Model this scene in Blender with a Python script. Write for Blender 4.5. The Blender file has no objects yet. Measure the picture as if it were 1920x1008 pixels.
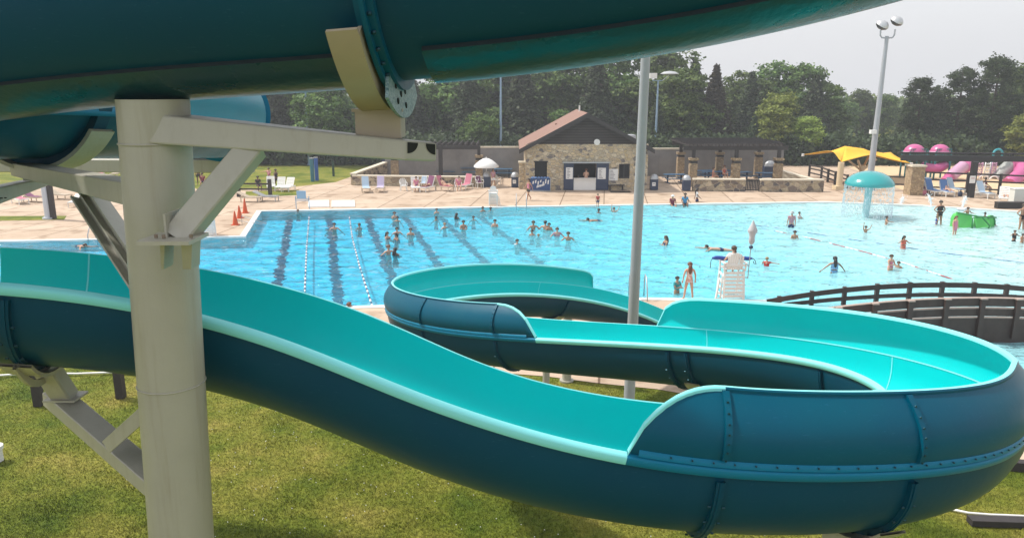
import bpy, bmesh, math, random
import numpy as np
from mathutils import Vector, Matrix
from mathutils.geometry import tessellate_polygon
random.seed(7); RNG = np.random.default_rng(11)
sc = bpy.context.scene; COL = sc.collection
# ---------------------------------------------------------------- camera, sky, sun, exposure
EYE = 8.0; PITCH = math.radians(13.2); F = 900.0; CU, CV = 600.0, 297.5
cam = bpy.data.objects.new('camera', bpy.data.cameras.new('camera')); COL.objects.link(cam)
cam.location = (0, 0, EYE); cam.rotation_euler = (math.pi/2-PITCH, 0, 0)
cam.data.sensor_width = 36; cam.data.lens = 27.0; cam.data.clip_start = .05; cam.data.clip_end = 3000
sc.camera = cam
SUN_DIR = Vector((-.80, .28, 1.2)).normalized()
world = bpy.data.worlds.new("World"); sc.world = world; world.use_nodes = True
wn = world.node_tree; bg = wn.nodes['Background']
sky = wn.nodes.new('ShaderNodeTexSky'); sky.sky_type = 'NISHITA'; sky.sun_disc = False
sky.sun_elevation = math.asin(SUN_DIR.z); sky.sun_rotation = math.atan2(SUN_DIR.x, SUN_DIR.y)
sky.dust_density = 6; sky.air_density = 1.2; sky.ozone_density = 1
hz = wn.nodes.new('ShaderNodeMixRGB'); hz.inputs[0].default_value = .72
hz.inputs[2].default_value = (6.9, 6.95, 7.2, 1)
wn.links.new(sky.outputs[0], hz.inputs[1]); wn.links.new(hz.outputs[0], bg.inputs[0]); bg.inputs[1].default_value = .14
sl = bpy.data.lights.new('sun', 'SUN'); sl.energy = 3.7; sl.angle = math.radians(2.5); sl.color = (1, .95, .87)
so = bpy.data.objects.new('sun', sl); COL.objects.link(so); so.rotation_euler = (-SUN_DIR).to_track_quat('-Z', 'Y').to_euler()
sc.view_settings.view_transform = 'Standard'; sc.view_settings.look = 'None'; sc.view_settings.exposure = .22; sc.view_settings.gamma = 1
sc.cycles.max_bounces = 7; sc.cycles.transparent_max_bounces = 12; sc.cycles.caustics_reflective = False; sc.cycles.caustics_refractive = False
# ---------------------------------------------------------------- measuring helpers
FW = Vector((0, math.cos(PITCH), -math.sin(PITCH))); UP = Vector((0, math.sin(PITCH), math.cos(PITCH))); RT = Vector((1, 0, 0)); CAM = Vector((0, 0, EYE))
def ray(u, v): return RT*((u-CU)/F)-UP*((v-CV)/F)+FW
def U(u, v, d): return CAM+ray(u, v)*d                 # point at depth d
def G(u, v, z=0.0):                                     # point on the level z
    r = ray(u, v); return CAM+r*((z-EYE)/r.z)
def PY(u, v, y): r = ray(u, v); return CAM+r*(y/r.y)    # point on the upright plane Y=y
def ppm(p): return F/((Vector(p)-CAM).dot(FW))
# ---------------------------------------------------------------- materials
MATS = {}
def nd(nt, t, **k):
    n = nt.nodes.new(t)
    for a, b in k.items(): setattr(n, a, b)
    return n
def mat(name, col, rough=.6, spec=.5, metal=0, noise=None, bump=None, coat=0, trans=None):
    """noise=(scale, amount, colour2) ; bump=(scale, strength)"""
    if name in MATS: return MATS[name]
    m = bpy.data.materials.new(name); m.use_nodes = True; nt = m.node_tree; b = nt.nodes['Principled BSDF']
    b.inputs['Base Color'].default_value = (*col, 1); b.inputs['Roughness'].default_value = rough
    b.inputs['Specular IOR Level'].default_value = spec; b.inputs['Metallic'].default_value = metal
    if coat: b.inputs['Coat Weight'].default_value = coat; b.inputs['Coat Roughness'].default_value = .08
    tc = nd(nt, 'ShaderNodeTexCoord')
    if noise:
        n = nd(nt, 'ShaderNodeTexNoise'); n.inputs['Scale'].default_value = noise[0]; n.inputs['Detail'].default_value = 6; n.inputs['Roughness'].default_value = .65
        r = nd(nt, 'ShaderNodeMapRange'); r.inputs[1].default_value = .35; r.inputs[2].default_value = .68; r.inputs[3].default_value = 0; r.inputs[4].default_value = noise[1]
        x = nd(nt, 'ShaderNodeMixRGB'); x.inputs[1].default_value = (*col, 1); x.inputs[2].default_value = (*noise[2], 1)
        nt.links.new(tc.outputs['Object'], n.inputs['Vector']); nt.links.new(n.outputs[0], r.inputs[0]); nt.links.new(r.outputs[0], x.inputs[0]); nt.links.new(x.outputs[0], b.inputs['Base Color'])
    if bump:
        n = nd(nt, 'ShaderNodeTexNoise'); n.inputs['Scale'].default_value = bump[0]; n.inputs['Detail'].default_value = 4
        q = nd(nt, 'ShaderNodeBump'); q.inputs['Strength'].default_value = bump[1]; q.inputs['Distance'].default_value = .02
        nt.links.new(tc.outputs['Object'], n.inputs['Vector']); nt.links.new(n.outputs[0], q.inputs['Height']); nt.links.new(q.outputs[0], b.inputs['Normal'])
    MATS[name] = m; return m
def ramp(nt, stops):
    r = nd(nt, 'ShaderNodeValToRGB'); e = r.color_ramp.elements
    while len(e) < len(stops): e.new(.5)
    for k, (p, c) in zip(e, stops): k.position = p; k.color = (*c, 1)
    return r
# ---------------------------------------------------------------- mesh builder
class MB:
    def __init__(s): s.v = []; s.f = []; s.mi = []
    def add(s, vs, fs, mi=0):
        o = len(s.v); s.v += [tuple(p) for p in vs]; s.f += [tuple(i+o for i in f) for f in fs]; s.mi += [mi]*len(fs); return s
    def box(s, c, d, rz=0, mi=0, M=None):
        x, y, z = d[0]/2, d[1]/2, d[2]/2
        vs = [Vector((a*x, b*y, e*z)) for e in (-1, 1) for a, b in ((-1, -1), (1, -1), (1, 1), (-1, 1))]
        R = M if M is not None else Matrix.Rotation(rz, 3, 'Z')
        return s.add([R @ v+Vector(c) for v in vs], [(3, 2, 1, 0), (4, 5, 6, 7), (0, 1, 5, 4), (1, 2, 6, 5), (2, 3, 7, 6), (3, 0, 4, 7)], mi)
    def beam(s, a, b, w, h, up=(0, 0, 1), mi=0, h2=None, bev=.0, caps=True):
        a, b = Vector(a), Vector(b); t = (b-a).normalized(); r = t.cross(Vector(up)).normalized(); n = r.cross(t)
        def sec(p, w, h):
            x, y = w/2, h/2; e = bev
            if e: pts = [(-x+e, -y), (x-e, -y), (x, -y+e), (x, y-e), (x-e, y), (-x+e, y), (-x, y-e), (-x, -y+e)]
            else: pts = [(-x, -y), (x, -y), (x, y), (-x, y)]
            return [p+r*i+n*j for i, j in pts]
        A = sec(a, w, h); B = sec(b, w, h2 or h); k = len(A)
        fs = [(i, (i+1) % k, k+(i+1) % k, k+i) for i in range(k)]
        if caps: fs += [tuple(range(k-1, -1, -1)), tuple(range(k, 2*k))]
        return s.add(A+B, fs, mi)
    def cyl(s, a, b, r0, r1=None, n=16, mi=0, caps=True):
        return s.tube([a, b], [r0, r1 if r1 is not None else r0], n, mi, caps)
    def tube(s, path, rad, n=10, mi=0, caps=True):
        P = [Vector(p) for p in path]; k = len(P); R = rad if isinstance(rad, (list, tuple)) else [rad]*k
        T = [(P[min(i+1, k-1)]-P[max(i-1, 0)]).normalized() for i in range(k)]
        x = T[0].orthogonal().normalized(); vs = []
        for i in range(k):
            x = (x-T[i]*x.dot(T[i])).normalized(); y = T[i].cross(x)
            vs += [P[i]+(x*math.cos(2*math.pi*j/n)+y*math.sin(2*math.pi*j/n))*R[i] for j in range(n)]
        fs = [(i*n+j, i*n+(j+1) % n, (i+1)*n+(j+1) % n, (i+1)*n+j) for i in range(k-1) for j in range(n)]
        if caps: fs += [tuple(range(n-1, -1, -1)), tuple(range((k-1)*n, k*n))]
        return s.add(vs, fs, mi)
    def lathe(s, prof, c=(0, 0, 0), n=24, mi=0, sx=1, sy=1):
        c = Vector(c); vs = [c+Vector((r*sx*math.cos(2*math.pi*j/n), r*sy*math.sin(2*math.pi*j/n), z)) for r, z in prof for j in range(n)]
        fs = [(i*n+j, i*n+(j+1) % n, (i+1)*n+(j+1) % n, (i+1)*n+j) for i in range(len(prof)-1) for j in range(n)]
        return s.add(vs, fs, mi)
    def ell(s, c, r, n=12, mi=0):
        return s.lathe([(math.cos(a)*1.0, math.sin(a)*r[2]) for a in np.linspace(-math.pi/2, math.pi/2, n//2+1)], c, n, mi, r[0], r[1])
    def prism(s, pts, z0, z1, mi=0):
        n = len(pts); vs = [(p[0], p[1], z0) for p in pts]+[(p[0], p[1], z1) for p in pts]
        return s.add(vs, [tuple(range(n-1, -1, -1)), tuple(range(n, 2*n))]+[(i, (i+1) % n, n+(i+1) % n, n+i) for i in range(n)], mi)
    def extr(s, pts, off, mi=0):        # planar outline swept along a vector
        n = len(pts); P = [Vector(p) for p in pts]; O = Vector(off)
        return s.add(P+[p+O for p in P], [tuple(range(n-1, -1, -1)), tuple(range(n, 2*n))]+[(i, (i+1) % n, n+(i+1) % n, n+i) for i in range(n)], mi)
    def grid(s, rows, mi=0, close=False, flip=False):
        n = len(rows[0]); fs = []
        for i in range(len(rows)-1):
            for j in range(n if close else n-1):
                q = (i*n+j, i*n+(j+1) % n, (i+1)*n+(j+1) % n, (i+1)*n+j)
                fs.append(q[::-1] if flip else q)
        return s.add([p for r in rows for p in r], fs, mi)
    def mesh(s, name, mats, smooth=False):
        me = bpy.data.meshes.new(name); me.from_pydata([tuple(v) for v in s.v], [], s.f)
        for m in (mats if isinstance(mats, (list, tuple)) else [mats]): me.materials.append(m)
        me.polygons.foreach_set('material_index', s.mi)
        if smooth:
            me.polygons.foreach_set('use_smooth', [True]*len(s.f))
        me.validate(); me.update()
        if smooth == 'auto':
            try: me.set_sharp_from_angle(angle=math.radians(38))
            except Exception: pass
        return me
    def build(s, name, mats, parent=None, smooth=False, loc=None):
        o = bpy.data.objects.new(name, s.mesh(name, mats, smooth)); COL.objects.link(o)
        if parent is not None: o.parent = parent
        if loc is not None: o.location = loc
        return o
def tag(o, label=None, cat=None, group=None, kind=None):
    if label: o['label'] = label
    if cat: o['category'] = cat
    if group: o['group'] = group
    if kind: o['kind'] = kind
    return o
def thing(name, label, cat, loc=(0, 0, 0), rz=0, group=None):
    o = bpy.data.objects.new(name, None); COL.objects.link(o); o.empty_display_size = .2
    o.location = loc; o.rotation_euler = (0, 0, rz); return tag(o, label, cat, group)
def copy_tree(o, parent=None):
    c = o.copy(); COL.objects.link(c); c.parent = parent
    for ch in list(o.children): copy_tree(ch, c)
    return c
def again(o, label, loc, rz=0, scale=None, group=None):
    c = copy_tree(o); c.location = loc; c.rotation_euler = (0, 0, rz); c['label'] = label
    if scale: c.scale = (scale,)*3 if not isinstance(scale, tuple) else scale
    if group: c['group'] = group
    return c
def sheet(name, outer, holes, z, m):
    loops = [[Vector((p[0], p[1], 0)) for p in L] for L in [outer]+holes]; flat = [p for L in loops for p in L]
    tris = tessellate_polygon(loops); fs = []
    for t in tris:
        a, b, c = (flat[i] for i in t); fs.append(t if (b-a).cross(c-a).z > 0 else t[::-1])
    me = bpy.data.meshes.new(name); me.from_pydata([(p.x, p.y, z) for p in flat], [], [tuple(f) for f in fs]); me.materials.append(m); me.update()
    o = bpy.data.objects.new(name, me); COL.objects.link(o); return tag(o, kind='structure')
SLIDE_CP = [[-5.292, 4.858, 6.898, -0.001], [-3.789, 5.284, 6.848, 0.023], [-2.475, 5.454, 6.647, 0.042], [-1.364, 5.402, 6.349, 0.053], [-0.463, 5.258, 5.953, 0.102], [0.428, 5.189, 5.688, 0.085], [1.374, 5.152, 5.556, 0.05], [2.271, 5.202, 5.518, 0.039], [2.964, 5.439, 5.477, -0.035], [3.442, 5.758, 5.428, -0.079], [3.754, 6.156, 5.357, -0.013], [4.108, 6.582, 5.172, 0.042], [4.349, 7.344, 5.08, -0.022], [4.072, 8.592, 4.946, -0.098], [2.935, 10.058, 4.672, -0.057], [1.109, 11.431, 4.336, -0.025], [-0.758, 12.714, 4.035, 0.034], [-1.949, 14.033, 3.97, 0.138], [-1.929, 15.341, 3.806, 0.048], [-0.755, 16.776, 3.651, -0.012], [1.0, 18.282, 3.257, -0.109], [3.001, 19.759, 2.552, -0.278], [5.11, 21.1, 1.32, -0.45], [7.302, 22.293, -0.427, -0.611]]
# ================================================================ SETTING
POOL = [(-40, 40.0), (-27.5, 40.5), (-14.8, 41.9), (-16.8, 51), (0, 52.9), (18.4, 54.8), (22.6, 55.2), (28.5, 53.6), (34, 50.7), (40, 46), (44, 40), (44, 17.2), (14.2, 17.2), (11.8, 19.2), (11.4, 27.2), (9.9, 28.75), (5.3, 29.1), (-6.1, 27.9), (-40, 24)]
def offset(poly, d):
    n = len(poly); out = []
    area = sum(poly[i][0]*poly[(i+1) % n][1]-poly[(i+1) % n][0]*poly[i][1] for i in range(n)); sg = 1 if area > 0 else -1
    for i in range(n):
        p, q, r = Vector(poly[i-1]), Vector(poly[i]), Vector(poly[(i+1) % n])
        a = (q-p).normalized(); b = (r-q).normalized(); na = Vector((a.y, -a.x))*sg; nb = Vector((b.y, -b.x))*sg
        m = (na+nb); m = m/max(.35, m.dot(na)) ; out.append(tuple(q+m*d))
    return out
DECKB = [tuple(G(u, v).xy) for u, v in [(-60, 411), (0, 412), (300, 414), (560, 417), (640, 423), (700, 431), (770, 438), (850, 452), (960, 480), (1080, 512), (1195, 531)]]
DECK = [(-60, DECKB[0][1])]+DECKB+[(60, 15.2), (75, 60), (75, 82), (30, 84), (-5, 84), (-13.7, 84), (-15.5, 67.5), (-19.5, 62.5), (-25, 61.5), (-28, 66), (-34, 66), (-60, 66)]
def ground_mat(name, kind):
    m = bpy.data.materials.new(name); m.use_nodes = True; nt = m.node_tree; b = nt.nodes['Principled BSDF']; tc = nd(nt, 'ShaderNodeTexCoord'); L = nt.links.new
    def noise(s, d=5, r=.6):
        n = nd(nt, 'ShaderNodeTexNoise'); n.inputs['Scale'].default_value = s; n.inputs['Detail'].default_value = d; n.inputs['Roughness'].default_value = r; L(tc.outputs['Object'], n.inputs['Vector']); return n
    def mix(fac, a, c, bt='MIX'):
        x = nd(nt, 'ShaderNodeMixRGB', blend_type=bt)
        for i, q in enumerate((fac, a, c)):
            if isinstance(q, (int, float)): x.inputs[i].default_value = q
            elif isinstance(q, tuple): x.inputs[i].default_value = (*q, 1)
            else: L(q, x.inputs[i])
        return x.outputs[0]
    if kind == 'grass':
        r1 = ramp(nt, [(.30, (.055, .095, .010)), (.45, (.13, .155, .02)), (.57, (.205, .20, .038)), (.72, (.30, .24, .075))])
        n1 = noise(.42, 6, .62); L(n1.outputs[0], r1.inputs[0])
        r2 = ramp(nt, [(.3, (.6, .65, .5)), (.7, (1.3, 1.3, 1.2))]); n2 = noise(9, 5, .7); L(n2.outputs[0], r2.inputs[0])
        L(mix(1., r1.outputs[0], r2.outputs[0], 'MULTIPLY'), b.inputs['Base Color'])
        b.inputs['Roughness'].default_value = .9; b.inputs['Specular IOR Level'].default_value = .15
    if kind == 'deck':
        r1 = ramp(nt, [(.3, (.44, .335, .245)), (.5, (.52, .405, .305)), (.7, (.58, .465, .36))]); n1 = noise(.35, 6, .65); L(n1.outputs[0], r1.inputs[0])
        mp = nd(nt, 'ShaderNodeMapping'); mp.inputs['Rotation'].default_value = (0, 0, .12); L(tc.outputs['Object'], mp.inputs[0])
        br = nd(nt, 'ShaderNodeTexBrick'); br.offset = 0; br.inputs['Scale'].default_value = 1; br.inputs['Brick Width'].default_value = 3.1; br.inputs['Row Height'].default_value = 3.1
        br.inputs['Mortar Size'].default_value = .038; br.inputs['Color1'].default_value = (1, 1, 1, 1); br.inputs['Color2'].default_value = (.88, .87, .86, 1); br.inputs['Mortar'].default_value = (.35, .31, .28, 1); br.inputs['Bias'].default_value = 0
        L(mp.outputs[0], br.inputs['Vector'])
        c = mix(1., r1.outputs[0], br.outputs[0], 'MULTIPLY')
        n3 = noise(.9, 3, .5); r3 = ramp(nt, [(.55, (1, 1, 1)), (.63, (.80, .77, .74)), (.74, (.62, .58, .55))]); L(n3.outputs[0], r3.inputs[0]); c = mix(1., c, r3.outputs[0], 'MULTIPLY')
        n4 = noise(60, 2, .5); r4 = ramp(nt, [(.3, (.85, .85, .85)), (.7, (1.1, 1.1, 1.1))]); L(n4.outputs[0], r4.inputs[0]); c = mix(1., c, r4.outputs[0], 'MULTIPLY')
        L(c, b.inputs['Base Color']); b.inputs['Roughness'].default_value = .85; b.inputs['Specular IOR Level'].default_value = .2
    MATS[name] = m; return m
M_GRASS = ground_mat('lawn_grass', 'grass'); M_DECK = ground_mat('concrete_deck', 'deck')
M_COPING = mat('pool_coping', (.78, .78, .75), .6, noise=(3, .5, (.62, .6, .56)))
sheet('lawn', [(-500, -60), (500, -60), (500, 700), (-500, 700)], [offset(POOL, .12)], -.02, M_GRASS)
sheet('pool_deck', DECK, [offset(POOL, .3)], 0, M_DECK)
mb = MB(); inn = POOL; out = offset(POOL, .32); n = len(POOL)
for i in range(n):      # raised coping and pool walls
    j = (i+1) % n; a, b, c, d = inn[i], inn[j], out[j], out[i]
    mb.add([(*a, .03), (*b, .03), (*c, .03), (*d, .03), (*a, -1.6), (*b, -1.6), (*c, -.02), (*d, -.02)], [(0, 1, 2, 3), (0, 4, 5, 1), (3, 2, 6, 7)])
tag(mb.build('pool_edge', M_COPING), kind='structure')
# pool floor: deep lanes at left, beach-like shallows at the far right
LANES = [((331, 290), (339, 241)), ((391.7, 290), (386.5, 243)), ((453, 290), (430, 238.5)), ((511, 290), (480, 243)), ((565, 287), (527, 247)), ((628, 286), (575, 246))]
ld = Vector((0, 0)); 
FZ = -.62
for a, b in LANES: q = (G(*b, FZ)-G(*a, FZ)).xy.normalized(); ld += q
ld.normalize(); ln = Vector((ld.y, -ld.x)); offs = [sum(G(*p, FZ).xy.dot(ln) for p in ab)/2 for ab in LANES]
def depth(x, y):
    t = min(1, max(0, (x-7)/16)); s = min(1, max(0, (y-36)/16)); base = .62-.27*t*(.35+.65*s)
    e = min(1, max(0, (52.0-y+.0*x)/14)) if x > 17 else 1
    k = min(1, max(0, (x-15)/8)); return base*(1-k)+k*min(base, .12+.6*e)
mb = MB(); xs = np.linspace(-41, 46, 60); ys = np.linspace(15, 57, 40)
mb.grid([[(x, y, -depth(x, y)) for x in xs] for y in ys])
fm = bpy.data.materials.new('pool_floor'); fm.use_nodes = True; nt = fm.node_tree; b = nt.nodes['Principled BSDF']; L = nt.links.new
tc = nd(nt, 'ShaderNodeTexCoord'); mp = nd(nt, 'ShaderNodeMapping'); mp.vector_type = 'POINT'
ang = math.atan2(ln.y, ln.x); mp.inputs['Rotation'].default_value = (0, 0, -ang); L(tc.outputs['Object'], mp.inputs[0])
ns = nd(nt, 'ShaderNodeTexNoise'); ns.inputs['Scale'].default_value = 1; ns.inputs['Detail'].default_value = 3
m2 = nd(nt, 'ShaderNodeMapping'); m2.inputs['Scale'].default_value = (.8, 2.6, 1); L(mp.outputs[0], m2.inputs[0]); L(m2.outputs[0], ns.inputs['Vector'])
sx = nd(nt, 'ShaderNodeSeparateXYZ'); L(mp.outputs[0], sx.inputs[0])
wob = nd(nt, 'ShaderNodeMath', operation='MULTIPLY_ADD'); L(ns.outputs[0], wob.inputs[0]); wob.inputs[1].default_value = .75; L(sx.outputs[0], wob.inputs[2])
acc = None
for o_ in offs:
    s_ = nd(nt, 'ShaderNodeMath', operation='SUBTRACT'); L(wob.outputs[0], s_.inputs[0]); s_.inputs[1].default_value = o_+.375
    a_ = nd(nt, 'ShaderNodeMath', operation='ABSOLUTE'); L(s_.outputs[0], a_.inputs[0])
    l_ = nd(nt, 'ShaderNodeMath', operation='LESS_THAN'); L(a_.outputs[0], l_.inputs[0]); l_.inputs[1].default_value = .22
    if acc is None: acc = l_
    else: q = nd(nt, 'ShaderNodeMath', operation='MAXIMUM'); L(acc.outputs[0], q.inputs[0]); L(l_.outputs[0], q.inputs[1]); acc = q
x = nd(nt, 'ShaderNodeMixRGB'); L(acc.outputs[0], x.inputs[0]); x.inputs[1].default_value = (.82, .86, .86, 1); x.inputs[2].default_value = (.008, .014, .06, 1); L(x.outputs[0], b.inputs['Base Color']); b.inputs['Roughness'].default_value = .8
tag(mb.build('pool_floor', fm), kind='structure')
# water
wm = bpy.data.materials.new('pool_water'); wm.use_nodes = True; nt = wm.node_tree; nt.nodes.remove(nt.nodes['Principled BSDF']); L = nt.links.new; om = nt.nodes['Material Output']
tc = nd(nt, 'ShaderNodeTexCoord')
def wave(scale, sx_, sy_, det=3):
    m_ = nd(nt, 'ShaderNodeMapping'); m_.inputs['Scale'].default_value = (sx_, sy_, 1); m_.inputs['Rotation'].default_value = (0, 0, .15); L(tc.outputs['Object'], m_.inputs[0])
    n_ = nd(nt, 'ShaderNodeTexNoise'); n_.inputs['Scale'].default_value = scale; n_.inputs['Detail'].default_value = det; n_.inputs['Roughness'].default_value = .55; n_.inputs['Distortion'].default_value = .6; L(m_.outputs[0], n_.inputs['Vector']); return n_
w1 = wave(.8, 1, 2.4); w2 = wave(2.6, 1, 1.8, 2)
ad = nd(nt, 'ShaderNodeMath', operation='MULTIPLY_ADD'); L(w2.outputs[0], ad.inputs[0]); ad.inputs[1].default_value = .25; L(w1.outputs[0], ad.inputs[2])
bp = nd(nt, 'ShaderNodeBump'); bp.inputs['Strength'].default_value = 1.0; bp.inputs['Distance'].default_value = .25; L(ad.outputs[0], bp.inputs['Height'])
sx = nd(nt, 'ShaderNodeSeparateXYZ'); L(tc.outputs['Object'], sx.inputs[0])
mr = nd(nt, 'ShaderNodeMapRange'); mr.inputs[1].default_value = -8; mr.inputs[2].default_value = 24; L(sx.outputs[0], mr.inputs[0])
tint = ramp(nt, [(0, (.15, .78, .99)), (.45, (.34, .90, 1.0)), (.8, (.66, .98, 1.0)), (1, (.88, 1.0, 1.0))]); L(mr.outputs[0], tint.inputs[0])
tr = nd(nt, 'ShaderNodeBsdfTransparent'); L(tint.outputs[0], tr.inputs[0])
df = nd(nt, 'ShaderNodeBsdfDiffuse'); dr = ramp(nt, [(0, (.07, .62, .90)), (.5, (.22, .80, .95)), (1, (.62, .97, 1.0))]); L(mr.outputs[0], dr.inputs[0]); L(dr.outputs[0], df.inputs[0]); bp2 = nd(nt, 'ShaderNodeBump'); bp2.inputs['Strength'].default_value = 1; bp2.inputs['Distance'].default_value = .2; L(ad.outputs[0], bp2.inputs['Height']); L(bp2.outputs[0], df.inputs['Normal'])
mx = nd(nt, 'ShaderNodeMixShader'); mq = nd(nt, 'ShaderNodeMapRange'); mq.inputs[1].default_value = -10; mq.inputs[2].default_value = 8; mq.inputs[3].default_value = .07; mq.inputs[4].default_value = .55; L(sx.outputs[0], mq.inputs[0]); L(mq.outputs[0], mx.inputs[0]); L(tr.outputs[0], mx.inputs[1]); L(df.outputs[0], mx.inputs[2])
gl = nd(nt, 'ShaderNodeBsdfGlossy'); gl.inputs['Roughness'].default_value = .05; L(bp.outputs[0], gl.inputs['Normal'])
fr = nd(nt, 'ShaderNodeFresnel'); fr.inputs[0].default_value = 1.33; L(bp.outputs[0], fr.inputs['Normal'])
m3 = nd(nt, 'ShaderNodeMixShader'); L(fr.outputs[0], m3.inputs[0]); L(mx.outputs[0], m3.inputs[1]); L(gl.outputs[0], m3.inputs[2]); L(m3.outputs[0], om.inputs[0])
WZ = -.07
def water_mesh():        # real rippled surface
    st = .13; xs = np.arange(-41, 44.3, st); ys = np.arange(16.8, 55.6, st); X, Y = np.meshgrid(xs, ys); r = np.random.default_rng(4); Z = np.zeros_like(X)
    for k in range(70):
        lam = .45*(4.5 ** r.random()); q = r.normal()*.75+1.45; ph = r.random()*6.28; kk = 2*math.pi/lam; env = 1+.7*np.sin(X*r.normal()*.5+Y*r.normal()*.5+ph)
        Z += 0.0046*lam**.85*env*np.sin(kk*(math.cos(q)*X+math.sin(q)*Y)+ph)
    Z = np.clip(Z*1.0+.25*np.abs(Z), -.05, .048); poly = offset(POOL, .16)
    cx_, cy_ = (X[:-1, :-1]+st/2), (Y[:-1, :-1]+st/2); ins = np.zeros_like(cx_, bool)
    for i in range(len(poly)):
        (x1, y1), (x2, y2) = poly[i-1], poly[i]
        c_ = ((y1 > cy_) != (y2 > cy_)) & (cx_ < (x2-x1)*(cy_-y1)/((y2-y1) if y2 != y1 else 1e-9)+x1); ins ^= c_
    ins &= np.abs(cx_) < cy_*.74+3
    nx = len(xs); J, K = np.nonzero(ins); a_ = J*nx+K; Q = np.stack([a_, a_+1, a_+nx+1, a_+nx], 1); used = np.unique(Q); mp_ = np.zeros(X.size, int); mp_[used] = np.arange(len(used)); Q = mp_[Q]
    V = np.stack([X.ravel()[used], Y.ravel()[used], Z.ravel()[used]+WZ], 1); n = len(Q); me = bpy.data.meshes.new('pool_water'); me.vertices.add(len(V)); me.vertices.foreach_set('co', V.ravel()); me.loops.add(4*n); me.loops.foreach_set('vertex_index', Q.ravel()); me.polygons.add(n); me.polygons.foreach_set('loop_start', np.arange(0, 4*n, 4)); me.polygons.foreach_set('loop_total', np.full(n, 4)); me.polygons.foreach_set('use_smooth', np.ones(n, bool)); me.update(); me.materials.append(wm); return me
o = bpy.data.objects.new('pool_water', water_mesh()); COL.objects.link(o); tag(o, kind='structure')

# ================================================================ WATER SLIDE
CP = np.array(SLIDE_CP)
def bspline(cp, n=12):
    T = np.linspace(0, 1, n, endpoint=False)[:, None]; B = [(1-T)**3/6, (3*T**3-6*T**2+4)/6, (-3*T**3+3*T**2+3*T+1)/6, T**3/6]
    return np.vstack([sum(B[k]*cp[i+k] for k in range(4)) for i in range(len(cp)-3)])
class Path:
    def __init__(s, cp, n=14):
        d = bspline(np.array(cp, float), n); s.p = d[:, :3]; bk = d[:, 3:4]
        t = np.gradient(s.p, axis=0); t /= np.linalg.norm(t, axis=1)[:, None]; r = np.cross(t, [0, 0, 1.]); r /= np.linalg.norm(r, axis=1)[:, None]; nn = np.cross(r, t)
        s.t = t; s.r = r*np.cos(bk)+nn*np.sin(bk); s.n = nn*np.cos(bk)-r*np.sin(bk); s.N = len(s.p)
        s.s = np.concatenate([[0], np.cumsum(np.linalg.norm(np.diff(s.p, axis=0), axis=1))])
    def at(s, i, x, z, along=0): return Vector(s.p[i]+s.r[i]*x+s.n[i]*z+s.t[i]*along)
    def find(s, u, v, x, z, lo=0, hi=None):      # station whose point (x,z) is seen at u,v
        hi = min(hi or s.N, s.N); best = 1e9
        for i in range(lo, hi):
            q = s.at(i, x, z)-CAM; d = q.dot(FW); uu = CU+F*q.x/d; vv = CV-F*q.dot(UP)/d; e = (uu-u)**2+(vv-v)**2
            if e < best: best = e; k = i
        return k
A_ = .55; S_ = .13
def arc_prof(a, s, k=26): return [(a, 0)]+[(a*math.cos(q), -s-a*math.sin(q)) for q in np.linspace(0, math.pi, k)]+[(-a, 0)]
def gel(name, col, rough=.28, mottled=.25, col2=None, streak=True, spec=.16, bmp=.12):
    m = bpy.data.materials.new(name); m.use_nodes = True; nt = m.node_tree; b = nt.nodes['Principled BSDF']; L = nt.links.new; tc = nd(nt, 'ShaderNodeTexCoord'); b.inputs['Specular IOR Level'].default_value = spec
    n1 = nd(nt, 'ShaderNodeTexNoise'); n1.inputs['Scale'].default_value = 1.3; n1.inputs['Detail'].default_value = 5; n1.inputs['Roughness'].default_value = .6; L(tc.outputs['Object'], n1.inputs['Vector'])
    r = nd(nt, 'ShaderNodeMapRange'); r.inputs[1].default_value = .38; r.inputs[2].default_value = .66; r.inputs[4].default_value = mottled; L(n1.outputs[0], r.inputs[0])
    x = nd(nt, 'ShaderNodeMixRGB'); x.inputs[1].default_value = (*col, 1); x.inputs[2].default_value = (*(col2 or tuple(c*.6+.02 for c in col)), 1); L(r.outputs[0], x.inputs[0])
    n2 = nd(nt, 'ShaderNodeTexNoise'); n2.inputs['Scale'].default_value = 55; n2.inputs['Detail'].default_value = 2; mp = nd(nt, 'ShaderNodeMapping'); mp.inputs['Scale'].default_value = (.35, .35, 1.6); L(tc.outputs['Object'], mp.inputs[0]); L(mp.outputs[0], n2.inputs['Vector'])
    r2 = ramp(nt, [(.66, (0, 0, 0)), (.76, (1, 1, 1))]); L(n2.outputs[0], r2.inputs[0])
    x2 = nd(nt, 'ShaderNodeMixRGB'); x2.inputs[0].default_value = 0; x2.inputs[2].default_value = (*tuple(min(1, c*1.6+.04) for c in col), 1); L(x.outputs[0], x2.inputs[1])
    mu = nd(nt, 'ShaderNodeMath', operation='MULTIPLY'); mu.inputs[1].default_value = .3 if streak else .05; L(r2.outputs[0], mu.inputs[0]); L(mu.outputs[0], x2.inputs[0]); L(x2.outputs[0], b.inputs['Base Color'])
    rr = nd(nt, 'ShaderNodeMapRange'); rr.inputs[3].default_value = rough*.75; rr.inputs[4].default_value = rough*1.6; L(n1.outputs[0], rr.inputs[0]); L(rr.outputs[0], b.inputs['Roughness'])
    bu = nd(nt, 'ShaderNodeBump'); bu.inputs['Strength'].default_value = bmp if streak else .04; bu.inputs['Distance'].default_value = .01; n3 = nd(nt, 'ShaderNodeTexNoise'); n3.inputs['Scale'].default_value = 14; n3.inputs['Detail'].default_value = 3; L(tc.outputs['Object'], n3.inputs['Vector']); L(n3.outputs[0], bu.inputs['Height']); L(bu.outputs[0], b.inputs['Normal'])
    MATS[name] = m; return m
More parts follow.
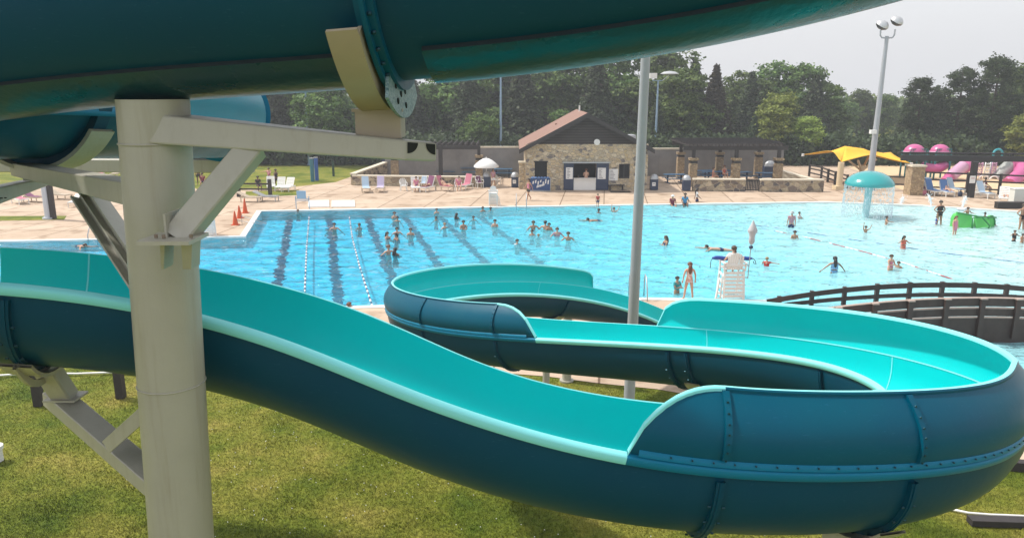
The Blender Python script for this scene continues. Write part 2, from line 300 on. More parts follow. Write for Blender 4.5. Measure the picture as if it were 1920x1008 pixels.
M_AQUA = gel('aqua_gelcoat', (.0, .57, .58), .3, .3, (.0, .50, .52), False)
M_LIP = gel('pale_aqua_gelcoat', (.26, .78, .80), .35, .2, (.20, .68, .70), False)
M_TEAL = gel('dark_teal_fibreglass', (.0, .05, .095), .34, .35, (.0, .065, .10))
M_KEEL = gel('wet_dark_teal', (.0, .045, .07), .24, .4, (.0, .06, .08), True, .4, .5)
M_KSHADE = mat('keel_shade_dark', (.004, .012, .015), .7)  # near-black colour that paints the groove's shade beside the keel
M_HOOD = gel('blue_teal_fibreglass', (.0, .082, .145), .34, .5, (.0, .10, .15))
M_BLUE = gel('rim_blue_fibreglass', (.005, .17, .30), .3, .2, (.01, .15, .25))
M_BOLT = mat('bolt_steel', (.012, .06, .085), .4, metal=.6)
M_STEEL = mat('painted_steel', (.40, .385, .32), .42, noise=(3.5, .4, (.34, .325, .27)), bump=(24, .10))
_nt = M_STEEL.node_tree; _b = _nt.nodes['Principled BSDF']; _src = _b.inputs['Base Color'].links[0].from_socket
_tc = nd(_nt, 'ShaderNodeTexCoord'); _mp = nd(_nt, 'ShaderNodeMapping'); _mp.inputs['Scale'].default_value = (9, 9, .55); _n = nd(_nt, 'ShaderNodeTexNoise'); _n.inputs['Scale'].default_value = 1.6; _n.inputs['Detail'].default_value = 6; _n.inputs['Roughness'].default_value = .7
_nt.links.new(_tc.outputs['Object'], _mp.inputs[0]); _nt.links.new(_mp.outputs[0], _n.inputs['Vector']); _r = ramp(_nt, [(.50, (1, 1, 1)), (.66, (.80, .76, .70)), (.74, (.62, .52, .42))]); _nt.links.new(_n.outputs[0], _r.inputs[0])
_x = nd(_nt, 'ShaderNodeMixRGB', blend_type='MULTIPLY'); _x.inputs[0].default_value = .4; _nt.links.new(_src, _x.inputs[1]); _nt.links.new(_r.outputs[0], _x.inputs[2]); _nt.links.new(_x.outputs[0], _b.inputs['Base Color'])
M_TAN = mat('tan_painted_steel', (.37, .31, .22), .45, noise=(6, .4, (.31, .26, .19)))
P = Path(CP)
h1s = P.find(735, 511, A_, 0, 0, 130); h1e = P.find(774, 364, A_, 0, 130, 240); h1p = P.find(848, 528, A_, 0, 0, 150); h1q = P.find(826, 367, A_, 0, 130, 240)
h2s = P.find(625, 378, -A_, 0, 150, 260); h2e = P.find(698, 319.5, -A_, 0, 240, 292); h2p = P.find(579, 374, -A_, 0, 150, 260); h2q = P.find(668, 315, -A_, 0, 230, 290)
HH, HL = .47, -.17
def hoodh(i, s, p, q, e):
    S = P.s
    if i <= s or i >= e: return 0.
    if i < p: t = (S[i]-S[s])/(S[p]-S[s]); return HH*math.sqrt(max(0, 1-(1-t)**2))
    if i > q: t = (S[e]-S[i])/(S[e]-S[q]); return HH*math.sqrt(max(0, 1-(1-t)**2))
    return HH
slide = thing('water_slide', 'long winding open water slide, bright aqua inside and dark teal outside, sweeping across the foreground', 'water slide', tuple(P.at(100, 0, -.7)))
def kid(mb, name, mats, parent, smooth=True):
    o = mb.build(name, mats, None, smooth); bpy.context.view_layer.update(); o.parent = parent; o.matrix_parent_inverse = parent.matrix_world.inverted() if parent.matrix_world else Matrix(); return o
def PW(o):   # exact inverse for a parent that is only translated / rotated about Z
    return (Matrix.Translation(o.location) @ o.rotation_euler.to_matrix().to_4x4()).inverted()
def kid(mb, name, mats, parent, smooth=True):
    o = mb.build(name, mats, None, smooth); o.parent = parent
    if parent.type == 'EMPTY' and parent.parent is None: o.matrix_parent_inverse = PW(parent)
    return o
I = range(P.N)
inner = arc_prof(A_, S_); outerp = [(x*1.045, z*1.03-.005) for x, z in inner]
mb = MB(); mb.grid([[P.at(i, x, z) for x, z in inner] for i in I]); kid(mb, 'channel', M_AQUA, slide)
mb = MB(); mb.grid([[P.at(i, x, z-.04 if j in (0, len(outerp)-1) else z) for j, (x, z) in enumerate(outerp)] for i in I], flip=True); kid(mb, 'shell', M_TEAL, slide)
lip = [(A_, -.006), (A_+.010, .004), (A_+.042, -.004), (A_+.056, -.015), (A_+.060, -.026), (A_+.048, -.070), (A_+.042, -.075), (A_+.02, -.07)]
def lips(sg, rng, m, name):
    mb = MB(); mb.grid([[P.at(i, sg*x, z) for x, z in lip] for i in rng], flip=sg > 0); kid(mb, name, m, slide, 'auto')
lips(1, range(0, h1s+1), M_LIP, 'rim'); lips(1, range(h1s, h1e+1), M_BLUE, 'rim'); lips(1, range(h1e, P.N), M_LIP, 'rim')
lips(-1, range(0, h2s+1), M_LIP, 'rim'); lips(-1, range(h2s, h2e+1), M_BLUE, 'rim'); lips(-1, range(h2e, P.N), M_LIP, 'rim')
def hood(sg, s, p, q, e):
    def wallpt(i, f, off):      # f 0..1 up the wall
        h = hoodh(i, s, p, q, e); z = h*f; g = z/HH
        x = A_+HL*g*g+.06*math.sin(math.pi*g)*1.0
        return (x+off, z)
    ii = list(range(s, e+1)); K = 9
    a = MB(); a.grid([[P.at(i, sg*wallpt(i, k/K, 0)[0], wallpt(i, k/K, 0)[1]) for k in range(K+1)] for i in ii], flip=sg > 0)
    iw = kid(a, 'raised_wall', M_AQUA, slide)
    a = MB(); a.grid([[P.at(i, sg*wallpt(i, k/K, .03)[0], wallpt(i, k/K, .03)[1]) for k in range(K+1)] for i in ii], flip=sg < 0)
    ow = kid(a, 'raised_wall', M_HOOD, slide); ow['label'] = 'blue teal outer face of the raised wall'
    a = MB(); a.grid([[P.at(i, sg*(wallpt(i, 1, 0)[0]+x), wallpt(i, 1, 0)[1]+z) for x, z in ((-.004, -.02), (-.003, .012), (.01, .018), (.036, .017))] for i in ii], flip=sg > 0)
    kid(a, 'wall_edge', M_LIP, iw)
    for r_, m_ in ((range(s, p+1), M_LIP), (range(p, q+1), M_HOOD), (range(q, e+1), M_LIP)):
        a = MB(); a.grid([[P.at(i, sg*(wallpt(i, 1, 0)[0]+x), wallpt(i, 1, 0)[1]+z) for x, z in ((.036, .017), (.046, .006), (.044, -.022), (.03, -.024))] for i in r_], flip=sg > 0); kid(a, 'wall_edge', m_, ow, 'auto')
    a = MB(); a.grid([[P.at(i, sg*(A_+x), z) for x, z in ((.03, .045), (.05, .045), (.055, .012), (.055, -.0))] for i in ii[1:-1]], flip=sg > 0)
    for i in ii[4:-4:2]:
        c = P.at(i, sg*(A_+.058), .03); a.cyl(c, c+Vector(P.r[i])*sg*.012, .006, n=6, mi=1)
    sm = kid(a, 'seam_strip', [M_BLUE, M_BOLT], ow)
    a = MB()                    # pale joint line inside
    a.grid([[P.at(i, sg*(A_+x), z) for x, z in ((-.006, -.008), (-.009, 0), (-.004, .008))] for i in ii]); kid(a, 'seam_line', M_LIP, iw)
hood(1, h1s, h1p, h1q, h1e); hood(-1, h2s, h2p, h2q, h2e)
def ring(i, side=0, hs=None):
    """bolted joint flange wrapped round the underside, and up the raised wall"""
    a = MB(); pr = outerp; rows = []
    for off, al in ((.0, -.028), (.036, -.028), (.036, -.009), (.044, -.009), (.044, .009), (.036, .009), (.036, .028), (0, .028)):
        row = []
        for x, z in pr:
            L_ = math.hypot(x, z+S_) or 1; ux, uz = (x/L_, (z+S_)/L_) if z < -S_ else (math.copysign(1, x), 0)
            row.append(P.at(i, x+ux*off, min(z, -.1)+uz*off, al))
        rows.append(row)
    a.grid(rows)
    for k in range(3, len(pr)-3, 2):
        x, z = pr[k]; L_ = math.hypot(x, z+S_); ux, uz = x/L_, (z+S_)/L_
        for al in (-.06, .035): a.cyl(P.at(i, x+ux*.03, z+uz*.03, al), P.at(i, x+ux*.03, z+uz*.03, al+.02), .008, n=6, mi=1)
    if side:
        b_ = MB(); rows = []
        for off, al in ((0, -.022), (.03, -.022), (.03, .022), (0, .022)):
            row = []
            for k in range(9):
                g = k/8; x = A_+HL*g*g+.06*math.sin(math.pi*g)+.03; row.append(P.at(i, side*(x+off), max(.05, HH*g), al))
            rows.append(row)
        b_.grid(rows)
        for k in range(1, 8, 1):
            g = k/8; x = A_+HL*g*g+.06*math.sin(math.pi*g)+.058; c = P.at(i, side*x, HH*g, 0); b_.cyl(c, c+Vector(P.r[i])*side*.008, .008, n=6, mi=1)
        kid(b_, 'joint_ring', [M_HOOD, M_BOLT], slide, False)
    kid(a, 'joint_ring', [M_TEAL, M_BOLT], slide, False)
    return i
RINGS = [ring(P.find(10, 380, A_, -.4, 0, 60)), ring(P.find(850, 528, A_, 0, 60, 150), 1), ring(P.find(1066, 529, A_, 0, 60, 150), 1), ring(P.find(805, 410, -A_, -.3, 150, 260)),
         ring(P.find(579, 374, -A_, 0, 170, 260), -1), ring(P.find(498, 364, -A_, 0, 170, 260), -1), ring(P.find(664, 340, A_, -.3, 230, 300)), ring(P.find(1045, 399, A_, 0, 140, 220), 1), ring(P.find(826, 367, A_, 0, 150, 240), 1)]
a = MB()
for (u, v) in ((112.5, 300), (1045, 385), (826, 385)):        # thin pale cross joints inside the channel
    pass
for i in (P.find(112, 275, -A_, 0, 0, 60), RINGS[7], RINGS[8], RINGS[6]):
    a = MB(); a.grid([[P.at(i, x*.995, z*.995+.001, al) for x, z in inner] for al in (-.006, .006)]); kid(a, 'cross_joint', M_LIP, slide)
# short steel legs that carry the flume
M_CONC = mat('grey_concrete', (.42, .40, .36), .85, noise=(4, .5, (.3, .29, .26)), bump=(12, .3))
def flume_leg(i, label, footing=True, r=.09):
    c = P.at(i, 0, -.72); t = thing('slide_support', label, 'support', (c.x, c.y, 0), 0, 'steel posts under the water slide')
    a = MB(); ang = [math.pi*(.5+q) for q in np.linspace(-.28, .28, 13)]
    a.grid([[P.at(i, (A_+.08)*math.cos(q), -S_-(A_+.08)*math.sin(q), al) for q in ang] for al in (-.11, .11)]); a.grid([[P.at(i, (A_+.10)*math.cos(q), -S_-(A_+.10)*math.sin(q), al) for q in ang] for al in (-.11, .11)], flip=True)
    a.grid([[P.at(i, (A_+e)*math.cos(q), -S_-(A_+e)*math.sin(q), .11) for q in ang] for e in (.08, .1)]); a.grid([[P.at(i, (A_+e)*math.cos(q), -S_-(A_+e)*math.sin(q), -.11) for q in ang] for e in (.08, .1)])
    kid(a, 'saddle', M_STEEL, t)
    a = MB(); a.cyl((c.x, c.y, .12), (c.x, c.y, c.z-.06), r, n=18); kid(a, 'post', M_STEEL, t, 'auto')
    a = MB(); a.cyl((c.x, c.y, -.05), (c.x, c.y, .13), .34, n=20); kid(a, 'footing', M_CONC, t, 'auto')
flume_leg(RINGS[3], 'short steel support under the middle run of the slide, right of the tall grey pole')
flume_leg(RINGS[6], 'steel support under the far run of the slide beside the pool deck')
flume_leg(RINGS[2], 'support with concrete footing under the nearest loop of the slide at lower right', r=.12)
c = G(664, 428); t = thing('slide_support', 'pale round post standing on the deck strip between two runs of the slide', 'support', (c.x, c.y, 0), 0, 'steel posts under the water slide')
jj = min(range(150, 230), key=lambda i: (P.p[i][0]-c.x)**2+(P.p[i][1]-c.y)**2); a = MB(); a.cyl((c.x, c.y, 0), (c.x, c.y, P.p[jj][2]-.7), .13, n=18); kid(a, 'post', M_STEEL, t, 'auto'); a = MB(); a.cyl((c.x, c.y, -.02), (c.x, c.y, .03), .2, n=18); kid(a, 'base_plate', M_STEEL, t, 'auto')

# ================================================================ UPPER FLUME (overhead) and the loops behind the column
def flume(name, label, bot, ringsat, m_shell, R=.6, keel=True, closed=False, sgn=1):
    cp = []
    for (u, v, d) in bot: q = U(u, v, d); cp.append([q.x, q.y, q.z+R+.13 if not closed else q.z+R, 0])
    Q = Path(cp, 16); t = thing(name, label, 'water slide', tuple(Q.at(Q.N//2, 0, -.8)))
    if closed: pr = [(R*math.cos(q), R*math.sin(q)) for q in np.linspace(0, 2*math.pi, 40)]
    else: pr = [(R*.8, .35), (R*.95, .2)]+[(R*math.cos(q), -.13-R*math.sin(q)) for q in np.linspace(0, math.pi, 40)]+[(-R*.95, .2), (-R*.8, .35)]
    a = MB(); a.grid([[Q.at(i, x, z) for x, z in pr] for i in range(Q.N)], flip=True); kid(a, 'shell', m_shell, t)
    if not closed:
        a = MB(); a.grid([[Q.at(i, x*.955, z*.97) for x, z in pr] for i in range(Q.N)]); kid(a, 'channel', M_AQUA, t)
        for s in (1, -1):
            a = MB(); a.grid([[Q.at(i, s*(R*.8+x), .35+z) for x, z in ((-.03, -.01), (-.02, .02), (.03, .015), (.05, -.03))] for i in range(Q.N)], flip=s > 0); kid(a, 'rim', M_LIP, t)
    return Q, t
upQ, upper = flume('water_slide', 'dark teal slide tube passing close overhead across the top of the view', [(-700, 254.3, 5.6), (-420, 195.4, 5.1), (-200, 148.8, 4.8), (0, 114.6, 4.65), (220, 92.9, 4.55), (455, 79.9, 4.45), (700, 55.0, 4.35), (960, 1.5, 4.3), (1230, -80.8, 4.4), (1600, -192.0, 4.8), (2100, -332.1, 5.6)], [], M_TEAL)
kp = [(q) for q in np.linspace(math.radians(48), math.radians(132), 22)]
i0 = upQ.find(515, 70, 0, -.73); i1 = upQ.find(440, 80, 0, -.73)
for lo, hi, rr in ((min(i0, i1, key=lambda k: k)*0, min(i0, i1), .628), (max(i0, i1), upQ.N, .632)):
    a = MB(); rows = [[upQ.at(i, rr*math.cos(q), -.13-rr*math.sin(q)) for q in kp] for i in range(lo, hi)]
    a.grid(rows, flip=True)
    kid(a, 'keel_strip', M_KEEL, upper, True); a = MB()
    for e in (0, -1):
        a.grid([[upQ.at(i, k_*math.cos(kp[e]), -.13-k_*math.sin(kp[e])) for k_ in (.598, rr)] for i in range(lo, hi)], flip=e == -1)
    a.grid([[upQ.at(hi-1 if lo == 0 else lo, k_*math.cos(q), -.13-k_*math.sin(q)) for k_ in (.6, rr)] for q in kp]); kid(a, 'keel_shade_line', M_KSHADE, upper, False)  # dark strip along the keel edges, shade put into the colour
M_SPECK = mat('speckled_flange', (.30, .42, .43), .4, noise=(60, 1, (.03, .10, .12)), bump=(60, .4))
ir = upQ.find(468, 80, 0, -.73)
def fl(x0, r0, r1, al0, al1, m, nm, q0=-.1, q1=1.1, low=0.0, K=40):
    a = MB(); qs = [math.pi*q for q in np.linspace(q0, q1, K)]
    def pt(q, r, al):
        e = low*max(0, math.sin(q))**3 if r > .62 else 0
        return upQ.at(ir, (r+e)*math.cos(q), -.13-(r+e)*math.sin(q), al)
    prof = [(r0, al0), (r1, al0), (r1, al1), (r0, al1), (r0, al0)]
    a.grid([[pt(q, r, al) for q in qs] for r, al in prof])
    for q in (qs[0], qs[-1]): a.add([pt(q, r, al) for r, al in prof[:4]], [(0, 1, 2, 3)])
    return kid(a, nm, m, upper if nm != 'saddle' else column, 'auto')
sg = 1 if upQ.t[ir][0] > 0 else -1     # direction of +X along the path
cT = U(179.5, 103, 4.44); cB_ = PY(212, 595, cT.y); dirc = (cB_-cT).normalized(); cB = cT+dirc*(cT.z/-dirc.z)
column = thing('support_column', 'thick beige steel column at left with arms and braces that carry the slide tubes', 'column', (cB.x, cB.y, 0))
a = MB(); a.cyl(cT+Vector((0, 0, .0)), cB, .198, n=48); kid(a, 'column', M_STEEL, column, 'auto')
a = MB(); a.cyl(cT+Vector((0, 0, .02)), cT-Vector((0, 0, .03)), .1985, n=48); kid(a, 'cap_plate', M_STEEL, column, 'auto')
a = MB(); a.cyl((cB.x, cB.y, -.02), (cB.x, cB.y, .04), .4, n=32); kid(a, 'base_plate', M_STEEL, column, 'auto')
fl(0, .6, .655, -.05, .05, M_HOOD, 'joint_flange', low=.0)
jf = fl(0, .6, .70, -.012, .012, M_HOOD, 'joint_flange', low=.0)
bpl = fl(0, .6, .79, .012, .03, M_SPECK, 'bolt_plate', .33, .67, low=.02)
fl(0, .71, .735, -.195, -.035, M_TAN, 'saddle', .16, .86, low=.03)
fl(0, .60, .735, -.05, -.03, M_TAN, 'saddle', .17, .86, low=.03)
a = MB(); 
for q in np.linspace(-.05, .33, 9):
    for al in (.03, .05): 
        c = upQ.at(ir, .665*math.cos(math.pi*q), -.13-.665*math.sin(math.pi*q), .012); 
    a = MB(); a.cyl(c, c+Vector(upQ.t[ir])*.022, .010, n=8); kid(a, 'bolt', M_BOLT, jf)
M_HOLE = mat('dark_opening', (.012, .014, .012), .9)
a = MB()
for q, r in ((.40, .66), (.46, .68), (.515, .66), (.42, .735), (.51, .74)):
    c = upQ.at(ir, r*math.cos(math.pi*q), -.13-r*math.sin(math.pi*q), .031); a = MB(); a.cyl(c, c+Vector(upQ.t[ir])*.004, .018, n=10); kid(a, 'bolt_hole', M_HOLE, bpl)
def cax(v):
    y = cT.y
    for _ in range(4): p = PY(0, v, y); f = (cT.z-p.z)/-dirc.z; y = (cT+dirc*f).y
    return cT+dirc*f
# arm to the overhead tube: mitred box beam
sb = upQ.at(ir, 0, -.93, -.16)            # under the saddle
def hull8(n4, f4, mb): return mb.add(list(n4)+list(f4), [(0, 1, 2, 3), (7, 6, 5, 4), (0, 4, 5, 1), (1, 5, 6, 2), (2, 6, 7, 3), (3, 7, 4, 0)])
dn, de = 4.30, 4.34
nf = [U(168, 150.5, dn), U(474, 170.5, de), U(474, 146.5, de), U(168, 115.5, dn)]
ff = [U(190, 150, dn+.26), U(512, 172.0, de+.17), U(512, 149.5, de+.17), U(190, 113, dn+.26)]
a = MB(); hull8(nf, ff, a); arm = kid(a, 'arm', M_STEEL, column, False)
bv = arm.modifiers.new('bevel', 'BEVEL'); bv.width = .012; bv.segments = 2
e0, e1, e2, e3 = nf[1], ff[1], ff[2], nf[2]     # end face corners
en = (e1-e0).cross(e3-e0).normalized(); en = en if en.dot(CAM-e0) > 0 else -en
def ef(a_, b_): return (e0+(e1-e0)*a_)+((e3+(e2-e3)*a_)-(e0+(e1-e0)*a_))*b_+en*.003
a = MB()
for pts in ([(.08, .9)]+[(.08+.32*math.cos(q), .9-.55*math.sin(q)) for q in np.linspace(0, math.pi/2, 8)], [(.94, .9)]+[(.94-.30*math.cos(q), .9-.55*math.sin(q)) for q in np.linspace(0, math.pi/2, 8)]):
    a = MB(); a.add([ef(*p) for p in pts], [tuple(range(len(pts)))]); kid(a, 'end_opening', M_HOLE, arm, False)
a = MB(); p = upQ.at(ir, 0, -.13-.765, -.12); ta = U(452, 144.5, 4.42).z; zc = p.z+.01; a.box((p.x, p.y, (zc+ta)/2), (.26, .2, zc-ta)); a.box((p.x, p.y, zc), (.29, .23, .018)); kid(a, 'saddle_block', M_TAN, column, False)
a = MB(); a.beam(U(207, 263, 4.20), U(298, 154, 4.40), .14, .12, up=(0, -1, .3), bev=.008); kid(a, 'brace', M_STEEL, column, False)
a = MB(); a.box(U(203, 262, 4.16), (.28, .27, .02)); kid(a, 'bracket_plate', M_STEEL, column, False)
a = MB(); a.box(U(203, 246, 4.22), (.012, .2, .15)); kid(a, 'bracket_plate', M_STEEL, column, False)
a = MB()
for u0, u1 in ((187, 192), (212, 224)):
    q = [U(u0, 266, 4.10), U(u1+1, 266, 4.10), U(u1, 298, 4.22), U(u0+2, 298, 4.22)]; a.extr(q, (0, .12, 0))
kid(a, 'gusset', M_STEEL, column, False)
# left arm, its brace and saddle
a = MB(); a.beam(U(24, 180, 6.35), cax(214), .15, .105, h2=.15, bev=.006); kid(a, 'arm', M_STEEL, column, False)
a = MB(); q0, q1 = U(98, 205, 5.62), cax(350); a.beam(q0, q1, .15, .012, up=(0, -1, 0)); a.beam(q0, q1, .012, .12, up=(0, -1, 0))
t_ = (q1-q0).normalized(); s_ = t_.cross(Vector((0, -1, 0))).normalized()
a.beam(q0+s_*.075, q1+s_*.075, .014, .13, up=(0, -1, 0)); a.beam(q0-s_*.075, q1-s_*.075, .014, .13, up=(0, -1, 0)); kid(a, 'brace', M_STEEL, column, False)
# lower arm under the near flume
a = MB(); a.beam(U(64, 446, 5.95), cax(572), .17, .115, bev=.006); kid(a, 'arm', M_STEEL, column, False)
q0, q1 = U(130, 496, 5.25), cax(432); a = MB(); a.beam(q0, q1, .13, .012, up=(0, 0, 1)); a.beam(q0+Vector((0, -.065, -.03)), q1+Vector((0, -.065, -.03)), .012, .09, up=(0, 0, 1)); a.beam(q0+Vector((0, .065, -.03)), q1+Vector((0, .065, -.03)), .012, .09, up=(0, 0, 1)); kid(a, 'brace', M_STEEL, column, False)
i0_ = P.find(52, 416, 0, -.7, 0, 70); c = P.at(i0_, 0, -.74); a = MB(); ang = [math.pi*(.5+q) for q in np.linspace(-.24, .24, 13)]
for e0_, e1_ in ((.075, .10),):
    for al0, al1 in ((-.1, .1),):
        rows = [[P.at(i0_, (A_+r)*math.cos(q), -S_-(A_+r)*math.sin(q), al) for q in ang] for r, al in ((e0_, al0), (e1_, al0), (e1_, al1), (e0_, al1), (e0_, al0))]; a.grid(rows)
        rows = [[P.at(i0_, (A_+r+.09*math.sin(q)**8)*math.cos(q), -S_-(A_+r+.09*math.sin(q)**8)*math.sin(q), al) for q in ang] for r, al in ((.06, -.012), (.11, -.012), (.11, .012), (.06, .012), (.06, -.012))]; a.grid(rows)
kid(a, 'saddle', M_STEEL, column, False)
a = MB(); sbp = U(77, 447, 5.86); a.beam((c.x, c.y, c.z+.02), sbp, .15, .13, up=(0, 1, 0), bev=.01); a.box(sbp+Vector((0, 0, -.0)), (.24, .2, .015)); kid(a, 'saddle_block', M_STEEL, column, False)
# the loop of tube behind the column
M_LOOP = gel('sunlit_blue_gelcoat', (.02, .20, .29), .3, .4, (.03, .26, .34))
cps = [U(-420, 30, 4.6), U(-300, 48, 4.9), U(-170, 62, 5.2), (U(-50, 72, 5.6)), U(48, 80, 6.2), U(130, 92, 7.2), U(200, 104, 8.5), U(250, 112, 9.8), U(266, 117, 11), U(235, 122, 12.2), U(160, 126, 13), U(60, 127, 13.6), U(-80, 125, 14), U(-260, 122, 14)]
LQ = Path([[p.x, p.y, p.z, 0] for p in cps], 14)
loop = thing('water_slide', 'curved blue tube section looping behind the beige column at upper left', 'water slide', tuple(LQ.at(60, 0, -.6)))
circ = [(.6*math.cos(q), .6*math.sin(q)) for q in np.linspace(0, 2*math.pi, 44)]
def tubeparts(lo, hi, q0, q1, m, nm, r=.6):
    a = MB(); a.grid([[LQ.at(i, r*math.cos(q), r*math.sin(q)) for q in np.linspace(q0, q1, 24)] for i in range(lo, hi)], flip=True); kid(a, nm, m, loop)
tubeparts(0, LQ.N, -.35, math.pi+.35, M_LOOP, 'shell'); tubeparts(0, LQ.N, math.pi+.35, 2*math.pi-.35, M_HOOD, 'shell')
for s_ in (0, math.pi):
    a = MB(); q = -.35 if s_ == 0 else math.pi+.35
    a.grid([[LQ.at(i, r*math.cos(q), r*math.sin(q)+z) for r, z in ((.6, .03), (.66, .03), (.665, -.03), (.6, -.04))] for i in range(LQ.N)], flip=s_ == 0); kid(a, 'rim', M_BLUE, loop)
def lring(i, m, r1=.68, w=.05):
    a = MB(); a.grid([[LQ.at(i, r*math.cos(q), r*math.sin(q), al) for q in np.linspace(0, 2*math.pi, 48)] for r, al in ((.58, -w), (r1, -w), (r1, w), (.58, w))]); kid(a, 'joint_ring', m, loop, 'auto')
k2 = LQ.find(48, 170, 0, -.6, 0, 70); lring(k2, M_TEAL, .66, .07)
k3 = LQ.find(318, 120, .6, 0, 40, 140); lring(k3, M_BLUE, .66, .06)
a = MB(); rows = [[LQ.at(k2, r*math.cos(q), r*math.sin(q), al) for q in np.linspace(math.pi*1.12, math.pi*1.82, 24)] for r, al in ((.67, -.13), (.70, -.13), (.70, .13), (.67, .13), (.67, -.13))]; a.grid(rows); kid(a, 'saddle', M_STEEL, column, False)
c = LQ.at(k2, 0, -.72); a = MB(); a.box(c, (.22, .2, .1)); kid(a, 'saddle_block', M_STEEL, column, False)
# farther frame behind the column
fr_ = thing('support_frame', 'horizontal pale beam with posts crossing behind the beige column under the far loop of tube', 'support frame', (U(100, 176, 11).x, U(100, 176, 11).y, 0))
b0, b1 = U(-220, 175, 11.2), U(296, 177, 11.2); a = MB(); a.beam(b0, b1, .18, .19, bev=.01); kid(a, 'beam', M_STEEL, fr_, False)
pX = b0+(b1-b0)*.02; a = MB(); a.cyl((pX.x, pX.y+.3, b0.z+.3), (pX.x, pX.y+.3, 0), .2, n=24); kid(a, 'post', M_STEEL, fr_, 'auto')
fr2 = thing('support_beam', 'pale sloping steel beam entering at the left edge below the blue tube', 'beam', tuple(U(-40, 250, 5.2)))
a = MB(); a.beam(U(-420, 330, 3.2), U(44, 196, 6.6), .16, .30, up=(0, -.35, 1), h2=.07, bev=.008); kid(a, 'beam', M_STEEL, fr2, False)
p_ = U(-420, 330, 3.2); a = MB(); a.cyl((p_.x, p_.y, p_.z+.3), (p_.x, p_.y, 0), .2, n=24); kid(a, 'post', M_STEEL, fr2, 'auto')
a = MB(); p_ = U(5, 214, 5.93)-Vector((0, .1, 0)); a.ell(p_, (.035, .01, .012), 8); a.ell(p_+Vector((.04, 0, .01)), (.02, .01, .006), 8); a.ell(p_+Vector((.075, 0, .012)), (.012, .01, .005), 8); kid(a, 'rust_spot', mat('rust', (.03, .03, .025), .9), fr2, False)

# bolts and weld beads on the column brackets
a = MB(); M_RUST = mat('rusty_bolt', (.22, .17, .12), .7)
for u, v in ((183, 261), (192, 261.5), (224, 261)):
    q = U(u, v, 4.10); b_ = MB(); b_.cyl(q, q+Vector((0, 0, .018)), .010, n=8); kid(b_, 'bolt', M_RUST, column, False)
pc_ = cax(150); b_ = MB(); b_.tube([pc_+Vector((.2*math.cos(q), .2*math.sin(q), 0)) for q in np.linspace(0, 6.28, 40)], .006, 6); kid(b_, 'weld_seam', M_STEEL, column, True)
pc_ = cax(430); b_ = MB(); b_.tube([pc_+Vector((.2*math.cos(q), .2*math.sin(q), 0)) for q in np.linspace(0, 6.28, 40)], .005, 6); kid(b_, 'weld_seam', M_STEEL, column, True)
# ================================================================ BUILDINGS, WALLS, PERGOLAS
def stone_mat(name, cols, scale, mortar=(.55, .5, .42)):
    m = bpy.data.materials.new(name); m.use_nodes = True; nt = m.node_tree; b = nt.nodes['Principled BSDF']; L = nt.links.new; tc = nd(nt, 'ShaderNodeTexCoord')
    mp = nd(nt, 'ShaderNodeMapping'); mp.inputs['Scale'].default_value = (1, 1, 1.5); L(tc.outputs['Object'], mp.inputs[0])
    v = nd(nt, 'ShaderNodeTexVoronoi'); v.inputs['Scale'].default_value = scale; L(mp.outputs[0], v.inputs['Vector'])
    v2 = nd(nt, 'ShaderNodeTexVoronoi', feature='DISTANCE_TO_EDGE'); v2.inputs['Scale'].default_value = scale; L(mp.outputs[0], v2.inputs['Vector'])
    s = nd(nt, 'ShaderNodeSeparateColor'); L(v.outputs['Color'], s.inputs[0]); r = ramp(nt, [(i/len(cols), c) for i, c in enumerate(cols)]); r.color_ramp.interpolation = 'CONSTANT'; L(s.outputs[0], r.inputs[0])
    r2 = nd(nt, 'ShaderNodeMapRange'); r2.inputs[1].default_value = .02; r2.inputs[2].default_value = .09; L(v2.outputs[0], r2.inputs[0])
    n = nd(nt, 'ShaderNodeTexNoise'); n.inputs['Scale'].default_value = 9; n.inputs['Detail'].default_value = 4; L(tc.outputs['Object'], n.inputs['Vector']); r3 = ramp(nt, [(.3, (.7, .7, .7)), (.7, (1.15, 1.15, 1.15))]); L(n.outputs[0], r3.inputs[0])
    x = nd(nt, 'ShaderNodeMixRGB'); x.inputs[1].default_value = (*mortar, 1); L(r2.outputs[0], x.inputs[0]); L(r.outputs[0], x.inputs[2])
    y = nd(nt, 'ShaderNodeMixRGB', blend_type='MULTIPLY'); y.inputs[0].default_value = 1; L(x.outputs[0], y.inputs[1]); L(r3.outputs[0], y.inputs[2]); L(y.outputs[0], b.inputs['Base Color']); b.inputs['Roughness'].default_value = .9
    bu = nd(nt, 'ShaderNodeBump'); bu.inputs['Distance'].default_value = .06; bu.inputs['Strength'].default_value = .8; L(r2.outputs[0], bu.inputs['Height']); L(bu.outputs[0], b.inputs['Normal']); MATS[name] = m; return m
M_STONE = stone_mat('field_stone', [(.52, .41, .25), (.62, .50, .32), (.56, .46, .31), (.48, .38, .26), (.64, .55, .40), (.55, .43, .26), (.60, .49, .33), (.58, .46, .29), (.62, .52, .36), (.50, .42, .30), (.66, .57, .42), (.20, .18, .17)], 2.9, (.46, .40, .31))
M_STONE2 = stone_mat('dark_field_stone', [(.30, .24, .17), (.45, .38, .26), (.16, .13, .11), (.50, .42, .30), (.22, .18, .15), (.36, .30, .22), (.12, .11, .11)], 2.0, (.42, .36, .27))
M_CAP = mat('limestone_cap', (.66, .60, .48), .8, noise=(3, .5, (.5, .45, .36)))
M_PILLAR = stone_mat('split_stone', [(.42, .31, .18), (.50, .37, .22), (.36, .26, .16), (.46, .35, .22)], 5, (.35, .27, .18))
M_DARK = mat('dark_brown_wood', (.028, .024, .024), .7, noise=(5, .5, (.05, .042, .04)))
M_NAVY = mat('navy_paint', (.018, .035, .085), .5); M_BLK = mat('black_metal', (.012, .012, .014), .5)
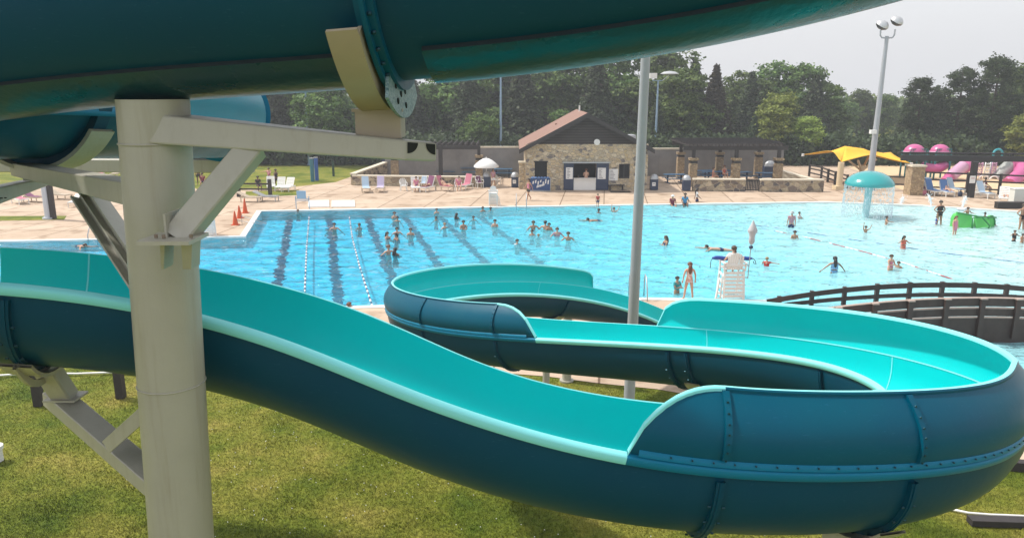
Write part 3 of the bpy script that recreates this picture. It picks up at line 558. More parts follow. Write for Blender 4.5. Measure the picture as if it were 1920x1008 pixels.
M_BLUEP = mat('blue_table', (.03, .11, .22), .45, noise=(6, .4, (.05, .16, .28))); M_WHITE = mat('white_plastic', (.78, .78, .76), .45, noise=(4, .3, (.68, .68, .66)))
M_GREYM = mat('galvanised_steel', (.42, .44, .46), .4, metal=.4, noise=(5, .4, (.34, .36, .38)))
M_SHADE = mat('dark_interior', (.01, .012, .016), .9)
def wall_panel_mat():
    m = mat('precast_wall', (.27, .265, .26), .9, noise=(.9, .8, (.19, .19, .19)), bump=(6, .4)); return m
M_PANEL = wall_panel_mat()
def planks_mat():
    m = bpy.data.materials.new('dark_siding'); m.use_nodes = True; nt = m.node_tree; b = nt.nodes['Principled BSDF']; L = nt.links.new; tc = nd(nt, 'ShaderNodeTexCoord')
    w = nd(nt, 'ShaderNodeTexWave', bands_direction='Z'); w.inputs['Scale'].default_value = 1.5; w.inputs['Distortion'].default_value = .2; L(tc.outputs['Object'], w.inputs['Vector'])
    n = nd(nt, 'ShaderNodeTexNoise'); n.inputs['Scale'].default_value = 4; mp = nd(nt, 'ShaderNodeMapping'); mp.inputs['Scale'].default_value = (.3, 1, 6); L(tc.outputs['Object'], mp.inputs[0]); L(mp.outputs[0], n.inputs['Vector'])
    r = ramp(nt, [(.0, (.02, .018, .018)), (.5, (.05, .043, .04)), (1, (.10, .085, .075))]); ad_ = nd(nt, 'ShaderNodeMath', operation='MULTIPLY'); L(w.outputs[0], ad_.inputs[0]); L(n.outputs[0], ad_.inputs[1]); L(ad_.outputs[0], r.inputs[0]); L(r.outputs[0], b.inputs['Base Color']); b.inputs['Roughness'].default_value = .8; return m
M_SIDING = planks_mat()
YB = 62.0; z_ = lambda u, v, y: PY(u, v, y).z; x_ = lambda u, v, y: PY(u, v, y).x
xl, xr = x_(616, 190, YB), x_(758.5, 190, YB); ze = z_(690, 151.5, YB); zr = z_(688, 117, YB); xm = x_(688, 117, YB); yb2 = YB+10
ori = Vector((xm, YB, 0)); bld = thing('concession_building', 'small stone snack building with gabled brown roof and open serving window beyond the pool', 'building', tuple(ori))
# front wall with openings: build as strips round the openings
dw = [(x_(626.5, 1, YB), x_(641, 1, YB), 0, z_(630, 173, YB)), (x_(672, 1, YB), x_(698.5, 1, YB), 0, z_(690, 174, YB)), (x_(725, 1, YB), x_(737.5, 1, YB), z_(730, 191.5, YB), z_(730, 174.5, YB))]
dw = [(x_(626.5, 190, YB), x_(641, 190, YB), 0, z_(630, 173, YB)), (x_(672, 190, YB), x_(698.5, 190, YB), 0, z_(690, 174, YB)), (x_(725, 190, YB), x_(737.5, 190, YB), z_(730, 191.5, YB), z_(730, 174.5, YB))]
a = MB(); cx_ = xl
def bx3(a, x0, x1, y0, y1, z0, z1, mi=0): return a.box(((x0+x1)/2, (y0+y1)/2, (z0+z1)/2), (x1-x0, y1-y0, z1-z0), mi=mi)
for x0, x1, z0, z1 in dw:
    bx3(a, cx_, x0, YB, YB+.35, 0, ze); 
    if z0 > 0: bx3(a, x0, x1, YB, YB+.35, 0, z0)
    bx3(a, x0, x1, YB, YB+.35, z1, ze); cx_ = x1
bx3(a, cx_, xr, YB, YB+.35, 0, ze); zE = z_(620, 158.5, YB)
bx3(a, xl, xl+.35, YB+.35, yb2, 0, zE-.1); bx3(a, xr-.35, xr, YB+.35, yb2, 0, zE-.1); bx3(a, xl+.35, xr-.35, yb2-.35, yb2, 0, ze)
kid(a, 'wall', M_STONE, bld, False)
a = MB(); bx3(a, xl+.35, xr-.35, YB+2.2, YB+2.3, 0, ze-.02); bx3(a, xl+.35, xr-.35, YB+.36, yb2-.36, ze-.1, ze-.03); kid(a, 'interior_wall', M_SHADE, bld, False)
ov = .5; sl_l = (zr-zE)/(xm-(xl-ov)); 
def rz(x): return zr-abs(x-xm)*(zr-zE)/(xm-xl+ov)
a = MB(); a.extr([(xl+.1, YB+.03, ze), (xr-.1, YB+.03, ze), (xr-.1, YB+.03, max(ze, rz(xr-.1)-.1)), (xm, YB+.03, zr-.2), (xl+.1, YB+.03, max(ze, rz(xl+.1)-.1))], (0, .2, 0)); kid(a, 'gable', M_SIDING, bld, False)
M_ROOF = mat('brown_shingles', (.27, .155, .12), .85, noise=(7, .7, (.18, .10, .08)), bump=(14, .5))
for s in (-1, 1):
    xe = xm+s*(xm-xl+ov); a = MB(); y0, y1 = YB-.55, yb2+.5; q = [(xm, y0, zr+.16), (xe, y0, zE+.10), (xe, y0, zE-.10), (xm, y0, zr-.05)]
    a.extr(q, (0, y1-y0, 0)); roof_ = kid(a, 'roof', M_ROOF, bld, False)
    a = MB(); q = [(xm+s*.0, y0-.05, zr+.17), (xe+s*.04, y0-.05, zE+.11), (xe+s*.04, y0-.05, zE-.24), (xm, y0-.05, zr-.2)]; a.extr(q, (0, .048, 0)); kid(a, 'rake_board', M_DARK, roof_, False)
a = MB(); a.cyl((x_(699.5, 149, YB), YB-.02, z_(699.5, 149, YB)), (x_(699.5, 149, YB), YB-.1, z_(699.5, 149, YB)), .24, n=20); kid(a, 'wall_lamp', M_WHITE, bld, 'auto')
a = MB(); q = PY(679, 117, YB+6); a.cyl((q.x, q.y, q.z-.3), (q.x, q.y, q.z+.8), .07, n=10); kid(a, 'vent_pipe', M_WHITE, roof_, 'auto')
a = MB(); q = PY(646, 134, YB+5); a.cyl((q.x+.4, q.y, q.z-.3), (q.x+.4, q.y, q.z+.5), .09, n=10); kid(a, 'vent_pipe', M_ROOF, bld, 'auto')
a = MB(); q = PY(738, 146, YB+4); a.lathe([(.3, -.9), (.3, 0), (.5, .05), (.5, .25), (.3, .4), (0, .45)], q, 16); kid(a, 'roof_vent', M_GREYM, roof_, 'auto')
a = MB(); bx3(a, x_(732, 150, YB+3), x_(745, 150, YB+3), YB+3, YB+4.6, zE-.2, zE+1.0); kid(a, 'roof_unit', M_GREYM, roof_, False)
# doors, serving window, posters
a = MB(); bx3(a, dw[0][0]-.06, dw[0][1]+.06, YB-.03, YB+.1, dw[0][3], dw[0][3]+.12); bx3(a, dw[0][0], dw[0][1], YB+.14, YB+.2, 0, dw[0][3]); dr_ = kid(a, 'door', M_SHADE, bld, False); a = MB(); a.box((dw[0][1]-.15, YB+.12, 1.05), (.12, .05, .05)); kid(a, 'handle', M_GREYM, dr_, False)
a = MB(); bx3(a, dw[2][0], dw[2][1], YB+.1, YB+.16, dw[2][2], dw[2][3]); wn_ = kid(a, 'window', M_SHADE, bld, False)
a = MB(); w = dw[2]; t = .08
for q in ((w[0], w[1], w[3]-t, w[3]), (w[0], w[1], w[2], w[2]+t)): bx3(a, q[0], q[1], YB-.03, YB+.08, q[2], q[3])
for q in ((w[0], w[0]+t), (w[1]-t, w[1]), ((w[0]+w[1])/2-.03, (w[0]+w[1])/2+.03)): bx3(a, q[0], q[1], YB-.032, YB+.08, w[2]+t, w[3]-t)
kid(a, 'window_frame', M_BLK, wn_, False)
a = MB(); bx3(a, dw[1][0], dw[1][1], YB-.25, YB+.25, z_(686, 191, YB)-.05, z_(686, 191, YB)); bx3(a, dw[1][0]+.02, dw[1][1]-.02, YB-.1, YB, .02, z_(686, 191, YB)-.06)
kid(a, 'serving_counter', M_WHITE, bld, False)
hinge_h = dw[1][3]
for u0, u1 in ((660.5, 672), (698.5, 713)):
    x0, x1 = x_(u0, 190, YB), x_(u1, 190, YB); a = MB(); bx3(a, x0, x1, YB-.14, YB-.04, .03, hinge_h+.02); kid(a, 'shutter_door', M_NAVY, bld, False)
M_PAPER = mat('paper_white', (.75, .75, .74), .7); M_INK = mat('ink_grey', (.25, .25, .28), .8)
def poster(u0, u1, v0, v1, dy):
    x0, x1 = x_(u0, 190, YB), x_(u1, 190, YB); z1, z0 = z_(690, v0, YB), z_(690, v1, YB); a = MB(); bx3(a, x0, x1, YB-dy-.02, YB-dy, z0, z1)
    rows = 7
    for k in range(rows):
        zz = z1-(k+1)*(z1-z0)/(rows+1); l = (x1-x0)*(.35+.4*random.random()); bx3(a, x0+.1, x0+.1+l*.75, YB-dy-.026, YB-dy-.0205, zz-.03, zz+.02, 1)
    kid(a, 'menu_board', [M_PAPER, M_INK], bld, False)
poster(663, 671, 178.5, 192, .141); poster(700, 709.5, 179, 192, .141); poster(713.5, 724, 180.5, 194, .0)
a = MB(); bx3(a, x_(659, 190, YB), x_(714, 190, YB), YB-.35, YB-.003, hinge_h+.04, hinge_h+.14); kid(a, 'door_canopy', M_GREYM, bld, False)
# stone piers beside the building
def pier(u, vb, vt, label, w=.75, cap=True, y=None, m=None, hang=False):
    c = G(u, vb) if y is None else Vector((x_(u, vb, y), y, 0)); h = z_(u, vt, c.y); t = thing('stone_pillar', label, 'pillar', (c.x, c.y, 0), 0, 'square stone pillars')
    a = MB(); a.box((c.x, c.y, (h-.12)/2), (w, w, h-.12)); kid(a, 'shaft', m or M_PILLAR, t, False)
    a = MB(); a.box((c.x, c.y, h-.06), (w+.14, w+.14, .12)); kid(a, 'capstone', M_CAP, t, False); return c, h
pier(612.5, 203.5, 171.5, 'stone pillar against the left corner of the snack building', .6, m=M_STONE)
# grey precast walls behind
def long_wall(name, label, P0, P1, h, m, cap=.14, th=.3, step=None, h2=None):
    P0, P1 = Vector((*P0, 0)), Vector((*P1, 0)); t = thing(name, label, 'wall', tuple((P0+P1)/2)); d = (P1-P0); r = Vector((-d.y, d.x, 0)).normalized()*th/2; H2 = h2 if h2 is not None else h
    a = MB(); Z = Vector((0, 0, 1)); hull8([P0-r, P1-r, P1-r+Z*(H2-cap), P0-r+Z*(h-cap)], [P0+r, P1+r, P1+r+Z*(H2-cap), P0+r+Z*(h-cap)], a)
    if step:
        L_ = d.length; u = d.normalized(); k = step
        while k < L_-.5: q = P0+u*k-r; a.beam(q-r.normalized()*.02+Z*.02, q-r.normalized()*.02+Z*(h-cap-.02), .10, .05, up=tuple(r.normalized())); k += step
    kid(a, 'wall_panel' if step else 'masonry', m, t, False)
    a = MB(); r2 = r*1.3; hull8([P0-r2+Z*(h-cap), P1-r2+Z*(H2-cap), P1-r2+Z*H2, P0-r2+Z*h], [P0+r2+Z*(h-cap), P1+r2+Z*(H2-cap), P1+r2+Z*H2, P0+r2+Z*h], a); kid(a, 'coping', M_CAP, t, False); return t
YW = 72.5
long_wall('retaining_wall', 'tall grey concrete wall left of the snack building behind the white umbrella', (x_(452, 185, YW), YW), (xl+.5, YW), z_(560, 154, YW), M_PANEL, step=3.4)
long_wall('retaining_wall', 'tall grey concrete wall right of the snack building behind the stone pillars', (xr-.5, YW), (x_(916, 185, YW), YW), z_(800, 156, YW), M_PANEL, step=3.4)
A0, A1 = G(414, 199.5), G(618, 203); A1 = Vector((x_(574, 203, 64.2), 64.2, 0))
long_wall('low_stone_wall', 'low dark stone wall with pale coping behind the loungers left of the snack building', A0.xy, A1.xy, z_(500, 188, 65), M_STONE2, .1, .45)
long_wall('low_stone_wall', 'sloping stone stair wall at the left end of the low wall behind the loungers', A0.xy, (x_(452, 180, YW), YW), z_(418, 185.5, A0.y), M_STONE2, .12, .4, h2=z_(452, 172, YW))
B0, B1, B2, B3 = G(811, 206), G(872.5, 206.6), G(889.5, 206.9), G(963.5, 207)
hB = z_(870, 192, B1.y)
long_wall('low_stone_wall', 'low stone wall between the bin and the little black gate', B0.xy, B1.xy, hB, M_STONE2, .1, .45)
long_wall('low_stone_wall', 'low stone wall right of the little black gate, ending near the mushroom fountain', B2.xy, B3.xy, hB, M_STONE2, .1, .45)
C0 = Vector((x_(911, 190, 68), 68, 0)); long_wall('low_stone_wall', 'pale wall sloping down to the right from the last pergola pillar', C0.xy, (x_(952, 195, 63.5), 63.5), z_(911, 180.5, 68), M_CAP, .14, .35, h2=z_(952, 192, 63.5))
t = thing('gate', 'small black slatted gate set into the low stone wall', 'gate', tuple((B1+B2)/2)); a = MB()
for zz in (.12, hB-.1): a = MB(); a.beam(B1+Vector((.05, -.02, zz)), B2+Vector((-.05, -.02, zz)), .05, .07); kid(a, 'rail', M_BLK, t, False)
a = MB()
for k in range(9): q = B1.lerp(B2, (k+.6)/9.2); a.box((q.x, q.y-.05, hB/2), (.09, .03, hB-.1))
kid(a, 'slats', M_BLK, t, False)
# pergolas
yF, yR = 64.5, 70.5
perg = thing('pergola', 'dark timber pergola on stone pillars right of the snack building', 'pergola', (x_(860, 157, 67), 67, 0))
zt = z_(850, 155.8, yF); 
for yy, u0, u1 in ((yF, 808, 916), (yR, 794, 906)):
    a = MB(); xx0, xx1 = x_(u0, 157, yy), x_(u1, 157, yy)
    for dy in (-.12, .12): a.beam((xx0-.5, yy+dy, zt), (xx1+.5, yy+dy, zt), .08, .34)
    kid(a, 'beam', M_DARK, perg, False)
a = MB(); xx0, xx1 = x_(806, 157, yF), x_(914, 157, yF)
for k in range(26): q = xx0+(xx1-xx0)*k/25; a.beam((q, yF-.7, zt+.27), (q-.0, yR+.7, zt+.27), .06, .2)
kid(a, 'rafters', M_DARK, perg, False)
a = MB()
for k in range(8): q = yF-.5+(yR-yF+1)*k/7; a.beam((xx0-.3, q, zt+.40), (xx1+.3, q, zt+.40), .05, .06)
kid(a, 'battens', M_DARK, perg, False)
def perg_post(u, y, label, top):
    c = Vector((x_(u, 190, y), y, 0)); h = top-1.15; t = thing('stone_pillar', label, 'pillar', (c.x, c.y, 0), 0, 'pergola pillars'); a = MB(); a.box((c.x, c.y, h/2), (.62, .62, h)); kid(a, 'shaft', M_PILLAR, t, False)
    a = MB(); a.box((c.x, c.y, h+.16), (.5, .5, .32)); a.box((c.x, c.y, h+.41), (.72, .72, .18)); kid(a, 'capstone', M_PILLAR, t, False)
    a = MB(); a.box((c.x, c.y, h+.5+.32), (.26, .26, .66)); kid(a, 'post_bracket', M_DARK, t, False)
    a = MB(); a.box((c.x, c.y-.05, h+.16), (.56, .56, .16)); kid(a, 'band', M_BLK, t, False)
for k, u in enumerate((811.5, 861.5, 911)): perg_post(u, yF, ['nearest-row pergola pillar beside the rubbish bin right of the snack building', 'front pergola pillar above the stone wall left of the black gate', 'right-hand end pillar of the pergola beside the sloping wall'][k], zt-.17)
for k, u in enumerate((796.5, 842, 887.5)): perg_post(u, yR, ['rear pergola pillar nearest the snack building, close to the grey wall', 'rear pergola pillar behind the sunbathers and low wall', 'rear pergola pillar against the right part of the grey wall'][k], zt-.17)
perg2 = thing('pergola', 'dark timber pergola left of the white umbrella in front of the grey wall', 'pergola', (x_(540, 157, 69), 69, 0)); zt2 = z_(540, 153, 69)
for yy in (66.5, 71):
    a = MB(); a.beam((x_(430, 157, yy), yy, zt2), (x_(563, 157, yy), yy, zt2), .16, .3); kid(a, 'beam', M_DARK, perg2, False)
a = MB()
for k in range(20): q = x_(436, 157, 69)+(x_(560, 157, 69)-x_(436, 157, 69))*k/19; a.beam((q, 66, zt2+.23), (q, 71.5, zt2+.23), .06, .15)
kid(a, 'rafters', M_DARK, perg2, False)
a = MB(); a.box((x_(516.5, 180, 66.5), 66.5, zt2/2-.1), (.34, .3, zt2-.1)); kid(a, 'post', M_DARK, perg2, False)
perg_post(463, 68.5, 'stone pillar of the left pergola behind the grey-backed lounger', zt2-.15); perg_post(561.5, 68.5, 'stone pillar of the left pergola just left of the white umbrella', zt2-.15)
# ---------------------------------------------------------------- poles and masts
M_BLPOLE = mat('weathered_blue_pole', (.22, .33, .45), .5); M_POLE = mat('grey_painted_pole', (.36, .38, .41), .45, noise=(2.5, .5, (.30, .32, .34)))
def pole(name, label, cat, base, top, r0, r1, m, heads=None):
    base, top = Vector(base), Vector(top); t = thing(name, label, cat, tuple(base)); a = MB(); n_ = 8; a.tube([base.lerp(top, k/n_) for k in range(n_+1)], [r0+(r1-r0)*k/n_ for k in range(n_+1)], 20); kid(a, 'pole', m, t, 'auto')
    a = MB(); a.cyl(base+Vector((0, 0, -.05)), base+Vector((0, 0, .12)), r0*1.7, n=20); kid(a, 'base_plate', m, t, 'auto'); return t
bp_ = PY(735.5, 470, 14.7); bp_.z = 0; tp = PY(756.5, 50, bp_.y); tp = bp_+(tp-bp_)*1.25
pole('light_pole', 'tall smooth grey pole rising between the runs of the slide at centre', 'pole', bp_, tp, .118, .078, M_POLE)
bm_ = G(1018, 205); tm = PY(1039.5, 25, bm_.y); mast = pole('light_mast', 'tall tapering light mast with two round floodlights at upper right', 'light mast', bm_, tm, .27, .14, M_POLE)
a = MB(); k_ = (tm-CAM).dot(FW)/F
a.tube([tm+Vector((-8.2*k_, 0, .45)), tm+Vector((-8*k_, 0, .05)), tm+Vector((-6*k_, 0, -.12)), tm+Vector((0, 0, -.15)), tm+Vector((6.5*k_, 0, -.12)), tm+Vector((8.3*k_, 0, .05)), tm+Vector((8.6*k_, 0, .5))], .06, 8); brk = kid(a, 'bracket', M_POLE, mast, 'auto')
M_LAMPT = mat('lamp_housing', (.55, .56, .57), .35, metal=.5); M_LAMPD = mat('lamp_glass_dark', (.04, .045, .05), .2)
for s, dz in ((-6.5, .95), (10, 1.25)):
    c = tm+Vector((s*k_, 0, dz-.1)); Mx = Matrix.Rotation(.35, 3, 'Y') @ Matrix.Rotation(.5, 3, 'X')
    def shell(pr):
        a = MB(); a.lathe(pr, (0, 0, 0), 24); a.v = [tuple(Mx @ Vector(v)+c) for v in a.v]; return a
    kid(shell([(0, .32), (.28, .27), (.46, .1), (.5, -.05)]), 'lamp_housing', M_LAMPT, brk, True); kid(shell([(.5, -.05), (.44, -.2), (.25, -.33), (0, -.38)]), 'lamp_lens', M_LAMPD, brk, True)
q = PY(1023, 137, bm_.y-.3); a = MB(); a.box(q, (.45, .35, .3)); kid(a, 'camera_box', M_WHITE, mast, False)
for u, vb, vt, lab, hd in ((586.8, 176, 60, 'slim blue pole in front of the trees left of the roof ridge', 0), (362.5, 176, 78, 'slim blue pole with a small box seen under the overhead tube', 1), (767, 174, 77, 'blue pole with two floodlights right of the grey pole', 2)):
    c = G(u, vb, 0); c = Vector((c.x, c.y, 0)); tt = PY(u+(u-585)*.0245*(vb-vt)/100, vt, c.y); t = pole('light_pole', lab, 'pole', c, tt, .14, .09, M_BLPOLE)
    if hd == 1: a = MB(); q = c.lerp(tt, .78); a.box(q, (.35, .3, .5)); kid(a, 'control_box', M_GREYM, t, False)
    if hd == 2:
        k_ = (tt-CAM).dot(FW)/F; a = MB(); a.beam(tt+Vector((-7*k_, 0, 0)), tt+Vector((5*k_, 0, 0)), .08, .08); ca_ = kid(a, 'crossarm', M_BLPOLE, t, False)
        a = MB(); a.box(tt+Vector((-6*k_, 0, .5)), (.75, .5, .55)); kid(a, 'floodlight', M_WHITE, ca_, False)
        a = MB(); a.lathe([(0, .3), (.5, .22), (.85, 0), (.6, -.1), (0, -.12)], tt+Vector((13*k_, 0, .7)), 18, 0, 1.2, .7); a.beam(tt+Vector((5*k_, 0, 0)), tt+Vector((13*k_, 0, .62)), .06, .06); kid(a, 'lamp_housing', M_LAMPT, ca_, 'auto')
# ---------------------------------------------------------------- footbridge
M_BR = mat('dark_stained_timber', (.045, .026, .022), .65, noise=(4, .5, (.075, .045, .036))); M_BRLIT = mat('sunlit_timber_edge', (.36, .28, .24), .8)  # second, paler colour paints sunlight on the upward faces of the boards
yf, yn = 28.35, 24.0
bridge = thing('footbridge', 'arched dark brown timber footbridge over the splash channel at right', 'bridge', (14, 27, 0))
def curve(pts, y, u0=896, u1=1330):
    us = [p[0] for p in pts]; zs = [PY(p[0], p[1], y).z for p in pts]; xs_ = [PY(p[0], p[1], y).x for p in pts]; co = np.polyfit(xs_, zs, 2); return lambda x: float(np.polyval(co, x))
FT = [(900, 333.6), (953, 323.4), (990, 319), (1028, 316), (1066, 314.7), (1105, 314), (1142, 314.2), (1181, 315.8)]; FM = [(925, 337), (953, 333), (990, 330), (1028, 327.5), (1065, 326), (1105, 325.5), (1142, 325.5), (1200, 328.5)]
ft, fm_ = curve(FT, yf), curve(FM, yf); xa, xb = PY(899, 334, yf).x, 22.5
NT = [(978, 343), (1025, 338), (1065, 334.5), (1106, 332.5), (1150, 331.8), (1189, 332.5)]; nt_ = curve(NT, yn); xn0, xn1 = PY(930, 350, yn).x, 22.0
xs_ = np.linspace(xa, xb, 40); a = MB()
for fn, h in ((ft, .19), (fm_, .15)): pts = [Vector((x, yf, fn(x)-h/2)) for x in xs_]; [a.beam(pts[i], pts[i+1]+Vector((.01, 0, 0)), .06, h) for i in range(len(pts)-1)]
kid(a, 'far_rail', M_BR, bridge, False)
post_us = [915, 953, 991, 1029, 1067, 1105, 1143, 1181, 1219, 1258]
for u in post_us:
    x = PY(u, 320, yf).x; a = MB(); a.box((x, yf+.06, ft(x)-.5), (.14, .14, 1.04)); kid(a, 'rail_post', M_BR, bridge, False)
xs_ = np.linspace(xn0, xn1, 40)
for k, (dz, h) in enumerate(((0, .26), (.34, .25), (.66, 1.30))):
    a = MB(); pts = [Vector((x, yn, nt_(x)-dz-h/2)) for x in xs_]
    for i in range(len(pts)-1): a.beam(pts[i], pts[i+1]+Vector((.01, 0, 0)), .06, h); a.beam(pts[i]+Vector((0, .03, h/2+.012)), pts[i+1]+Vector((.01, .03, h/2+.012)), .14, .022, mi=1)
    kid(a, 'near_rail_board' if k < 2 else 'arched_fascia', [M_BR, M_BRLIT], bridge, False)
for u in [941, 982.5, 1024.5, 1066, 1108, 1150, 1191.5, 1233, 1275]:
    x = PY(u, 335, yn).x; a = MB(); a.box((x, yn-.09, nt_(x)-.66), (.15, .11, 1.3)); a.box((x-.02, yn-.12, nt_(x)+.03), (.2, .2, .04), mi=1); kid(a, 'rail_post', [M_BR, M_BRLIT], bridge, False)
a = MB(); xd = np.linspace(xa, xb, 40); a.grid([[Vector((x, y, min(ft(x)-.95, nt_(x)-1.0))) for y in (yn+.05, yf)] for x in xd]); kid(a, 'walkway', M_BR, bridge, False)
# ---------------------------------------------------------------- yellow shade canopy
M_YEL = mat('yellow_shade_fabric', (.80, .44, .02), .75, noise=(2, .3, (.72, .37, .02))); M_YEDGE = mat('canopy_edge', (.45, .24, .02), .8); M_CREAM = mat('cream_posts', (.62, .50, .33), .6)
Lc, Rc, Fc = PY(941, 164, 68), PY(1068, 174.5, 66), PY(986, 172.5, 62.5); Bc = PY(1040, 163, 74); Ap, Ap2 = PY(990, 154, 67.5), PY(1012, 157, 68.5)
can = thing('shade_canopy', 'bright yellow fabric sun canopy on cream posts beside the tall light mast', 'canopy', (Ap.x, 67, 0))
a = MB(); cs = [Lc, Fc, Rc, Bc]; ap = [Ap, Ap, Ap2, Ap2]; cen = (Lc+Rc+Fc+Bc)/4
for i in range(4):
    c0, c1 = cs[i], cs[(i+1) % 4]; p0, p1 = ap[i], ap[(i+1) % 4]; rows = []
    for s in range(9):
        row = []
        for t2 in range(13):
            t_ = t2/12; e = c0.lerp(c1, t_); inw = (Vector((cen.x, cen.y, e.z))-e).normalized(); e = e+inw*math.sin(math.pi*t_)*1.1+Vector((0, 0, math.sin(math.pi*t_)*.55)); f = s/8; p = p0.lerp(p1, t_).lerp(e, f); p.z -= math.sin(math.pi*f)*.22; row.append(p)
        rows.append(row)
    a.grid(rows)
sf = kid(a, 'fabric', M_YEL, can, True); so_ = sf.modifiers.new('thick', 'SOLIDIFY'); so_.thickness = .03
ym = 66.5; pc = PY(1010.5, 176, ym); a = MB(); a.cyl((pc.x, ym, 0), (pc.x, ym, pc.z), .2, n=16); cpst = kid(a, 'post', M_CREAM, can, 'auto')
for tgt in (Lc, Rc, PY(1003, 170, 64), PY(1020, 169, 69)): a = MB(); tg = Vector((pc.x, ym, pc.z)).lerp(Vector(tgt), .28 if tgt in (Lc, Rc) else .7); tg.z = max(tg.z, pc.z+.55); a.beam((pc.x, ym, pc.z-.5), tg, .14, .16); kid(a, 'brace', M_CREAM, cpst, False)
a = MB(); a.cyl((Fc.x, Fc.y, 0), (Fc.x, Fc.y, Fc.z), .24, n=16); a.box((Fc.x, Fc.y, .15), (.8, .8, .3)); kid(a, 'post', M_CREAM, can, 'auto')
for c_ in (Lc, Rc): a = MB(); a.cyl(c_+Vector((0, 0, -.12)), c_+Vector((0, 0, .1)), .12, n=10); kid(a, 'corner_fitting', M_WHITE, can, 'auto')
# ---------------------------------------------------------------- mushroom fountain
mc = G(1014, 235); kx = (mc-CAM).dot(FW)/F; capz = z_(1018, 198.5, mc.y)
mush = thing('mushroom_fountain', 'teal mushroom-shaped fountain raining water into the shallow end', 'fountain', (mc.x, mc.y, -.3))
M_MUSH = mat('glossy_teal_paint', (.008, .30, .31), .18, coat=.6); M_STEM = mat('pale_aqua_paint', (.42, .66, .70), .4)
cx2 = PY(1019, 198, mc.y).x; a = MB(); R_ = 27.2*kx; a.lathe([(0, .86), (.25*R_, .84), (.5*R_, .74), (.72*R_, .57), (.88*R_, .36), (.97*R_, .16), (R_, .04), (.985*R_, -.05), (.94*R_, -.07), (.5*R_, .03), (0, .05)], (cx2, mc.y, capz), 48); kid(a, 'cap', M_MUSH, mush, True)
a = MB(); a.tube([(mc.x, mc.y, -.3), (mc.x+.05, mc.y, 1), (cx2, mc.y, capz+.1)], [.23, .22, .24], 20); kid(a, 'stem', M_STEM, mush, 'auto')
M_DROP = mat('falling_water', (.85, .9, .95), .15); a = MB()
for k in range(1500):
    q = random.uniform(0, 2*math.pi); zz = random.uniform(-.1, capz); l = random.uniform(.05, .16); rr = R_*(.965+random.uniform(-.02, .02))+(.0+(capz-zz)*.02); w = random.uniform(.008, .02)
    c = Vector((cx2+rr*math.cos(q), mc.y+rr*math.sin(q), zz)); a.add([c+Vector((-w, 0, 0)), c+Vector((w, 0, 0)), c+Vector((0, w, 0)), c+Vector((0, 0, l)), c+Vector((0, 0, -l*.4))], [(0, 1, 3), (1, 2, 3), (2, 0, 3), (1, 0, 4), (2, 1, 4), (0, 2, 4)])
o = kid(a, 'water_curtain', M_DROP, mush, False); o['kind'] = 'stuff'
def jet(u, vb, vt, lean, label, wd=.06):
    b0 = G(u, vb, WZ); h = z_(u, vt, b0.y); t = thing('water_jet', label, 'water jet', tuple(b0), 0, 'small water jets in the shallow end'); a = MB()
    n_ = 9; pts = [Vector((b0.x+lean*h*(k/n_)**2, b0.y, b0.z+h*k/n_)) for k in range(n_+1)]; a.tube(pts, [wd*(.5+1.2*k/n_) for k in range(n_)]+[.02], 8); kid(a, 'water_column', M_DROP, t, True)
    a = MB()
    for k in range(70): c = pts[random.randint(3, n_)]+Vector((random.gauss(0, .1), random.gauss(0, .1), random.gauss(0, .1))); a.ell(c, (.02, .02, .03), 6)
    o = kid(a, 'spray', M_DROP, t, False); o['kind'] = 'stuff'
    a = MB(); a.lathe([(.05, 0), (.3, .01), (.32, .03), (.1, .05), (0, .05)], (b0.x, b0.y, WZ), 14); kid(a, 'foam', M_DROP, t, True)
jet(1055.5, 223, 212.5, .2, 'small water jet just right of the mushroom fountain'); jet(1091, 225, 210, -.35, 'arching water jet beside the woman in the dark bikini'); jet(1127.5, 228, 212, .15, 'tall white water jet behind the green play feature')
# ---------------------------------------------------------------- green play feature in the pool
M_GRN = mat('lime_green_plastic', (.09, .50, .11), .35, noise=(3, .3, (.12, .55, .10))); M_GRN2 = mat('dark_green_trim', (.02, .20, .05), .4)
g0 = G(1138, 247); toy = thing('play_feature', 'lime green seesaw-like water toy with two rounded ends, children climbing on it', 'water toy', (g0.x, g0.y, -.2)); kx = (g0-CAM).dot(FW)/F
for u, v, w, h, n_ in ((1122, 232, 9, 17, 0), (1158, 237.5, 10, 20, 1)):
    c = PY(u, v+8, g0.y+.2); a = MB(); pts = [(c.x-w*kx*.5, g0.y, -.3), (c.x+w*kx*.5, g0.y, -.3)]+[(c.x+w*kx*.5*math.cos(q), g0.y, c.z+(h-9)*kx*math.sin(q)) for q in np.linspace(0, math.pi, 14)]
    a.extr(pts, (.1 if n_ else -.1, .35, 0)); ep_ = kid(a, 'end_panel', M_GRN, toy, False)
    a = MB(); a.tube([Vector(p)+Vector((0, -.01, 0)) for p in pts[2:]], .05, 8); kid(a, 'panel_trim', M_GRN2, ep_, True)
xl_, xr_ = PY(1118, 240, g0.y).x, PY(1163, 244, g0.y).x
for k, (y0, y1, z0, z1, u0, u1) in enumerate(((-.5, -.1, -.25, .62, 1119, 1137), (-.5, -.1, -.25, .42, 1141, 1158))):
    a = MB(); X0, X1 = PY(u0, 240, g0.y).x, PY(u1, 240, g0.y).x; hull8([Vector((X0, g0.y+y0, z0)), Vector((X1, g0.y+y0, z0)), Vector((X1, g0.y+y1, z1)), Vector((X0, g0.y+y1, z1+.25))], [Vector((X0, g0.y+y0+.5, z0)), Vector((X1, g0.y+y0+.5, z0)), Vector((X1, g0.y+y1+.08, z1)), Vector((X0, g0.y+y1+.08, z1+.25))], a); kid(a, 'slide_panel', M_GRN, toy, False)
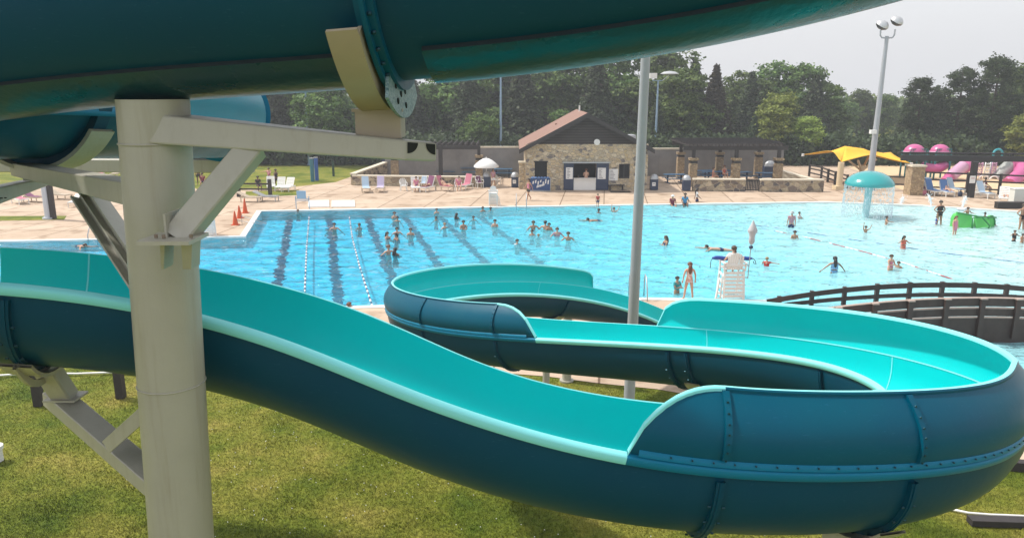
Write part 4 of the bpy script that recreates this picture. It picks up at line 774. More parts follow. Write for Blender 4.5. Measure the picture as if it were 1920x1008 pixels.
a = MB(); a.tube([(xl_, g0.y-.3, .85), ((xl_+xr_)/2, g0.y-.35, .62), (xr_, g0.y-.3, .55)], .045, 8); kid(a, 'bar', M_GRN2, toy, True)
a = MB(); q = PY(1139, 240, g0.y).x; a.tube([(q-.25, g0.y-.55, -.1), (q-.25, g0.y-.45, .55), (q+.3, g0.y-.45, .6), (q+.8, g0.y-.5, .1), (q+.7, g0.y-.55, -.1)], .045, 8); kid(a, 'bar', M_GRN2, toy, True)
# ================================================================ POOLSIDE FURNITURE
M_TAUPE = mat('taupe_sling', (.52, .44, .34), .8); M_TW_B = mat('blue_towel', (.10, .20, .42), .9); M_TW_P = mat('pink_towel', (.52, .18, .24), .9); M_TW_V = mat('plum_towel', (.20, .07, .14), .9)
M_TW_L = mat('lilac_towel', (.48, .42, .58), .9); M_TW_S = mat('pale_blue_towel', (.40, .52, .64), .9); M_TEALC = mat('teal_plastic', (.02, .35, .33), .5)
def lounger(name, label, loc, rz, frame=M_WHITE, towel=None, back=50):
    t = thing(name, label, 'sun lounger', loc, rz, 'sun loungers round the pool'); I4 = lambda mb, nm, m, sm=False: mb.build(nm, m, t, sm)
    a = MB()
    for s in (-1, 1): a.beam((s*.31, -.75, .36), (s*.31, .75, .36), .05, .06)
    for y in (-.75, .3, .75): a.beam((-.31, y, .36), (.31, y, .36), .05, .05)
    I4(a, 'frame', frame)
    a = MB()
    for k in range(7): a.box((0, -.66+k*.15, .395), (.56, .11, .02))
    I4(a, 'seat', frame)
    ca, sa = math.cos(math.radians(back)), math.sin(math.radians(back)); a = MB()
    for s in (-1, 1): a.beam((s*.29, .28, .38), (s*.29, .28+.78*ca, .38+.78*sa), .05, .05)
    for k in range(6): p = (.08+k*.13); a.beam((-.28, .28+p*ca, .40+p*sa), (.28, .28+p*ca, .40+p*sa), .02, .10, up=(0, ca, sa))
    I4(a, 'backrest', frame)
    for s in (-1, 1):
        for y in (-.68, .66): a = MB(); a.box((s*.31, y, .17), (.05, .06, .34)); I4(a, 'leg', frame)
    if towel:
        a = MB(); pts = [(-.7, .412), (-.2, .42), (.24, .42)]+[(.28+p*ca-.03, .42+p*sa+.03) for p in (.1, .3, .5, .72, .84)]
        a.grid([[(x, y, z+.01*math.sin(9*x+5*y)) for x in np.linspace(-.27, .27, 6)] for y, z in pts]); I4(a, 'towel', towel, True)
    return t
def armchair(name, label, loc, rz, m=M_WHITE, cloth=None):
    t = thing(name, label, 'chair', loc, rz, 'plastic armchairs round the pool'); a = MB(); a.box((0, 0, .42), (.48, .46, .04)); a.build('seat', m, t)
    a = MB()
    for k in range(5): x = -.18+k*.09; a.beam((x, .22, .44), (x*1.15, .36, .92-.12*abs(x)*4), .055, .02, up=(0, 1, 0))
    a.tube([(-.24, .22, .44), (-.26, .33, .8), (-.14, .37, .93), (0, .38, .96), (.14, .37, .93), (.26, .33, .8), (.24, .22, .44)], .02, 6); a.build('backrest', m, t)
    for s in (-1, 1): a = MB(); a.tube([(s*.27, -.24, .42), (s*.28, -.22, .64), (s*.28, .1, .66), (s*.26, .32, .66)], .022, 6); a.build('armrest', m, t)
    for s in (-1, 1):
        for y in (-.2, .22): a = MB(); a.beam((s*.22, y, .42), (s*.26, y*1.15, 0), .045, .045); a.build('leg', m, t)
    if cloth: a = MB(); a.grid([[(x, y, z) for x in np.linspace(-.2, .2, 5)] for y, z in ((-.15, .45), (.18, .46), (.26, .6), (.33, .86), (.40, .98), (.43, .8))]); a.build('towel', cloth, t, True)
    return t
def at(u, v): g = G(u, v); return (g.x, g.y, 0)
LG = [(429, 207.5, .25, M_TAUPE, M_TW_S, 'beige lounger with a pale blue towel, leftmost of the row by the stone wall'),
 (446, 207, .1, M_TAUPE, M_TW_L, 'beige lounger with a lilac striped towel beside the pale-blue-towel one'),
 (487, 206.5, .2, M_WHITE, None, 'white lounger just left of the plum-towel sunbather'),
 (501, 206.5, -.5, M_WHITE, M_TW_V, 'white lounger with a plum towel, a sunbather lying on it'),
 (521, 206, .9, M_TAUPE, M_TW_P, 'tan lounger with a pink towel, a sunbather curled up on it'),
 (546, 204, -.4, M_WHITE, M_TW_P, 'tall-backed white lounger with a red-pink towel left of the white umbrella'),
 (1075, 206, .2, M_WHITE, M_TW_V, 'white lounger with plum towel partly behind the curtain of the mushroom fountain'),
 (1079+10, 209, .0, M_WHITE, M_TW_S, 'white lounger right beside the stone pillar at the playground fence'),
 (1092, 211, .15, M_WHITE, M_TW_B, 'white lounger with a blue towel between the stone pillar and the pink slide mouth'),
 (1108, 212, -.05, M_WHITE, M_TW_B, 'white lounger standing in front of the pink tube slide mouth'),
 (1118, 209, .3, M_WHITE, M_TW_S, 'white lounger half hidden behind the one at the slide mouth'),
 (1153, 214, .2, M_WHITE, M_TW_S, 'wide white lounger facing the pool right of the black post'),
 (1176, 219.5, -.5, M_WHITE, None, 'white lounger with a grey bundle on it near the right edge')]
LO = []
for u, v, rz, fm2, tw, lab in LG: LO.append(lounger('sun_lounger', lab, at(u, v), rz+math.pi*.0, fm2, tw, 62))
for u, v, rz, c, lab in [(473, 206, .3, None, 'white plastic armchair between the two beige loungers and the plum-towel lounger'), (496, 203, -.2, M_TW_S, 'high-backed white armchair right behind the sunbather with the plum towel'),
 (537, 206, .1, M_TW_P, 'white armchair with a pink cloth in front of the stone wall'), (562, 202.5, .4, M_TW_V, 'white armchair with plum cloth under the white umbrella'), (582, 199, 2.6, None, 'white armchair behind the far lifeguard chair'),
 (1142, 210, .5, None, 'white armchair right of the black post at the playground fence'), (1149, 209, -.4, None, 'white armchair behind the wide white lounger near the right edge')]:
    armchair('armchair', lab, at(u, v), rz, M_WHITE, c)
armchair('armchair', 'teal-backed chair by the white podium at the right edge', at(1192, 219), .1, M_TEALC)
# left deck, seen round the column
for u, v, rz, fm2, tw, lab in [(24, 221, .9, M_WHITE, M_TW_P, 'white lounger with a pink towel under the sloping left beam'), (40, 219, 1.2, M_TAUPE, M_TW_V, 'tan lounger with plum towel between the beam and the pale pole'), (72, 216, 1.3, M_TAUPE, None, 'low tan bench-like lounger just right of the pale pole'),
 (118, 190, .4, M_TAUPE, M_TW_P, 'distant lounger with pink towel seen above the left arm of the column'), (136, 190, .2, M_TAUPE, None, 'distant tan lounger beside the left edge of the column'), (90, 224, .2, M_WHITE, None, 'white lounger seen through the left brace of the column'),
 (295, 219, 1.5, M_TAUPE, None, 'tan lounger behind the orange cones'), (314, 218, 1.5, M_GREYM, None, 'bare grey lounger beside the dark rail fence')]:
    lounger('sun_lounger', lab, at(u, v), rz, fm2, tw, 25)
for u, v, rz, lab in [(318, 205, .3, 'white lounger nearest the rail fence on the left deck, people round it'), (329, 206, .1, 'white lounger in the middle of the left-deck cluster beside the lawn'), (338, 206.5, -.1, 'white lounger at the right end of the left-deck cluster beside the lawn')]:
    lounger('sun_lounger', lab, at(u, v), rz, M_WHITE, None, 55)
# white umbrella
def umbrella(label, u, vb, vt, vr, w, m):
    c = G(u, vb); kx = (c-CAM).dot(FW)/F; zt_, zr_ = z_(u, vt, c.y), z_(u, vr, c.y); t = thing('umbrella', label, 'umbrella', (c.x, c.y, 0)); a = MB(); R = w/2*kx; n_ = 16; rows = []
    for f in (0, .25, .5, .75, 1):
        rows.append([Vector((R*f*(1-.04*(j % 2))*math.cos(2*math.pi*j/n_), R*f*(1-.04*(j % 2))*math.sin(2*math.pi*j/n_), zt_-(zt_-zr_)*f**1.7)) for j in range(n_)])
    rows.append([Vector((p.x*1.0, p.y*1.0, p.z-.14)) for p in rows[-1]]); a.grid(rows, close=True); a.build('canopy', m, t, True)
    a = MB(); a.cyl((0, 0, .05), (0, 0, zt_+.12), .025, n=10); a.build('pole', M_WHITE, t, 'auto'); a = MB(); a.cyl((0, 0, 0), (0, 0, .12), .28, n=20); a.build('base', M_WHITE, t, 'auto'); return t
umbrella('open white umbrella above the loungers left of the snack building', 570, 201, 167.5, 176.5, 29, M_WHITE)
# picnic tables
def picnic(label, loc, rz):
    t = thing('picnic_table', label, 'picnic table', loc, rz, 'blue picnic tables'); a = MB(); a.box((0, 0, .75), (1.8, .75, .05)); a.build('table_top', M_BLUEP, t)
    for s in (-1, 1): a = MB(); a.box((0, s*.68, .44), (1.8, .26, .045)); a.build('bench', M_BLUEP, t)
    for s in (-.6, .6): a = MB(); a.beam((s, 0, .7), (s, 0, .06), .12, .1, up=(0, 1, 0)); a.beam((s, -.75, .04), (s, .75, .04), .08, .08); a.beam((s, -.7, .38), (s, .7, .38), .06, .06); a.build('leg', M_NAVY, t)
    return t
pt = picnic('blue picnic table on open deck between the snack building and the first pergola pillar', at(790, 197), .1)
for u, v, rz, lab in [(823, 192, .2, 'blue picnic table behind the low wall, left of the sunbathers'), (834, 193.5, -.2, 'blue picnic table just behind the two sunbathers at the low wall'), (853, 192, .1, 'blue picnic table between the middle pergola pillars'), (868, 194, .3, 'blue picnic table behind the left side of the black gate'), (897, 195, 0, 'blue picnic table right of the black gate below the grill'),
 (470, 187, .3, 'blue picnic table nearest the stair wall under the left pergola'), (494, 187.5, .1, 'blue picnic table under the end of the big steel arm'), (524, 188, -.1, 'blue picnic table right of the dark pergola post'), (551, 188.5, .2, 'blue picnic table left of the white umbrella'), (589, 190, 0, 'blue picnic table between the white umbrella and the snack building'), (768, 187, .1, 'blue picnic table by the bin at the right corner of the snack building')]:
    again(pt, lab, at(u, v), rz)
# bins, cabinet
def trashbin(u, v, label, sign=True):
    c = at(u, v); t = thing('trash_bin', label, 'bin', c, 0, 'dark rubbish bins'); a = MB(); a.prism([(.3*sx, .28*sy) for sx, sy in ((-1, -1), (1, -1), (1, 1), (-1, 1))], .03, .88); a.build('body', M_NAVY, t)
    a = MB(); a.lathe([(.36, .88), (.36, .95), (.3, 1.1), (.18, 1.24), (0, 1.28)], (0, 0, 0), 20); a.build('lid', M_GREYM, t, 'auto')
    if sign: a = MB(); a.box((-.05, -.285, .5), (.28, .012, .3)); a.box((-.05, -.293, .52), (.16, .006, .05), mi=1); a.build('notice', [M_PAPER, M_INK], t)
trashbin(603.5, 202, 'dark bin with pale domed lid left of the snack building'); trashbin(766, 205, 'dark bin with white notice at the right corner of the snack building'); trashbin(804, 206, 'dark bin with pale domed lid at the left end of the low stone wall', False)
trashbin(571, 201.5, 'dark bin standing beside the white umbrella pole', False)
t = thing('grill', 'blue cabinet-like grill standing behind the wall near the last pergola pillar', 'grill', at(901, 190), 0); a = MB(); a.box((0, 0, .5), (1.1, .6, 1.0)); a.build('cabinet', M_NAVY, t); a = MB(); a.lathe([(.5, 1.0), (.45, 1.3), (.2, 1.5), (0, 1.52)], (0, 0, 0), 16, 0, 1, .6); a.build('hood', M_GREYM, t, True)
t = thing('grill', 'dark blue cabinet at the top of the left stair wall', 'cabinet', at(457, 185), 0); a = MB(); a.box((0, 0, .7), (1.4, .6, 1.4)); a.build('cabinet', M_NAVY, t); a = MB(); a.box((0, 0, 1.43), (.5, .4, .2)); a.build('top_box', M_WHITE, t)
# banner rack with blue and white towels in front of the building
c = G(633, 204.5); c.y = 61.3; c.x = x_(633, 200, 61.3); t = thing('barrier_banner', 'blue barrier draped with white wave-like marks in front of the snack building door', 'banner', (c.x, c.y, 0)); hw = .82
a = MB()
for s in (-1, 1): a.box((s*hw, 0, .55), (.05, .05, 1.1))
a.box((0, 0, .04), (2*hw, .4, .05)); a.build('frame', M_GREYM, t)
a = MB(); a.box((0, -.02, .58), (2*hw-.05, .03, .98)); a.build('panel', mat('royal_blue_panel', (.015, .06, .19), .5), t)
a = MB(); rr_ = random.Random(3)
for k in range(7):
    x = -.62+k*.2; h = .22+.18*rr_.random(); z0 = .5+.25*rr_.random()*(1 if k % 2 else .6); a.extr([(x, -.04, z0), (x+.09, -.04, z0+.02), (x+.13, -.04, z0+h), (x+.02, -.04, z0+h*.8)], (0, -.004, 0))
for k in range(5): x = -.3+k*.13; a.extr([(x, -.046, .28+.04*k), (x+.1, -.046, .30+.04*k), (x+.15, -.046, .5+.03*k), (x+.03, -.046, .46+.03*k)], (0, -.004, 0))
a.build('white_marks', M_PAPER, t)
a = MB()
for k in range(6): x = -.6+k*.24; a.lathe([(.0, .12), (.1, .08), (.13, 0)], (x, 0, 1.06), 10)
a.build('rolled_towels', M_TW_B, t, True)
t = thing('bench', 'dark bench below the right window of the snack building', 'bench', (G(722, 205.5).x, G(722, 205.5).y, 0)); a = MB(); a.box((0, 0, .42), (1.3, .35, .06)); a.build('seat', M_DARK, t)
for s in (-.5, .5): a = MB(); a.box((s, 0, .2), (.06, .3, .4)); a.build('leg', M_DARK, t)
t = thing('floor_mat', 'long dark mat lying on the deck in front of the snack building', 'mat', tuple(G(727, 207.3))); a = MB(); a.box((0, 0, .02), (1.6, .7, .03)); a.build('mat', M_BLK, t)
# near lifeguard chair, its closed umbrella; far lifeguard chair
def guard_chair(label, loc, rz, sc_=1.0, slats=True):
    t = thing('lifeguard_chair', label, 'lifeguard chair', loc, rz); t.scale = (sc_,)*3; m = M_WHITE      # faces +Y (towards pool)
    w = .365
    for s in (-1, 1):
        for y0, y1 in ((-.42, -.28), (.5, .34)): a = MB(); a.beam((s*w*1.04, y0, 0), (s*w*.98, y1, 1.22), .075, .075, bev=.008); a.build('leg', m, t)
    a = MB()
    for k in range(8): zz = .1+k*.145; y = -.42+.14*zz/1.22-.045; a.beam((-w, y, zz), (w, y, zz), .02, .115)
    a.build('back_slats', m, t)
    for s in (-1, 1):
        a = MB()
        for k in range(4): zz = .2+k*.27; a.beam((s*w*1.03, -.4+.1*zz, zz), (s*w*1.03, .48-.12*zz, zz), .02, .1)
        a.build('side_slats', m, t)
    a = MB()
    for k in range(5): a.beam((-w-.02, -.26+k*.13, 1.25), (w+.02, -.26+k*.13, 1.25), .11, .03)
    a.build('seat', m, t)
    a = MB()
    for k in range(7): x = (k-3)*.088; zt3 = 1.90-.35*(x/.33)**2*.5; a.beam((x, -.30, 1.26), (x*.98, -.42, zt3), .07, .02, up=(0, 1, 0))
    a.beam((-w, -.36, 1.42), (w, -.36, 1.42), .03, .08); a.build('backrest', m, t)
    for s in (-1, 1): a = MB(); a.beam((s*(w+.04), -.42, 1.50), (s*(w+.04), .30, 1.50), .09, .035); a.beam((s*(w+.04), .24, 1.5), (s*(w+.03), .24, 1.2), .05, .05); a.beam((s*(w+.04), -.36, 1.5), (s*(w+.03), -.34, 1.2), .05, .05); a.build('armrest', m, t)
    a = MB()
    for s in (-.0, -.24): a.beam((-w-.12+s*.8, -.35, 0), (-w-.06+s*.45, -.25, 1.0+s*.6), .05, .06)
    for k in range(4): a.beam((-w-.32+k*.05, -.34+k*.02, .15+k*.2), (-w-.1+k*.01, -.34+k*.02, .15+k*.2), .04, .03)
    a.build('ladder', m, t); return t
gc = G(855.5, 333.2); guard = guard_chair('white slatted lifeguard chair at the near pool edge with a lifeguard seated in it', (gc.x, gc.y, 0), .02, 1.02)
c = G(872.5, 335.5); t = thing('umbrella', 'closed grey umbrella on a thin pole beside the occupied lifeguard chair', 'umbrella', (gc.x+.57, gc.y-.2, 0)); yy = gc.y-.2
h0, h1, h2 = z_(873, 272, yy), z_(875, 268, yy), z_(875.5, 240, yy); a = MB(); a.cyl((0, 0, .9), (.04, 0, h1+.2), .018, n=10); a.build('pole', M_GREYM, t, 'auto')
M_UMB = mat('grey_umbrella_cloth', (.50, .50, .52), .85, noise=(5, .4, (.38, .38, .40))); a = MB(); n_ = 14; rows = []
for f, r in ((0, .045), (.12, .10), (.3, .085), (.42, .10), (.55, .155), (.62, .145), (.8, .08), (1, .012)): rows.append([Vector((.04+.02*f+r*(1+.22*(j % 2))*math.cos(2*math.pi*j/n_), r*(1+.22*(j % 2))*math.sin(2*math.pi*j/n_), h1-.02+(h2-h1)*f)) for j in range(n_)])
a.grid(rows, close=True); a.build('folded_canopy', M_UMB, t, True)
a = MB(); a.ell((.04, 0, h0), (.085, .08, .07), 12); a.build('crank', M_NAVY, t, True)
a = MB(); a.beam((.0, .0, .92), (-.2, .1, .92), .03, .03); a.beam((0, 0, 1.4), (-.2, .1, 1.4), .03, .03); a.build('clamp', M_GREYM, t)
c2_ = G(578, 223.5); guard_chair('empty white lifeguard chair at the far pool edge below the white umbrella', (c2_.x, c2_.y, 0), math.pi, .72)
c2_ = G(245, 258); guard_chair('empty white lifeguard chair on the left deck seen behind the brace of the column', (c2_.x, c2_.y, 0), .6, .8)
M_RTUBE = mat('blue_rescue_foam', (.01, .045, .28), .5); t = thing('rescue_tube', 'long blue rescue tube lying across the lap of the lifeguard', 'rescue tube', (gc.x, gc.y+.02, 1.02*1.60)); a = MB(); n_ = 12
a.tube([(-.78+1.56*k/n_, .05, .02*math.sin(k)) for k in range(n_+1)], [.03]+[.075]*(n_-1)+[.03], 12); a.build('foam_float', M_RTUBE, t, True)
a = MB(); a.tube([(-.76, .05, 0), (-.82, .03, -.1), (-.84, .0, -.38)], .012, 6); a.build('strap', M_BLK, t, True); a = MB(); a.tube([(.76, .05, 0), (.86, .0, -.06), (.92, 0, -.22), (.84, -.02, -.2), (.8, 0, -.1)], .015, 6); a.build('strap', M_BLK, t, True)
# lane ropes with floats, and long rope across the pool
def rope(name, label, pts, seg, m1, m2, r=.075, gap=.18, ends=1.0):
    P0 = [G(u, v, WZ) for u, v in pts]; t = thing(name, label, 'lane rope', tuple(P0[0])); a = MB(); f = MB(); tot = 0
    for p, q in zip(P0, P0[1:]):
        L_ = (q-p).length; d = (q-p)/L_; a.cyl(p, q, .02, n=6); k = 0
        while k < L_:
            g = tot+k
            if g > ends: c_ = p+d*k+Vector((0, 0, .01)); f.cyl(c_-d*gap*.42, c_+d*gap*.42, r, n=8, mi=int(g/seg) % 2)
            k += gap
        tot += L_
    a2 = kid(a, 'rope', M_TW_B, t); o = kid(f, 'floats', [m1, m2], t, 'auto'); return t
M_RED = mat('red_float', (.42, .10, .10), .5); M_SLAT = mat('navy_float', (.05, .08, .16), .5)
rope('lane_rope', 'blue and white lane rope on the left, between the first two lane lines', [(362.5, 234), (359.5, 270), (358, 303), (357, 330)], .36, M_WHITE, M_SLAT, .042, .36)
rope('lane_rope', 'blue and white lane rope on the right, left of the swimmers', [(409, 234), (413, 262), (421.5, 295), (436, 341)], .36, M_WHITE, M_SLAT, .042, .36)
rope('float_line', 'thin red and white float line running across the shallow right half of the pool', [(893, 250), (950, 262), (1010, 277), (1060, 291), (1105, 306), (1130, 314)], .9, M_RED, M_WHITE, .03, .3)
rope('float_line', 'thin dark float line far across the middle of the pool behind the grey pole', [(700, 233), (800, 237), (900, 248), (960, 257), (1100, 278), (1200, 290)], .9, M_TW_S, M_TW_S, .018, .4)
# ladders, cones, rack, poles and fences on the left deck
def ladder(u, v, label, h=.9, w=.5):
    c = G(u, v); t = thing('pool_ladder', label, 'ladder rail', (c.x, c.y, 0), 0, 'pool ladder rails')
    for s in (-1, 1): a = MB(); a.tube([(s*w/2, .5, 0), (s*w/2, .5, h*.8), (s*w/2, .35, h), (s*w/2, .1, h*.95), (s*w/2, -.25, h*.4), (s*w/2, -.3, -.3)], .025, 8); a.build('handrail', M_GREYM, t, True)
ladder(748, 333, 'steel ladder rails at the near pool edge beside the tall grey pole', .9, .6).__class__
ladder(112, 264, 'steel ladder rails at the left pool edge near the lone swimmer'); ladder(611, 226, 'steel ladder rails at the far pool edge left of the snack building', .95, .7)
M_ORG = mat('orange_plastic', (.62, .09, .02), .5)
def cone(u, v, label, h):
    c = G(u, v); t = thing('traffic_cone', label, 'cone', (c.x, c.y, 0), 0, 'orange cones by the corner of the pool'); a = MB(); a.box((0, 0, .02), (.42, .42, .04)); a.build('base', M_ORG, t); a = MB(); a.lathe([(.17, .04), (.03, h), (0, h)], (0, 0, 0), 16); a.build('cone', M_ORG, t, 'auto')
    a = MB(); a.lathe([(.125, h*.35), (.09, h*.55)], (0, 0, .0), 16); a.build('reflective_band', M_WHITE, t, 'auto')
cone(287.5, 232, 'tall orange cone behind the corner of the pool', .95); cone(281, 238, 'orange cone nearest the low rails left of the pool corner', .8); cone(276, 246, 'front orange cone at the left of the pool corner', .85)
c = G(285, 246); t = thing('guard_rail', 'low metal rails leaning beside the orange cones', 'rail', (c.x, c.y, 0)); a = MB(); a.tube([(-.2, .4, 0), (-.2, .4, .5), (1.5, -.2, .1)], .02, 6); a.build('rail', M_GREYM, t, True); a = MB(); a.tube([(-.4, 0, 0), (-.4, 0, .3), (1.3, -.4, .1)], .02, 6); a.build('rail', M_GREYM, t, True)
c = G(355, 227.5); t = thing('starting_block', 'small pale blue starting-block frame on the far pool edge above the first lane', 'starting block', (c.x, c.y, 0)); a = MB()
for s in (-.45, .45): a.box((s, 0, .45), (.05, .05, .9))
a.box((0, 0, .72), (.95, .05, .05)); a.build('frame', M_TW_S, t); a = MB(); a.box((-.05, 0, 1.0), (.62, .08, .5)); a.build('panel', M_TW_S, t); a = MB(); a.box((0, 0, .6), (.9, .05, .05)); a.build('crossbar', M_TW_S, t)
# pale painted pads on the deck
for k, (u0, u1) in enumerate(((361, 386), (388.5, 416))):
    p0, p1, p2, p3 = G(u0, 225.5), G(u1, 225.3), G(u1-.5, 217.8), G(u0+.3, 218); a = MB(); a.prism([tuple(p.xy) for p in (p0, p1, p2, p3)], .004, .06); tag(a.build('concrete_pad', M_COPING), ['pale concrete pad by the far pool edge, left one of the pair', 'pale concrete pad by the far pool edge, right one of the pair'][k], 'pad', 'pale pads by the pool')
def railfence(name, label, pts, zs, m=M_DARK, ph=1.15, pw=.16, spacing=2.4):
    P0 = [Vector((*p, 0)) for p in pts]; t = thing(name, label, 'fence', tuple(P0[0]))
    for p, q in zip(P0, P0[1:]):
        n_ = max(1, round((q-p).length/spacing))
        for k in range(n_+1):
            c_ = p.lerp(q, k/n_)
            if k < n_ or q == P0[-1]: a = MB(); a.box((c_.x, c_.y, ph/2), (pw, pw, ph)); kid(a, 'post', m, t, False)
        for z in zs: a = MB(); a.beam(p+Vector((0, 0, z)), q+Vector((0, 0, z)), .06, .12); kid(a, 'rail', m, t, False)
    return t
g2 = lambda u, v: tuple(G(u, v).xy)
railfence('rail_fence', 'dark brown post and rail fence running towards the mushroom fountain below the yellow canopy', [g2(948, 189), g2(962, 192.5), g2(978, 199), g2(992, 203.5)], (.35, .75, 1.05), spacing=2.0)
railfence('rail_fence', 'dark post and rail fence behind the mushroom fountain and the loungers', [g2(1000, 202), g2(1062, 205.5)], (.45, 1.05), spacing=3)
railfence('rail_fence', 'dark fence between the playground and the loungers at the right', [g2(1074, 206), g2(1132, 208.5), g2(1250, 214)], (.35, .95, 1.5), ph=1.6, spacing=2.6)
railfence('rail_fence', 'short dark rail fence beside the white loungers on the left deck', [g2(280, 213), g2(317, 213.5)], (.6, 1.0), ph=1.35, pw=.24, spacing=2.6)
c = G(1068, 210.5); pier(1069.5, 210.5, 175.5, 'tall tan stone pillar at the playground fence right of the mushroom fountain', 1.0)
c = G(1137, 214); hp = z_(1137, 172, c.y); t = thing('signpost', 'thick black pergola post with a small white notice among the right-hand loungers', 'post', (c.x, c.y, 0)); a = MB(); a.box((0, 0, hp/2), (.36, .36, hp)); a.build('post', M_BLK, t)
a = MB(); a.box((-.12, -.19, z_(1136, 192.5, c.y)), (.42, .02, .55)); a.box((-.12, -.203, z_(1136, 191, c.y)), (.26, .006, .05), mi=1); a.build('notice', [M_PAPER, M_RED], t)
yb_ = 59.0; zb1 = z_(1137, 168.5, yb_); t = thing('pergola_beam', 'long black timber beam crossing above the right-hand loungers', 'beam', (x_(1140, 170, yb_), yb_, 0)); a = MB(); a.beam((x_(1062, 170, yb_), yb_+.8, zb1), (x_(1260, 170, yb_), yb_-.8, zb1), .3, .42); kid(a, 'beam', M_BLK, t, False)
a = MB(); a.beam((x_(1062, 170, yb_), yb_+1.4, zb1+.34), (x_(1260, 170, yb_), yb_-.2, zb1+.34), .3, .12); kid(a, 'cap_board', M_DARK, t, False)
p_ = G(1250, 216); a = MB(); a.box((p_.x, p_.y, zb1/2), (.36, .36, zb1)); kid(a, 'post', M_BLK, t, False)
c = G(1189, 226.5); t = thing('planter_kerb', 'low black kerb at the far right edge of the pool', 'kerb', (c.x, c.y, 0)); a = MB(); a.box((0, 0, .2), (2.6, .4, .4)); a.build('kerb', M_BLK, t); a = MB(); a.box((.3, 0, .42), (3.2, .5, .05)); a.build('top_board', M_DARK, t)
c = G(1193, 223.5); t = thing('podium', 'translucent white podium standing by the black kerb at the right edge', 'podium', (c.x, c.y, 0)); a = MB(); a.box((0, 0, .6), (1.1, .6, 1.2)); a.build('body', mat('frosted_white', (.62, .64, .60), .5), t); a = MB(); a.box((0, 0, 1.22), (1.2, .7, .05)); a.build('top', M_WHITE, t)
# pale pole and dark post on the left deck
c = G(57, 239); t = pole('light_pole', 'pale blue-white pole on the left deck seen under the arm of the column', 'pole', (c.x, c.y, 0), (c.x, c.y, 5.0), .2, .2, mat('pale_blue_pole', (.50, .54, .60), .5))
c = G(63, 239); t = thing('timber_post', 'short dark timber post right beside the pale pole on the left deck', 'post', (c.x, c.y, 0)); a = MB(); a.box((0, 0, 1.1), (.26, .26, 2.2)); a.build('post', M_DARK, t); a = MB(); a.box((0, 0, 2.22), (.32, .32, .05)); a.build('cap', M_DARK, t)
p = [G(-60, 242), G(75, 240), G(78, 235.5), G(-60, 236)]; a = MB(); a.prism([tuple(q.xy) for q in p], .004, .012); o = a.build('grass_strip', M_GRASS); tag(o, kind='structure')
p = [G(288, 214), G(352, 211), G(350, 205), G(288, 207)]; a = MB(); a.prism([tuple(q.xy) for q in p], .004, .012); o = a.build('grass_strip', M_GRASS); tag(o, kind='structure')
# blue booth poles on lawn
for k, (u, lab) in enumerate(((366.5, 'left one of the two blue posts on the lawn beyond the left deck'), (371.5, 'brighter right one of the two blue posts on the lawn beyond the left deck'))):
    c = G(u, 195-k); t = thing('blue_post', lab, 'post', (c.x, c.y, 0), 0, 'blue posts on the lawn'); a = MB(); a.cyl((0, 0, 0), (0, 0, 2.0), .17, n=14); a.build('post', mat('blue_post_paint', (.02, .10, .38), .4) if k else mat('teal_post_paint', (.03, .16, .22), .4), t, 'auto'); a = MB(); a.cyl((0, 0, 2.0), (0, 0, 2.08), .2, n=14); a.build('cap', M_GREYM, t, 'auto')
c = G(391, 189); t = thing('timber_post', 'thin dark green post on the lawn left of the stair wall', 'post', (c.x, c.y, 0)); a = MB(); a.box((0, 0, .75), (.18, .18, 1.5)); a.build('post', mat('dark_green_paint', (.01, .05, .03), .5), t); a = MB(); a.box((0, 0, 1.52), (.24, .24, .05)); a.build('cap', M_BLK, t)
# foreground lawn: dark stakes, hose, white bucket
for k, (u, v, vt, lab) in enumerate(((46, 457, 415, 'short dark timber stake in the grass just left of the small saddle support'), (142, 448, 408, 'short dark timber stake in the grass beside the column'))):
    c = G(u, v); h = z_(u, vt, c.y); t = thing('timber_stake', lab, 'stake', (c.x, c.y, 0), 0, 'dark stakes in the grass'); a = MB(); a.box((0, 0, h/2), (.2, .2, h)); a.build('stake', M_DARK, t); a = MB(); a.box((0, 0, h+.02), (.22, .22, .04)); a.build('cap', M_DARK, t)
a = MB(); hs_ = [(-40, 423), (0, 422), (40, 419.5), (90, 420), (130, 418.5), (190, 421), (250, 420)]; a.tube([G(u, v, .05)+Vector((0, 0, .0)) for u, v in hs_], .03, 8); tag(a.build('garden_hose', M_WHITE, smooth=True), 'white hose lying across the grass behind the dark stakes', 'hose')
c = G(-4, 522); t = thing('pipe_stub', 'white capped pipe stub in the grass at the left edge', 'pipe', (c.x, c.y, 0)); a = MB(); a.cyl((0, 0, 0), (0, 0, .28), .14, n=20); a.build('pipe', M_WHITE, t, 'auto'); a = MB(); a.lathe([(.14, .28), (.17, .28), (.17, .36), (.12, .37), (0, .36)], (0, 0, 0), 20); a.build('cap', M_WHITE, t, 'auto')
a = MB(); a.tube([G(u, v, .03) for u, v in ((1112, 578), (1135, 583), (1160, 585), (1185, 586), (1230, 588))], .025, 8); tag(a.build('garden_hose', M_WHITE, smooth=True), 'pale hose in the grass at the lower right corner', 'hose')
a = MB(); q = [G(u, v, .06) for u, v in ((1136, 592), (1165, 593), (1200, 594), (1240, 596))]; [a.beam(q[i], q[i+1], .22, .12) for i in range(3)]; tag(a.build('timber_edging', M_DARK), 'dark timber edging half buried in grass at the lower right corner', 'edging')
a = MB(); q = [G(u, v, .08) for u, v in ((1090, 520), (1195, 528), (1260, 532))]; [a.beam(q[i], q[i+1], .2, .22) for i in range(2)]; tag(a.build('timber_edging', M_DARK), 'dark timber edging between the pink deck and the grass at the right edge', 'edging')
